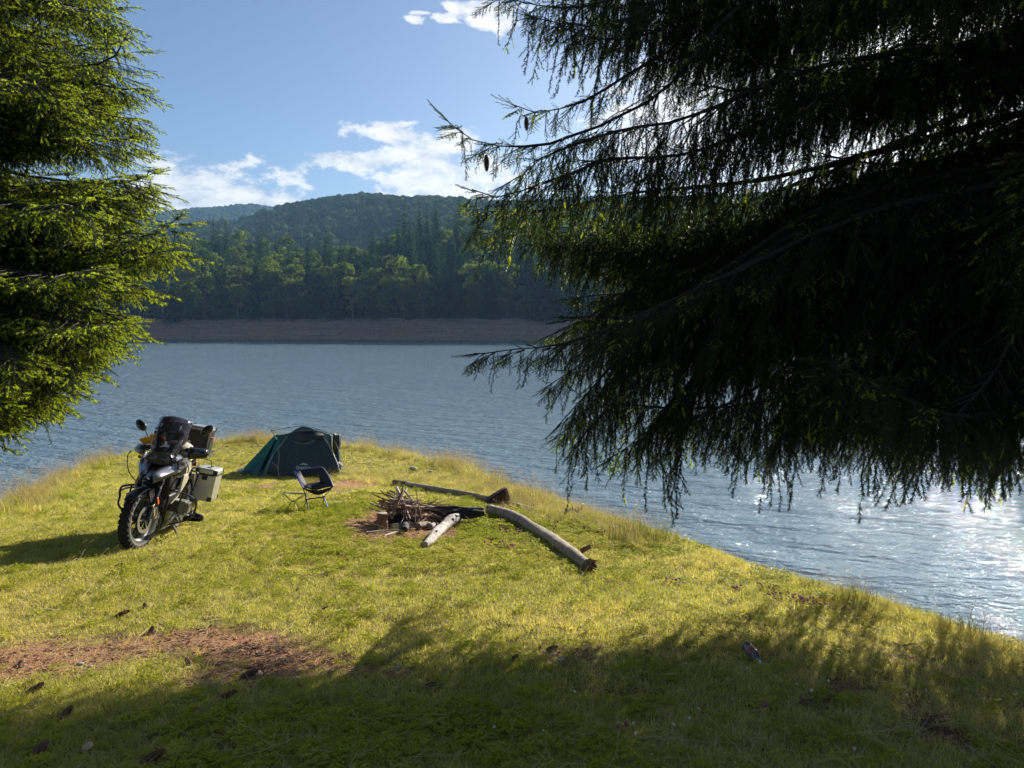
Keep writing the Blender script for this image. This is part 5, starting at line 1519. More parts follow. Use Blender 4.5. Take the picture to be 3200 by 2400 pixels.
mb = MB(); mb.box((-.74, 0, 1.075), (.44, .58, .02)); mb.box((-.55, .0, 1.03), (.03, .5, .03)); mb.tube([(-.52, -.28, 1.045), (-.50, .0, 1.04), (-.52, .29, 1.045), (-.9, .30, 1.045)], .010, 6); mb.build('luggage_rack', BLK, bike, bevel=.005)
# bottle in its strap on the outer side of the top box, and cables
mb = MB(); mb.tube([(-.60, .285, 1.06), (-.60, .285, 1.24)], .030, 12, 0); mb.tube([(-.60, .285, 1.24), (-.60, .285, 1.285)], .027, 12, 1); mb.build('flask', [STEEL, mat('pink_cap', (.7, .25, .22), .4)], bike)
mb = MB(); mb.tube(smooth_path([(-.52, .22, 1.00), (-.50, .36, .98), (-.50, .38, .88), (-.52, .38, .82)], 5), .005, 5); mb.tube(smooth_path([(.3, -.1, 1.05), (.42, -.22, .98), (.36, -.24, .80), (.34, -.18, .6)], 5), .007, 5); mb.tube(smooth_path([(.28, .12, 1.08), (.30, .235, 1.0), (.16, .25, .90), (.10, .22, .7)], 5), .006, 5)
mb.tube(smooth_path([(.30, -.42, 1.03), (.30, -.45, .95), (.33, -.38, .78), (.36, -.25, .68)], 5), .006, 5)
mb.build('cable', BLK, bike)
mb = MB(); mb.box((-.30, .145, .985), (.10, .02, .03)); mb.box((-.22, .16, .90), (.018, .012, .11)); mb.build('strap', HIVIS, bike, bevel=.003)
mb = MB(); mb.ball((.06, .06, 1.11), (.17, .20, .12), 10, rough=.03); mb.box((.06, .12, 1.12), (.36, .022, .235), None, 1); mb.build('tank_bag', [mat('tank_bag_cloth', (.34, .31, .26), .8), BLK], bike)
# yellow gloves pushed behind the screen
BM_ = Matrix.Translation(bike.location) @ Euler(bike.rotation_euler).to_matrix().to_4x4()
mb = MB()
for (x, y, z, a, b, c) in [(.38, -.22, 1.20, .06, .09, .04), (.34, -.28, 1.175, .05, .07, .035), (.40, -.15, 1.225, .05, .06, .05), (.36, -.19, 1.25, .035, .05, .03), (.41, -.25, 1.18, .03, .05, .03), (.40, -.09, 1.23, .04, .05, .04)]: mb.ball((x, y, z), (a, b, c), 8, rough=.12)
g = mb.build('gloves', YEL, None); g.data.transform(BM_); tag(g, 'crumpled yellow gloves tucked between the windscreen and handlebar of the motorcycle', 'gloves')

# pair of black boots lying behind the side stand
def boot(loc, rot, label):
    e = empty('boot', loc, rot); e.scale = (1.08, 1.08, 1.08); tag(e, label, 'boot', 'black riding boots lying by the motorcycle')
    LE = mat('boot_leather', (.012, .012, .013), .22, coat=.6, var=.3, scale=20)
    mb = MB(); secs = []
    for (x, zc, hw, hh) in [(.17, .045, .012, .02), (.15, .05, .035, .035), (.10, .055, .047, .045), (.03, .065, .045, .058), (-.03, .08, .042, .072), (-.09, .075, .04, .075), (-.12, .06, .03, .05)]:
        secs.append([(x, hw * math.cos(2 * math.pi * k / 12), zc + hh * math.sin(2 * math.pi * k / 12)) for k in range(12)])
    mb.loft(secs); mb.build('foot', LE, e)
    mb = MB(); secs = []
    for (z, xc, a, b) in [(-.05, .075, .060, .048), (-.12, .078, .062, .052), (-.20, .070, .060, .058), (-.28, .062, .056, .064), (-.36, .055, .050, .068)]:
        secs.append([(z, b * math.sin(2 * math.pi * k / 14), xc + a * math.cos(2 * math.pi * k / 14)) for k in range(14)])
    mb.loft(secs, cap=False); mb.build('shaft', LE, e, solid=.006)
    mb = MB(); mb.prism([(.175, -.03), (.17, .03), (.10, .05), (0, .04), (-.08, .042), (-.125, .02), (-.125, -.02), (-.08, -.042), (0, -.035), (.10, -.048)], 0, .014, plane='XY'); mb.build('sole', RUB, e, bevel=.003)
    mb = MB(); mb.box((.0, .045, .12), (.03, .012, .05)); mb.box((-.16, -.03, .125), (.03, .04, .012)); mb.box((-.27, -.03, .115), (.03, .04, .012)); mb.box((.02, -.045, .10), (.035, .012, .03)); mb.build('buckle', STEEL, e, bevel=.003)
    return e
p = G3(596, 1640); boot((p.x, p.y, p.z + .05), (R(-12), 0, R(-8)), 'nearer of two black shiny boots collapsed in the grass by the motorcycle, toe pointing right')
p = G3(556, 1630); boot((p.x, p.y, p.z + .07), (R(20), 0, R(4)), 'farther black boot half hidden behind the nearer one beside the motorcycle')

# ---------------------------------------------------------------- tent
TEAL = mat('teal_nylon', (0.008, 0.12, 0.11), 0.55, var=0.12, scale=3, bump=0.004, bscale=6, transl=0.28, tcol=(0.015, 0.26, 0.22))
TEAL2 = mat('dark_teal_nylon', (0.012, 0.078, 0.078), 0.5, var=0.15, scale=3, bump=0.004, bscale=6, transl=0.18)
TDARK = mat('charcoal_nylon', (0.015, 0.033, 0.034), 0.5, var=0.25, scale=2.5, bump=0.005, bscale=5, transl=0.10)
TWIN = mat('window_flap', (0.008, 0.013, 0.015), 0.5, var=0.2)
PIPE = mat('pole_sleeve', (0.24, 0.31, 0.29), 0.55)
TLIGHT = mat('sage_nylon', (0.13, 0.19, 0.165), 0.55, transl=0.3)
MINT = mat('mint_groundsheet', (0.09, 0.42, 0.34), 0.6, transl=0.3)
WHT = mat('tent_white_print', (0.55, 0.62, 0.60), 0.7)
GREYB = mat('grey_bundle', (0.36, 0.34, 0.34), 0.8, bump=0.01, bscale=15)
CORD = mat('tan_cord', (0.45, 0.36, 0.24), 0.8)
tc0 = G3(948, 1488)
TW = tc0.y / F    # metres per photo pixel at the front of the tent
tent = empty('tent', tc0, (0, 0, math.atan2(-tc0.x, tc0.y) * -0.0))
tag(tent, 'green and charcoal dome tent pitched on the tip of the headland', 'tent')
def tl(px, py, dy=0.0):
    """tent local point: picture offsets at the tent plane, dy metres further back"""
    k = 1 + dy / tc0.y
    return ((px - 1600) * TW * k - tc0.x, dy, CAM_Z + (1000 - py) * TW * k - tc0.z)
def lerp(a, b, t): return tuple(x + (y - x) * t for x, y in zip(a, b))
def sagline(a, b, n, sag=0.0, d=(0, 0, -1)):
    return [tuple(x + dd * sag * math.sin(math.pi * i / (n - 1)) for x, dd in zip(lerp(a, b, i / (n - 1)), d)) for i in range(n)]
archP = [(826, 1489, 0.0), (838, 1452, .03), (856, 1418, .12), (878, 1390, .25), (900, 1362, .38), (924, 1342, .48), (948, 1334, .52), (973, 1338, .48), (998, 1354, .40), (1022, 1382, .28), (1042, 1420, .15), (1056, 1455, .05), (1064, 1486, 0.0)]
arch = [tuple(v) for v in smooth_path([tl(*p) for p in archP], 4)]
base = sagline(tl(826, 1489, 0), tl(1064, 1487, 0), len(arch), .16, (0, -1, 0))
NA = len(arch)
rows = []
for i in range(NA):
    a, b = base[i], arch[i]; n = 13; row = []
    for j in range(n):
        q = j / (n - 1); p = lerp(a, b, q)
        bul = .10 * math.sin(math.pi * min(1, q)) * math.sin(math.pi * i / (NA - 1))
        row.append((p[0], p[1] - bul + .008 * math.sin(i * 1.3 + j), p[2]))
    rows.append(row)
mb = MB(); mb.grid(rows); fp = mb.build('front_panel', [TDARK, mat('front_top_grey', (.06, .08, .08), .55)], tent, solid=.003)
for p in fp.data.polygons:
    if p.center.z > .97: p.material_index = 1  # top faces of the front panel get a lighter grey
mb = MB(); mb.tube(arch, .012, 8); mb.build('pole_arch', PIPE, tent)
# vent window with its rolled edge and the door zip seam
def on_front(px, py):
    k = min(range(NA), key=lambda i: abs(base[i][0] - tl(px, py)[0])); i = k
    x, _, z = tl(px, py)
    best = min((p for r in rows for p in r), key=lambda p: (p[0] - x) ** 2 + (p[2] - z) ** 2)
    return (x, best[1] - .016, z)
win = [on_front(*p) for p in [(905, 1358), (930, 1356), (955, 1355), (980, 1358), (1000, 1364), (1002, 1372), (985, 1381), (960, 1387), (935, 1388), (915, 1382), (907, 1370)]]
mb = MB(); cpt = tuple(sum(c) / len(win) for c in zip(*win)); mb.v = [cpt] + win; mb.f = [(0, i + 1, (i + 1) % len(win) + 1) for i in range(len(win))]; mb.mi = [0] * len(win); mb.build('window', TWIN, tent, solid=.003)
mb = MB(); mb.tube(smooth_path([on_front(*p) for p in [(903, 1357), (930, 1354), (955, 1353), (985, 1356), (1004, 1362)]], 3), .010, 6); mb.build('window_hood', TLIGHT, tent)
mb = MB(); mb.tube(smooth_path([on_front(*p) for p in [(912, 1386), (935, 1391), (958, 1389), (974, 1381)]], 3), .006, 5); mb.build('seam', PIPE, tent)
# roof and rear
apex = tl(948, 1334, .52); backL = tl(850, 1486, 2.1); backR = tl(1060, 1484, 2.1)
bk = [tl(p[0], p[1], 2.3 - p[2] * .9) for p in archP]; bk = [tuple(v) for v in smooth_path(bk, 4)]
rws = []
for i in range(NA):
    rws.append([(lambda p, q: (p[0], p[1], p[2] + .05 * math.sin(math.pi * q) * (p[2] > .3)))(lerp(arch[i], bk[i], q / 8), q / 8) for q in range(9)])
for i in range(NA): 
    rws[i] = [(x, y, z * (1.0 - .42 * (q / 8) ** 1.3)) for q, (x, y, z) in enumerate(rws[i])]
mb = MB(); mb.grid(rws); mb.build('body', TEAL2, tent, solid=.003)
mb = MB(); mb.v = [rws[i][8] for i in range(NA)] + [lerp(rws[0][8], rws[-1][8], .5)]; mb.f = [(i, i + 1, NA) for i in range(NA - 1)]; mb.mi = [0] * (NA - 1); mb.build('rear_panel', TEAL2, tent)
# ridge pole with hooks
tipL = tl(849, 1346, .35); tipR = tl(1037, 1358, .45)
mb = MB(); mb.tube(smooth_path([tipL, tl(875, 1341, .42), tl(903, 1336, .5), tl(948, 1332, .55), tl(990, 1340, .5), tipR], 4), .006, 6)
for (a, b) in ((903, 1336), (990, 1341), (849, 1346), (1037, 1357)): mb.box(tl(a, b, .48 if a in (903, 990) else .38), (.03, .02, .03))
mb.build('ridge_pole', BLK, tent)
i878 = min(range(NA), key=lambda i: (arch[i][0] - tl(878, 1390, .25)[0]) ** 2 + (arch[i][2] - tl(878, 1390, .25)[2]) ** 2)
tip2 = tl(858, 1360, .35)
# upper left roof gusset
def patch4(a, b, c, d, n=7, m=7, bul=(0, -.03, 0)):
    return [[tuple(x + w * math.sin(math.pi * i / (n - 1)) * math.sin(math.pi * j / (m - 1)) for x, w in zip(lerp(lerp(a, b, i / (n - 1)), lerp(d, c, i / (n - 1)), j / (m - 1)), bul)) for j in range(m)] for i in range(n)]
mb = MB(); top = arch[i878:NA // 2 + 1]; m_ = len(top)
rowsg = [[lerp(lerp(tip2, apex, j / (m_ - 1)), top[j], q / 4) for j in range(m_)] for q in range(5)]
rowsg = [[(x, y + .02 * math.sin(j), z - .05 * math.sin(math.pi * j / (m_ - 1)) * (1 - q / 4)) for j, (x, y, z) in enumerate(r)] for q, r in enumerate(rowsg)]
mb.grid(rowsg); mb.build('roof_gusset', TEAL2, tent, solid=.003)
botL = tl(745, 1481, .35); bm1 = tl(800, 1490, .05); bm2 = tl(818, 1490, .0)
mb = MB(); mb.grid(patch4(tip2, botL, bm1, tl(862, 1372, .30), 9, 9, (.02, .06, -.07))); mb.build('vestibule', TEAL, tent, solid=.003)
mb = MB(); mb.grid(patch4(tl(862, 1368, .30), bm1, bm2, tl(866, 1380, .34), 9, 5, (.0, .16, 0))); mb.build('vestibule_fold', TEAL2, tent, solid=.003)
mb = MB(); mb.grid(patch4(tl(865, 1372, .28), bm2, arch[0], arch[i878], 9, 7, (0, -.04, 0))); mb.build('vestibule_wing', TEAL, tent, solid=.003)
mb = MB(); mb.tube(smooth_path([tl(851, 1350, .33), tl(864, 1368, .28), arch[i878]], 4), .010, 6); mb.tube(smooth_path([tl(872, 1388, .2), tl(846, 1440, .0), tl(830, 1488, -.04)], 4), .008, 6); mb.build('piping', mat('green_piping', (.04, .22, .17), .5), tent)
mb = MB(); mb.grid(patch4(tip2, botL, tl(760, 1480, 1.6), tl(880, 1345, 1.3), 7, 7, (0, 0, -.05))); mb.build('vestibule_back', TEAL2, tent, solid=.003)
# ragged lower hem
mb = MB(); mb.grid([[tl(745 + 75 * j / 8, 1481 + 6 * j / 8 - (14 * math.sin(math.pi * j / 8) if i else 0), .32 - .26 * j / 8 + .04 * i) for j in range(9)] for i in range(2)]); mb.build('hem', TDARK, tent, solid=.003)
# right end: sage gusset, dark flap, mint ground sheet corner
iR = min(range(NA), key=lambda i: abs(arch[i][0] - tl(1040, 1416, .15)[0]) + abs(arch[i][2] - tl(1040, 1416, .15)[2]))
iA = NA // 2 + 5
mb = MB(); ar = arch[iA:iR + 1]; m_ = len(ar)
gl_ = smooth_path([tl(1000, 1347, .45), tl(1020, 1354, .44), tl(1037, 1359, .43), tl(1036, 1378, .38), tl(1037, 1398, .32), tl(1042, 1416, .22)], 4)
mb.grid([[lerp(ar[j], tuple(gl_[int(round(j * (len(gl_) - 1) / (m_ - 1)))]), q / 4) for j in range(m_)] for q in range(5)])
mb.build('sage_gusset', TLIGHT, tent, solid=.003)
mb = MB(); fl_ = [(1036, 1360), (1046, 1367), (1056, 1365), (1057, 1395), (1053, 1418), (1056, 1450), (1048, 1452), (1040, 1425), (1034, 1405), (1034, 1380)]
mb.prism([(tl(*p)[0] - .03, tl(*p)[2]) for p in fl_], .28, .46); mb.build('door_flap', TDARK, tent, bevel=.012)
mb = MB(); mb.tube(smooth_path([tl(1040, 1400, .33), tl(1048, 1425, .30), tl(1056, 1452, .25)], 3), .012, 6); mb.build('flap_seam', GREYB, tent)
mb = MB(); mb.grid([[tl(1060 + 4 * i, 1462 + 5 * i, .05 + .1 * i), tl(1072 + 4 * i, 1476 + 3 * i, .1 + .05 * i), tl(1087 + i, 1483 + i, .0 + .12 * i)] for i in range(3)] + [[tl(1062, 1488, .0), tl(1073, 1488, -.02), tl(1084, 1485, -.02)]]); mb.build('groundsheet_corner', MINT, tent, solid=.004)
# print on the front: peaks and the name
zig = [(942, 1452), (950, 1448), (955, 1447), (951, 1452), (957, 1449), (955, 1453), (961, 1451), (965, 1453.5), (957, 1456), (959, 1453.6), (951, 1456), (954, 1450.5), (944, 1454.5)]
def flat_on(poly, name, m):
    vs = [on_front(*p) for p in poly]; yb = min(v[1] for v in vs)
    mb = MB(); mb.prism([(v[0], v[2]) for v in vs], yb - .008, yb - .004); return mb.build(name, m, tent, smooth=False)
def logo_stroke(pts, w_):
    mb = MB(); vs = [on_front(*p) for p in pts]; yb = min(v[1] for v in vs) - .01
    mb.tube([(v[0], yb, v[2]) for v in vs], w_, 4, flat=1.0); return mb
mb = MB(); yb = on_front(955, 1449)[1] - .014
for pts in ([(941, 1454), (952, 1448.5)], [(952, 1448.5), (947.5, 1454.5)], [(948, 1454.5), (957.5, 1450)], [(957.5, 1450), (954, 1455)], [(954.5, 1455), (961, 1452)], [(961, 1452), (965, 1454.5)]):
    mb.tube([(tl(*p)[0], yb, tl(*p)[2] + .028) for p in pts], .0085, 4)
mb.build('peak_emblem', WHT, tent, smooth=False)
cu = bpy.data.curves.new('lettering', 'FONT'); cu.body = 'Quechua'; cu.size = .098; cu.extrude = .001; cu.align_x = 'CENTER'; cu.offset = .0012
tmp = bpy.data.objects.new('lettering_curve', cu); C.objects.link(tmp); bpy.context.view_layer.update()
lm = bpy.data.meshes.new_from_object(tmp.evaluated_get(bpy.context.evaluated_depsgraph_get())); bpy.data.objects.remove(tmp)
lo_ = bpy.data.objects.new('lettering', lm); C.objects.link(lo_); lo_.parent = tent; lm.materials.clear(); lm.materials.append(WHT)
q_ = tl(953, 1461); lo_.location = (q_[0], on_front(954, 1462)[1] - .02, q_[2]); lo_.rotation_euler = (R(84), 0, 0)
# guy cord
mb = MB(); mb.tube(smooth_path([arch[i878 - 2], tl(872, 1420, -.05), tl(869, 1462, -.25), tl(872, 1488, -.45)], 4), .005, 5); mb.tube(smooth_path([tl(869, 1464, -.25), tl(862, 1454, -.2), tl(850, 1445, -.1)], 3), .005, 5); mb.build('guy_cord', CORD, tent)
mb = MB(); mb.tube(smooth_path([on_front(*p) for p in [(838, 1474), (880, 1468), (930, 1464), (985, 1466), (1040, 1472)]], 4), .004, 5); mb.tube(smooth_path([on_front(*p) for p in [(905, 1388), (893, 1420), (888, 1450), (890, 1468)]], 4), .004, 5); mb.build('zip', BLK, tent)
for a_, b_ in ((tipR, tl(1100, 1500, -.9)), (tl(800, 1420, .3), tl(715, 1492, .1))):
    g_ = Vector(b_) + tent.location; g_.z = gz(g_.x, g_.y) + .02; g_ -= tent.location
    mb = MB(); mb.tube([a_, tuple(g_)], .003, 4); mb.tube([tuple(g_ + Vector((0, 0, -.05))), tuple(g_ + Vector((.01, 0, .05)))], .006, 5); mb.build('guy_line', CORD, tent)
# bundles at either end
def bundle(px, py, dy, r, m, label, n=5):
    p = tl(px, py, dy); mb = MB(); random.seed(px)
    for _ in range(n): mb.ball((random.uniform(-.6, .6) * r[0], random.uniform(-.4, .4) * r[1], random.uniform(-.2, .4) * r[2]), (r[0] * .7, r[1] * .7, r[2] * .7), 7, rough=.15)
    o = mb.build('cloth_bundle', m, None); o.location = Vector(p) + tent.location; tag(o, label, 'bundle'); return o
bundle(750, 1470, .15, (.075, .06, .055), mat('white_bag', (.62, .60, .58), .7, bump=.01, bscale=20), 'crumpled white bag at the left corner of the tent')
bundle(1063, 1453, .18, (.10, .08, .07), GREYB, 'rolled grey towel hanging at the right corner of the tent')
bundle(1058, 1462, .12, (.06, .06, .05), mat('dark_shoe', (.05, .03, .03), .6), 'small dark shoe under the grey towel beside the tent')

# ---------------------------------------------------------------- folding chair
ch0 = G3(1010, 1592); CK = ch0.y / F
chair = empty('camping_chair', ch0 + Vector((0, 0, .03)), (0, 0, 0))
tag(chair, 'low black folding camping chair with blue edging standing on the grass before the tent', 'chair')
def cl_(px, py, dy=0.0):
    k = 1 + dy / ch0.y
    return Vector(((px - 1600) * CK * k - ch0.x, dy, CAM_Z + (1000 - py) * CK * k - ch0.z))
BLUE = mat('blue_tube', (0.07, 0.10, 0.42), 0.3, 0.4); CHB = mat('chair_black', (0.012, 0.012, 0.022), 0.7, transl=0.1)
NAVY = mat('navy_edging', (0.05, 0.055, 0.22), 0.5)
def mesh_mat():
    m = bpy.data.materials.new('see_through_mesh'); m.use_nodes = True; t = NT(m.node_tree); t.n.clear()
    tr = t.new('ShaderNodeBsdfTransparent'); tr.inputs[0].default_value = (.9, .9, .9, 1); df = t.new('ShaderNodeBsdfDiffuse'); df.inputs[0].default_value = (.03, .028, .03, 1)
    mx = t.new('ShaderNodeMixShader'); mx.inputs[0].default_value = .42; t.l.new(tr.outputs[0], mx.inputs[1]); t.l.new(df.outputs[0], mx.inputs[2])
    o = t.new('ShaderNodeOutputMaterial'); t.l.new(mx.outputs[0], o.inputs[0]); return m
MESH = mesh_mat()
A = cl_(921, 1476, .22); B = cl_(1012, 1468, .30); Cc = cl_(1041, 1526, -.12); D = cl_(948, 1532, -.16)     # back top left, back top right, seat front right, seat front left
E = cl_(958, 1518, .16); Fp = cl_(1000, 1512, .20)      # where back meets seat
def quad(a, b, c, d, n=7, m=7, bul=(0, 0, 0)): return patch4(tuple(a), tuple(b), tuple(c), tuple(d), n, m, bul)
Am, Bm = A.lerp(B, .16), A.lerp(B, .80)
Em, Fm = E + Vector((0, 0, .0)), Fp
mb = MB(); mb.grid(quad(A, D, E, Am, 7, 4, (0, .02, -.01))); mb.build('left_wing', mat('chair_grey', (.22, .19, .20), .7, transl=.2), chair, solid=.004)
mb = MB(); mb.grid(quad(Bm, Fp, Cc, B, 7, 5, (0, .03, -.02))); mb.build('right_wing', CHB, chair, solid=.004)
mb = MB(); mb.grid(quad(Am, E, Fp, Bm, 7, 7, (0, .04, 0))); mb.build('back_mesh', MESH, chair)
mb = MB(); mb.grid(quad(E, D, Cc, Fp, 7, 7, (0, 0, -.075))); mb.build('seat', CHB, chair, solid=.005)
mb = MB(); fr_ = smooth_path([D, D.lerp(Cc, .25) + Vector((0, 0, -.03)), D.lerp(Cc, .5) + Vector((0, 0, -.045)), D.lerp(Cc, .75) + Vector((0, 0, -.03)), Cc], 4)
mb.grid([[tuple(p) for p in fr_], [tuple(p + Vector((0, .03, -.07 * math.sin(math.pi * i / (len(fr_) - 1)) - .01))) for i, p in enumerate(fr_)]]); mb.build('seat_front', CHB, chair, solid=.005)
mb = MB(); mb.tube(smooth_path([D, D.lerp(A, .5) + Vector((-.012, 0, 0)), A + Vector((.0, 0, -.03)), A + Vector((.03, 0, 0)), A.lerp(B, .5) + Vector((0, 0, .01)), B + Vector((-.05, 0, .012)), B + Vector((.01, 0, -.03)), B.lerp(Cc, .5) + Vector((.015, 0, 0)), Cc], 5), .010, 8)
mb.build('edging', NAVY, chair)
mb = MB(); mb.tube([tuple(D), tuple(D.lerp(A, .97))], .009, 8); mb.build('back_pole', BLUE, chair)
h1 = cl_(957, 1566, -.02); h2 = cl_(1012, 1559, .02)
mb = MB(); mb.tube([h1, h2], .011, 8); mb.ball(h1, .022, 6); mb.ball(h2, .022, 6)
for a_, b_ in ((h1, D), (h1, E), (h2, Cc), (h2, Fp)): mb.tube([a_, b_], .007, 6)
mb.build('frame', BLK, chair)
for a_, b_, m_ in ((h1, cl_(963, 1597, -.17), BLUE), (h2, cl_(1024, 1591, -.13), BLUE), (h1, cl_(950, 1594, .14), BLK), (h2, cl_(1009, 1586, .17), BLK)):
    mb = MB(); mb.tube([a_, b_], .009 if m_ is BLUE else .007, 8); mb.ball(b_, .011, 5); mb.build('leg', m_, chair)

# small folding table beside the chair
tb0 = G3(915, 1600); TK = tb0.y / F
table = empty('camping_table', tb0, (0, 0, 0)); tag(table, 'small folding table with thin cloth top and spidery legs left of the camping chair', 'table')
def tt_(px, py, dy=0.0):
    k = 1 + dy / tb0.y
    return Vector(((px - 1600) * TK * k - tb0.x, dy, CAM_Z + (1000 - py) * TK * k - tb0.z))
c1, c2, c3, c4 = tt_(880, 1540, -.14), tt_(958, 1545, -.12), tt_(956, 1541, .22), tt_(884, 1537, .22)
CLOTH = mat('table_cloth_green', (.12, .22, .15), .6, transl=.4)
mb = MB(); mb.grid(quad(c1, c2, c3, c4, 6, 6, (0, 0, -.012))); mb.build('table_top', CLOTH, table, solid=.003)
mb = MB(); mb.tube([c1, c4], .006, 6); mb.tube([c2, c3], .006, 6); mb.build('end_bar', GREYB, table)
hb1 = tt_(912, 1566, 0); hb2 = tt_(919, 1566, .04)
mb = MB(); mb.tube([hb1, hb2], .009, 6); mb.build('hub', BLK, table)
for a_, b_ in ((hb1, c1), (hb1, c4), (hb2, c2), (hb2, c3)): mb = MB(); mb.tube([a_, b_], .0045, 6); mb.build('strut', mat('dull_alu', (.25, .24, .16), .5, .5), table)
for a_, b_ in ((hb1, tt_(892, 1598, -.10)), (hb2, tt_(932, 1603, -.16)), (hb1, tt_(899, 1590, .16)), (hb2, tt_(940, 1592, .14))): mb = MB(); mb.tube([a_, b_], .0045, 6); mb.build('leg', mat('dull_alu', (.25, .24, .16), .5, .5), table)

# ---------------------------------------------------------------- fire place
ASHW = mat('weathered_wood', (0.20, 0.155, 0.11), 0.85, var=0.25, col2=(0.36, 0.29, 0.22), scale=11, bump=0.02, bscale=18, stretch=None)
PALEW = mat('bleached_wood', (0.20, 0.165, 0.145), 0.8, var=0.3, col2=(0.46, 0.41, 0.38), scale=9, bump=0.03, bscale=16)
CHAR = mat('charred_wood', (0.008, 0.007, 0.007), 0.8, var=0.4, bump=0.02, bscale=14)
BRNW = mat('brown_stick', (0.15, 0.072, 0.040), 0.85, var=0.4, col2=(0.32, 0.18, 0.10), scale=5, bump=.004)
SPLIT = mat('split_plank', (0.50, 0.34, 0.18), 0.7, var=0.15, scale=3)
GREYW = mat('grey_stick', (0.34, 0.29, 0.25), 0.85, var=0.2)
STON = mat('ash_stone', (0.12, 0.105, 0.095), 0.9, var=0.35, bump=0.01, bscale=20)
STONL = mat('pale_stone', (0.28, 0.25, 0.22), 0.85, var=0.2, bump=0.005)
def log(name, ends, rads, m, label, cat, n=14, lift=1.0, seed=0, group=None, pts=None, caps=None, jit=.06):
    random.seed(seed)
    P_ = pts if pts else []
    if not pts:
        for k, (px, py) in enumerate(ends):
            g_ = G3(px, py); P_.append(Vector((g_.x, g_.y, g_.z)))
    sp = smooth_path(P_, 6); N_ = len(sp); rr = np.interp(np.linspace(0, 1, N_), np.linspace(0, 1, len(rads)), rads)
    out = []
    for p, r_ in zip(sp, rr): out.append(Vector((p.x, p.y, (gz(p.x, p.y) + r_ * .95 * lift + .012) if pts is None else p.z)))
    mb = MB(); c0 = sum(out, Vector()) / len(out)
    # uneven girth shared along the length
    fr = frame_along(out); vs = []
    for i, (p, a, b) in enumerate(fr):
        for k in range(n):
            th = 2 * math.pi * k / n
            q = rr[i] * (1 + jit * math.sin(3 * th + i * .25 + seed) + jit * .7 * math.sin(2 * th - i * .37) + random.uniform(-.3, .3) * jit)
            vs.append(p - c0 + a * (math.cos(th) * q) + b * (math.sin(th) * q))
    m0 = len(fr); fs = [(i * n + k, i * n + (k + 1) % n, (i + 1) * n + (k + 1) % n, (i + 1) * n + k) for i in range(m0 - 1) for k in range(n)]
    fs += [tuple(range(n - 1, -1, -1)), tuple((m0 - 1) * n + k for k in range(n))]
    mb.add(vs, fs); o = mb.build(name, m if isinstance(m, list) else [m], None, angle=50); o.location = c0
    if label: tag(o, label, cat, group)
    return o, out
# the long thin pole, charred at its left end
o, P1 = log('fallen_pole', [(1232, 1516), (1300, 1527), (1400, 1545), (1500, 1563), (1580, 1580), (1665, 1600)], [.055, .052, .050, .048, .042, .03], ASHW, 'long thin grey brown pole lying behind the fire place, charred at its left end', 'log', seed=3)
o.data.materials.append(CHAR)
for p in o.data.polygons:
    if p.center.x < (P1[0] - o.location).x + .42 + .1 * math.sin(p.center.z * 60): p.material_index = 1
# the thick crooked log at the right
o2, P2 = log('fallen_log', [(1532, 1614), (1580, 1625), (1640, 1650), (1690, 1680), (1740, 1716), (1790, 1752), (1838, 1786)], [.088, .080, .068, .064, .066, .066, .052], ASHW, 'thick crooked debarked log lying diagonally right of the fire place', 'log', n=18, seed=5, jit=.045)
mb = MB(); e_ = P2[-1] - o2.location
random.seed(3)
for k in range(12):
    a_ = random.uniform(0, 6.28); mb.tube([e_ + Vector((math.cos(a_) * .05, 0, math.sin(a_) * .05)), e_ + Vector((.03 + random.uniform(0, .06), -.07 - random.uniform(0, .05), math.sin(a_) * .07))], [.016, .004], 5)
mb.build('splintered_end', BRNW, o2)
mb = MB(); mb.tube([P2[-6] - o2.location + Vector((.06, .03, .04)), P2[-6] - o2.location + Vector((.16, .06, .08))], [.03, .022], 8); mb.build('branch_stub', BRNW, o2)
# bleached driftwood log
o3, P3 = log('driftwood_log', [(1438, 1628), (1412, 1645), (1385, 1668), (1355, 1693), (1328, 1716)], [.078, .082, .066, .056, .038], PALEW, 'bleached white knotty driftwood log lying in front of the fire place', 'log', n=18, seed=9, jit=.12)
mb = MB()
for (i, dx, dz, r_) in ((8, .05, .05, .028), (4, .03, .07, .022), (12, -.03, .06, .02), (17, .02, .055, .016)):
    c_ = P3[min(i, len(P3) - 1)] - o3.location; mb.ball((c_.x + dx, c_.y - .05, c_.z + dz), (r_, r_, r_ * .8), 7, rough=.15)
mb.build('knot', CHAR, o3)
mb = MB(); mb.tube([P3[1] - o3.location + Vector((.05, 0, 0)), P3[1] - o3.location + Vector((.30, -.05, -.06))], [.014, .004], 5); mb.tube([P3[2] - o3.location + Vector((-.05, -.05, .02)), P3[2] - o3.location + Vector((-.14, -.10, .05))], [.02, .01], 5); mb.build('side_twig', PALEW, o3)
# upright block by the fire
pb = G3(1192, 1652); e = empty('log_block', pb, (0, 0, .4)); tag(e, 'short brown log block standing upright at the left of the fire place', 'log block')
mb = MB(); mb.tube([(0, 0, -.03), (0, .0, .10), (.015, 0, .205)], [.088, .078, .074], 9, jit=.12); mb.build('bark', BRNW, e)
mb = MB(); mb.lathe([(0, .209), (.045, .211), (.062, .206)], 9, axis='Z', M=Matrix.Translation((.015, 0, 0))); mb.build('cut_top', GREYW, e)
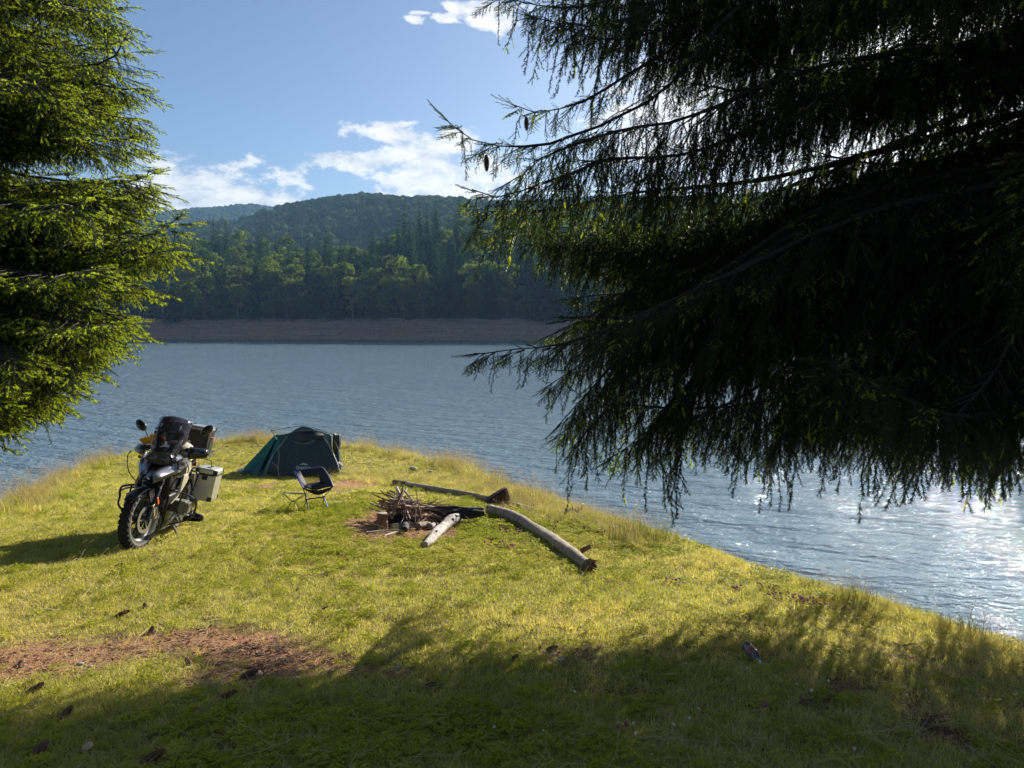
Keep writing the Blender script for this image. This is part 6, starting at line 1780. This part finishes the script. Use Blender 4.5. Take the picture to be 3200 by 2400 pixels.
# dark stump at the rim
ps = G3(1563, 1580); e = empty('broken_stump', ps, (0, 0, .3)); tag(e, 'dark red brown broken stump standing behind the long pole', 'stump')
mb = MB(); mb.prism([(-.20, .0), (-.23, .12), (-.10, .20), (.02, .27), (.10, .30), (.14, .20), (.19, .02)], -.09, .10)
rs_ = np.random.default_rng(4); mb.v = [(x + rs_.uniform(-.01, .01), y * (1.0 - .3 * (z > .15)), z) for x, y, z in mb.v]
mb.build('heartwood', mat('rotten_wood', (.06, .025, .016), .9, var=.4, bump=.02, bscale=12), e, bevel=.015)
mb = MB()
for k in range(8):
    x = -.17 + .035 * k; mb.box((x, -.10, .07 + .010 * k), (.028, .03, .12 + .018 * k), (0, R(random.uniform(-8, 8)), 0))
mb.build('splinters', mat('rotten_wood2', (.10, .042, .025), .9, var=.4), e, bevel=.006)
p = G3(1792, 1612); mb = MB(); random.seed(2)
for k in range(9):
    a_ = random.uniform(0, 6.28); mb.tube([(0, 0, 0), (math.cos(a_) * .08, math.sin(a_) * .05, .06), (math.cos(a_) * .14, math.sin(a_) * .1, random.uniform(.05, .16))], [.03, .018, .006], 6)
mb.ball((0, 0, .03), (.11, .09, .08), 7, rough=.2); o = mb.build('root_stump', mat('rotten_wood', (.06, .025, .016)), None); o.location = p; tag(o, 'small dark gnarled root stump sitting on the rim right of the poles', 'stump')

FC = G3(1300, 1635)
def fp_(dx, dy, h): return Vector((FC.x + dx, FC.y + dy, gz(FC.x + dx, FC.y + dy) + h))
mb = MB(); mb.ball((0, 0, 0), (.42, .36, .07), 10, rough=.10); o = mb.build('ash_heap', mat('grey_ash', (.16, .15, .14), .95, var=.5, scale=18, bump=.02), None); o.location = fp_(-.05, -.03, .01); tag(o, 'low heap of grey ash and charcoal inside the fire ring', 'ash')
# ring of sooty stones
rs_ = np.random.default_rng(12)
STL = ['blackened stone at the left of the fire ring', 'sooty stone of the fire ring', 'pale ash covered stone at the front of the fire ring']
for k in range(15):
    a_ = 2 * math.pi * k / 15 + rs_.uniform(-.1, .1); r_ = .50 + rs_.uniform(-.05, .06)
    if -1.5 < (a_ - 6.283 if a_ > 3.14 else a_) < -.3: continue
    sz = rs_.uniform(.05, .09); mb = MB(); mb.ball((0, 0, 0), (sz * rs_.uniform(.8, 1.3), sz * rs_.uniform(.7, 1.1), sz * .65), 8, rough=.16)
    front = math.sin(a_) < -.5
    o = mb.build('hearth_stone', STONL if front and k % 2 == 0 else STON, None, angle=60); o.location = fp_(math.cos(a_) * r_ - .02, math.sin(a_) * r_ * .9, sz * .35); o.rotation_euler = (0, 0, a_)
    side_ = 'pale' if (front and k % 2 == 0) else 'sooty'; where_ = 'front' if math.sin(a_) < -.5 else ('back' if math.sin(a_) > .5 else ('right' if math.cos(a_) > 0 else 'left'))
    tag(o, '%s rounded stone at the %s of the ring of stones around the fire place' % (side_, where_), 'stone', 'stones ringing the fire place')
# charred logs inside
for k, (x0, y0, h0, x1, y1, h1_, r_, lb) in enumerate([(-.10, .10, .10, .95, .05, .16, .085, 'thick charred log poking out to the right of the stick heap'), (-.45, -.10, .06, .25, -.22, .05, .06, 'charred log lying low at the front of the hearth'), (-.3, .25, .08, .4, .2, .12, .07, 'blackened log under the heap of sticks at the back'), (.30, .02, .12, .93, .12, .20, .06, 'upper charred log resting on the thick one at the right of the hearth')]):
    a_, b_ = fp_(x0, y0, h0), fp_(x1, y1, h1_)
    log('charred_log', None, [r_ * .8, r_, r_ * .9, r_ * .35], CHAR, lb, 'log', pts=[a_, a_.lerp(b_, .4) + Vector((0, 0, .02)), a_.lerp(b_, .75), b_], seed=k, n=10, jit=.15, group='charred logs in the fire place')
def stick(p0, p1, r_, m, label, group, bend=.03, seed=0, name='stick', fork=False):
    random.seed(seed); a_, b_ = Vector(p0), Vector(p1); c0 = a_.lerp(b_, .5)
    pts = [a_ - c0, a_.lerp(b_, .35) - c0 + Vector([random.uniform(-bend, bend) for _ in range(3)]), a_.lerp(b_, .7) - c0 + Vector([random.uniform(-bend, bend) for _ in range(3)]), b_ - c0]
    mb = MB(); mb.tube(smooth_path(pts, 3), [r_, r_ * .9, r_ * .75, r_ * .45], 6, jit=.12)
    if fork:
        for q in (.45, .65, .8):
            s_ = a_.lerp(b_, q) - c0; mb.tube([s_, s_ + (b_ - a_) * .16 + Vector([random.uniform(-.12, .12) for _ in range(3)])], [r_ * .5, r_ * .2], 5)
    o = mb.build(name, m, None); o.location = c0; tag(o, label, 'stick', group); return o
# the heap
rs_ = np.random.default_rng(33)
for k in range(95):
    q = rs_.uniform(); a_ = rs_.normal(-.25, .75)
    L_ = rs_.uniform(.45, 1.15); x = rs_.uniform(-.42, .12); y = rs_.uniform(-.12, .42); h_ = .07 + .27 * math.exp(-((x + .18) / .30) ** 2) * rs_.uniform(.2, 1.05)
    d_ = Vector((math.cos(a_), math.sin(a_), rs_.uniform(-.42, .0))); p0 = fp_(x, y, h_) - d_ * L_ * .35; p1 = p0 + d_ * L_
    p1.z = max(p1.z, gz(p1.x, p1.y) + .02); p0.z = min(p0.z, gz(p0.x, p0.y) + .52)
    mm = BRNW if rs_.uniform() < .72 else (GREYW if rs_.uniform() < .5 else CHAR)
    thick = rs_.uniform(.004, .012) if k % 9 else rs_.uniform(.018, .026)
    kind = {BRNW: 'brown', GREYW: 'pale grey', CHAR: 'scorched'}[mm]
    stick(p0, p1, thick, mm, '%s %s %s of the tangled heap on the fire place' % (('thick ' if thick > .015 else 'thin ') + kind, 'branch' if thick > .015 else 'stick', ('at the top' if h_ > .28 else 'low down') + (' left' if x < -.15 else ' right')), 'sticks heaped on the fire place', .05, k, fork=k % 3 == 0)
def SP3(px, py, h, dy=0.0):
    g_ = G3(px, py + 0); k = (g_.y + dy); 
    return at(px, py, k) if False else Vector((g_.x, g_.y, g_.z + h))
def AT(px, py, Y): return at(px, py, Y)
Yf = FC.y
stick(AT(1222, 1622, Yf - .35), AT(1262, 1514, Yf + .05), .026, BRNW, 'thick brown branch leaning upright against the left of the stick heap', 'upright sticks at the fire place', .02, 71)
stick(AT(1317, 1620, Yf - .40), AT(1297, 1508, Yf - .25), .009, BRNW, 'thin stick standing almost upright in front of the heap', 'upright sticks at the fire place', .015, 72)
stick(AT(1298, 1634, Yf - .45), AT(1300, 1585, Yf - .45), .008, GREYW, 'short forked stick upright at the front of the hearth', 'upright sticks at the fire place', .01, 73)
stick(AT(1300, 1638, Yf - .5), AT(1357, 1604, Yf - .2), .015, BRNW, 'bent branch rising from the front of the hearth towards the white log', 'long bent branch', .01, 74)
stick(AT(1355, 1604, Yf - .2), AT(1505, 1617, Yf - .3), .012, CHAR, 'long thin dark branch reaching over the end of the white driftwood log', 'long bent branch', .025, 75, fork=True)
stick(AT(1258, 1527, Yf + .3), AT(1350, 1628, Yf - .2), .015, GREYW, 'pale grey pole slanting down through the middle of the heap', 'pale sticks', .02, 76)
stick(AT(1188, 1575, Yf - .1), AT(1262, 1585, Yf - .2), .010, BRNW, 'thin brown stick sticking out to the left of the heap', 'side sticks', .02, 77)
stick(AT(1160, 1540, Yf + .3), AT(1250, 1560, Yf + .2), .006, BRNW, 'fine twig sticking out to the left above the heap', 'side sticks', .03, 78, fork=True)
for (a0, b0, a1, b1, w_, lb) in [(1322, 1640, 1385, 1622, .055, 'wide pale split board lying askew in front of the hearth'), (1270, 1643, 1388, 1640, .028, 'long narrow pale plank lying level in front of the hearth'), (1370, 1634, 1388, 1630, .05, 'short pale board end beside the askew board'), (1330, 1625, 1386, 1625, .022, 'thin pale lath behind the long plank')]:
    p0, p1 = G3(a0, b0), G3(a1, b1); c0 = (p0 + p1) / 2; d_ = p1 - p0; mb = MB(); mb.box((0, 0, 0), (d_.length, w_, .022)); o = mb.build('plank', SPLIT, None, bevel=.003)
    o.location = c0 + Vector((0, 0, .13)); o.rotation_euler = (R(-8), -math.atan2(d_.z, math.hypot(d_.x, d_.y)), math.atan2(d_.y, d_.x)); tag(o, lb, 'plank', 'pale planks by the fire place')
for (a0, b0, a1, b1, r_, mm, lb) in [(1305, 1657, 1345, 1652, .045, ASHW, 'stubby barked log in front of the pale planks'), (1345, 1656, 1368, 1650, .035, PALEW, 'short pale log end right of the stubby log'), (1265, 1668, 1272, 1657, .04, CHAR, 'small black charred lump at the left end of the planks'),
                                   (1145, 1670, 1262, 1662, .012, GREYW, 'long pale grey stick lying on the grass left of the charred lump'), (1200, 1681, 1262, 1664, .012, GREYW, 'short curved pale stick in the grass below the long grey stick'), (1255, 1636, 1275, 1640, .04, BRNW, 'round brown log end beside the hearth stones')]:
    log('wood_piece', [(a0, b0), ((a0 + a1) / 2, (b0 + b1) / 2 - 2), (a1, b1)], [r_, r_, r_ * .8], mm, lb, 'wood', n=9, seed=a0, group='loose wood round the fire place')

# ---------------------------------------------------------------- bottle, cones, stones and bits on the turf
pbt = G3(2352, 2072)
bt = empty('plastic_bottle', (pbt.x, pbt.y, pbt.z + .06), (0, R(14), R(-76))); tag(bt, 'clear plastic bottle with a reddish label lying in the shaded grass at the right', 'bottle')
def pet():
    m = bpy.data.materials.new('clear_plastic'); m.use_nodes = True; t = NT(m.node_tree); t.n.clear()
    tr = t.new('ShaderNodeBsdfTransparent'); tr.inputs[0].default_value = (.66, .64, .64, 1); gl = t.new('ShaderNodeBsdfGlossy'); gl.inputs['Roughness'].default_value = .08
    df = t.new('ShaderNodeBsdfDiffuse'); df.inputs[0].default_value = (.20, .20, .22, 1)
    m1 = t.new('ShaderNodeMixShader'); m1.inputs[0].default_value = .35; t.l.new(tr.outputs[0], m1.inputs[1]); t.l.new(df.outputs[0], m1.inputs[2])
    fr = t.new('ShaderNodeFresnel'); fr.inputs[0].default_value = 1.6; m2 = t.new('ShaderNodeMixShader'); t.l.new(fr.outputs[0], m2.inputs[0]); t.l.new(m1.outputs[0], m2.inputs[1]); t.l.new(gl.outputs[0], m2.inputs[2])
    o = t.new('ShaderNodeOutputMaterial'); t.l.new(m2.outputs[0], o.inputs[0]); return m
PET = pet()
mb = MB(); mb.lathe([(0, -.15), (.035, -.152), (.05, -.14), (.053, -.12), (.050, -.105), (.053, -.09), (.053, .03), (.052, .06), (.040, .10), (.022, .135), (.014, .15), (.014, .17)], 24, axis='X'); mb.build('bottle_body', PET, bt)
mb = MB(); mb.lathe([(.0545, -.045), (.0545, .035)], 24, axis='X'); mb.build('label', mat('brown_red_label', (.22, .07, .05), .45), bt)
mb = MB(); mb.lathe([(.0549, -.055), (.0549, -.045)], 24, axis='X'); mb.build('label_stripe', mat('pink_stripe', (.5, .28, .36), .5), bt)
mb = MB(); mb.lathe([(.016, .155), (.017, .158), (.017, .178), (0, .18)], 16, axis='X'); mb.build('cap', mat('white_cap', (.7, .7, .72), .4), bt)

bt.scale = (.5, .66, .66)
CONE = mat('cone_scales', (0.085, 0.038, 0.020), 0.8, var=0.4, col2=(.17, .085, .045), scale=30)
def cone_mesh(L=.12, r=.022):
    mb = MB(); mb.tube([(-L / 2, 0, 0), (0, 0, 0), (L / 2, 0, 0)], [r * .5, r * .75, r * .2], 7)
    n = 13
    for i in range(n):
        x = -L / 2 + L * (i + .5) / n; rr = r * math.sin(math.pi * (.12 + .83 * (i + .5) / n)) ** .7
        for k in range(7):
            th = 2 * math.pi * (k + .5 * (i % 2)) / 7; c_, s_ = math.cos(th), math.sin(th)
            mb.add([(x - .004, c_ * rr * .6 - s_ * .006, s_ * rr * .6 + c_ * .006), (x - .004, c_ * rr * .6 + s_ * .006, s_ * rr * .6 - c_ * .006), (x + .010, c_ * rr * 1.12 + s_ * .006, s_ * rr * 1.12 - c_ * .006), (x + .014, c_ * rr * 1.15, s_ * rr * 1.15), (x + .010, c_ * rr * 1.12 - s_ * .006, s_ * rr * 1.12 + c_ * .006)], [(0, 1, 2, 3, 4)])
    return mb
proto = cone_mesh().build('spruce_cone', CONE, None, smooth=False, fix=False); first = True
for (px, py, a_, s_, lb) in [(381, 1928, .1, 1.15, 'dark elongated cone lying flat on the lit grass at the left, above the dirt'), (454, 1903, 1.2, 1.0, 'dark round looking cone right of the elongated one on the lit grass'), (471, 1981, .9, 1.0, 'cone standing on edge at the upper rim of the dirt patch'),
                       (590, 2082, 1.3, 1.0, 'small reddish cone in the middle of the bare dirt'), (1008, 1915, .5, .9, 'brown cone in the grass right of the dirt patch'), (202, 2248, .8, 1.15, 'reddish brown cone at the lower left in the shadow edge'),
                       (705, 2192, .4, 1.2, 'dark cone below the dirt patch beside the shadow'), (105, 2169, .6, 1.2, 'brown cone at the left edge under the dirt patch'), (774, 2122, .3, 1.2, 'black looking cone where the dirt meets the shadow'),
                       (1341, 2153, .2, .9, 'small dark cone in the shaded grass near the middle'), (118, 2371, .9, 1.4, 'large dark cone in the bottom left corner'), (470, 2390, .3, 1.3, 'dark cone cut by the bottom edge left of the middle'),
                       (65, 2085, 1.1, .9, 'orange brown curled cone on the dirt at the far left'), (1723, 2035, .2, .9, 'cone in the half shade above the worn grass right of the middle'), (2027, 2046, 1.3, .7, 'tiny dark cone left of the plastic bottle'),
                       (2511, 2210, .1, 1.0, 'dark cone left of the sunlit bare patch in the shade'), (2585, 2200, .4, 1.0, 'pale brown cone right above the sunlit bare patch'), (2890, 2270, .2, .9, 'reddish cone in the shadow at the lower right'), (370, 1772, .2, .9, 'small cone in the grass in front of the motorcycle wheel'),
                       (930, 1850, 1.0, .7, 'tiny cone in the lit grass in the middle distance'), (1605, 2065, .4, .8, 'small cone in the shade left of the bottle')]:
    p = G3(px, py); o = proto if first else proto.copy()
    if not first: C.objects.link(o)
    first = False; o.location = (p.x, p.y, p.z + .022 * s_); o.rotation_euler = (random.uniform(0, 3), R(-random.uniform(5, 20)), a_ * 1.8); o.scale = (s_ * .72,) * 3; tag(o, lb, 'cone', 'spruce cones lying on the ground')
for (px, py, Y, s_, lb) in [(1520, 508, 6.1, 1.0, 'brown cone hanging from the leftmost upper branch of the right spruce'), (1645, 385, 6.4, .9, 'brown cone hanging under the higher branch tip of the right spruce')]:
    o = proto.copy(); C.objects.link(o); o.location = at(px, py, Y); o.rotation_euler = (0, R(88), .3); o.scale = (s_,) * 3; tag(o, lb, 'cone', 'cones hanging in the right spruce')
for k, (px, py, s_, mm, lb) in enumerate([(250, 2086, .035, STONL, 'pale stone in the middle of the bare dirt'), (282, 2092, .022, STONL, 'small pale stone right of the bigger one on the dirt'), (50, 2086, .018, STONL, 'tiny pale stone at the left of the dirt'), (808, 2118, .04, SPLIT, 'flat pale wood chip where the dirt meets the shadow'),
                          (1247, 1930, .022, mat('tan_pebble', (.40, .26, .16), .8), 'tan pebble in the grass near the shadow edge'), (1062, 2168, .028, STONL, 'white stone in the shaded grass below the dirt patch'), (1292, 1472, .11, STONL, 'flat pale rock in the tall grass behind the long pole'), (1345, 1478, .06, STONL, 'smaller pale rock right of the flat one behind the pole'),
                          (275, 2352, .05, mat('tan_pebble', (.40, .26, .16)), 'flat tan stone in the shade near the bottom left'), (1240, 2095, .025, STONL, 'grey stone on the shaded bare strip in the middle'), (1755, 2072, .03, GREYW, 'small grey wood chip in the half shade right of the middle'), (2330, 2098, .022, SPLIT, 'small yellow leaf shaped chip beside the bottle'),
                          (1048, 1492, .05, mat('dark_pebble', (.03, .025, .02), .8), 'dark lump in the dirt strip right of the tent')]):
    random.seed(k); p = G3(px, py); s_ *= .68 if py > 1600 else 1; mb = MB(); mb.ball((0, 0, 0), (s_, s_ * .75, s_ * .45), 7, rough=.12); o = mb.build('stone' if mm in (STONL,) or 'stone' in lb or 'pebble' in lb else 'wood_chip', mm, None, angle=60)
    o.location = (p.x, p.y, p.z + s_ * .45 + .012); o.rotation_euler = (0, 0, k); tag(o, lb, 'stone' if 'chip' not in lb else 'chip', 'small stones and chips on the ground')
# fine fallen twigs
for k, (a0, b0, a1, b1, r_, lb) in enumerate([(1180, 1915, 1290, 2010, .003, 'fine branching dead twig lying at the edge of the shadow'), (410, 1700, 520, 1692, .004, 'dead twig lying in front of the motorcycle wheel'), (2790, 2030, 2900, 2080, .004, 'bare twig lying on the lit slope at the right'), (2720, 1955, 2735, 1940, .003, 'dark twig poking up in the lit grass at the right'), (690, 2140, 740, 2120, .003, 'short straw coloured twig on the lower dirt')]):
    p0, p1 = G3(a0, b0), G3(a1, b1); stick(p0 + Vector((0, 0, .05)), p1 + Vector((0, 0, .06)), r_, BRNW if k != 4 else GREYW, lb, 'fallen twigs', .04, 90 + k, 'twig', True)
# clothesline peg of the tent: thin stems of a dead plant near the chair
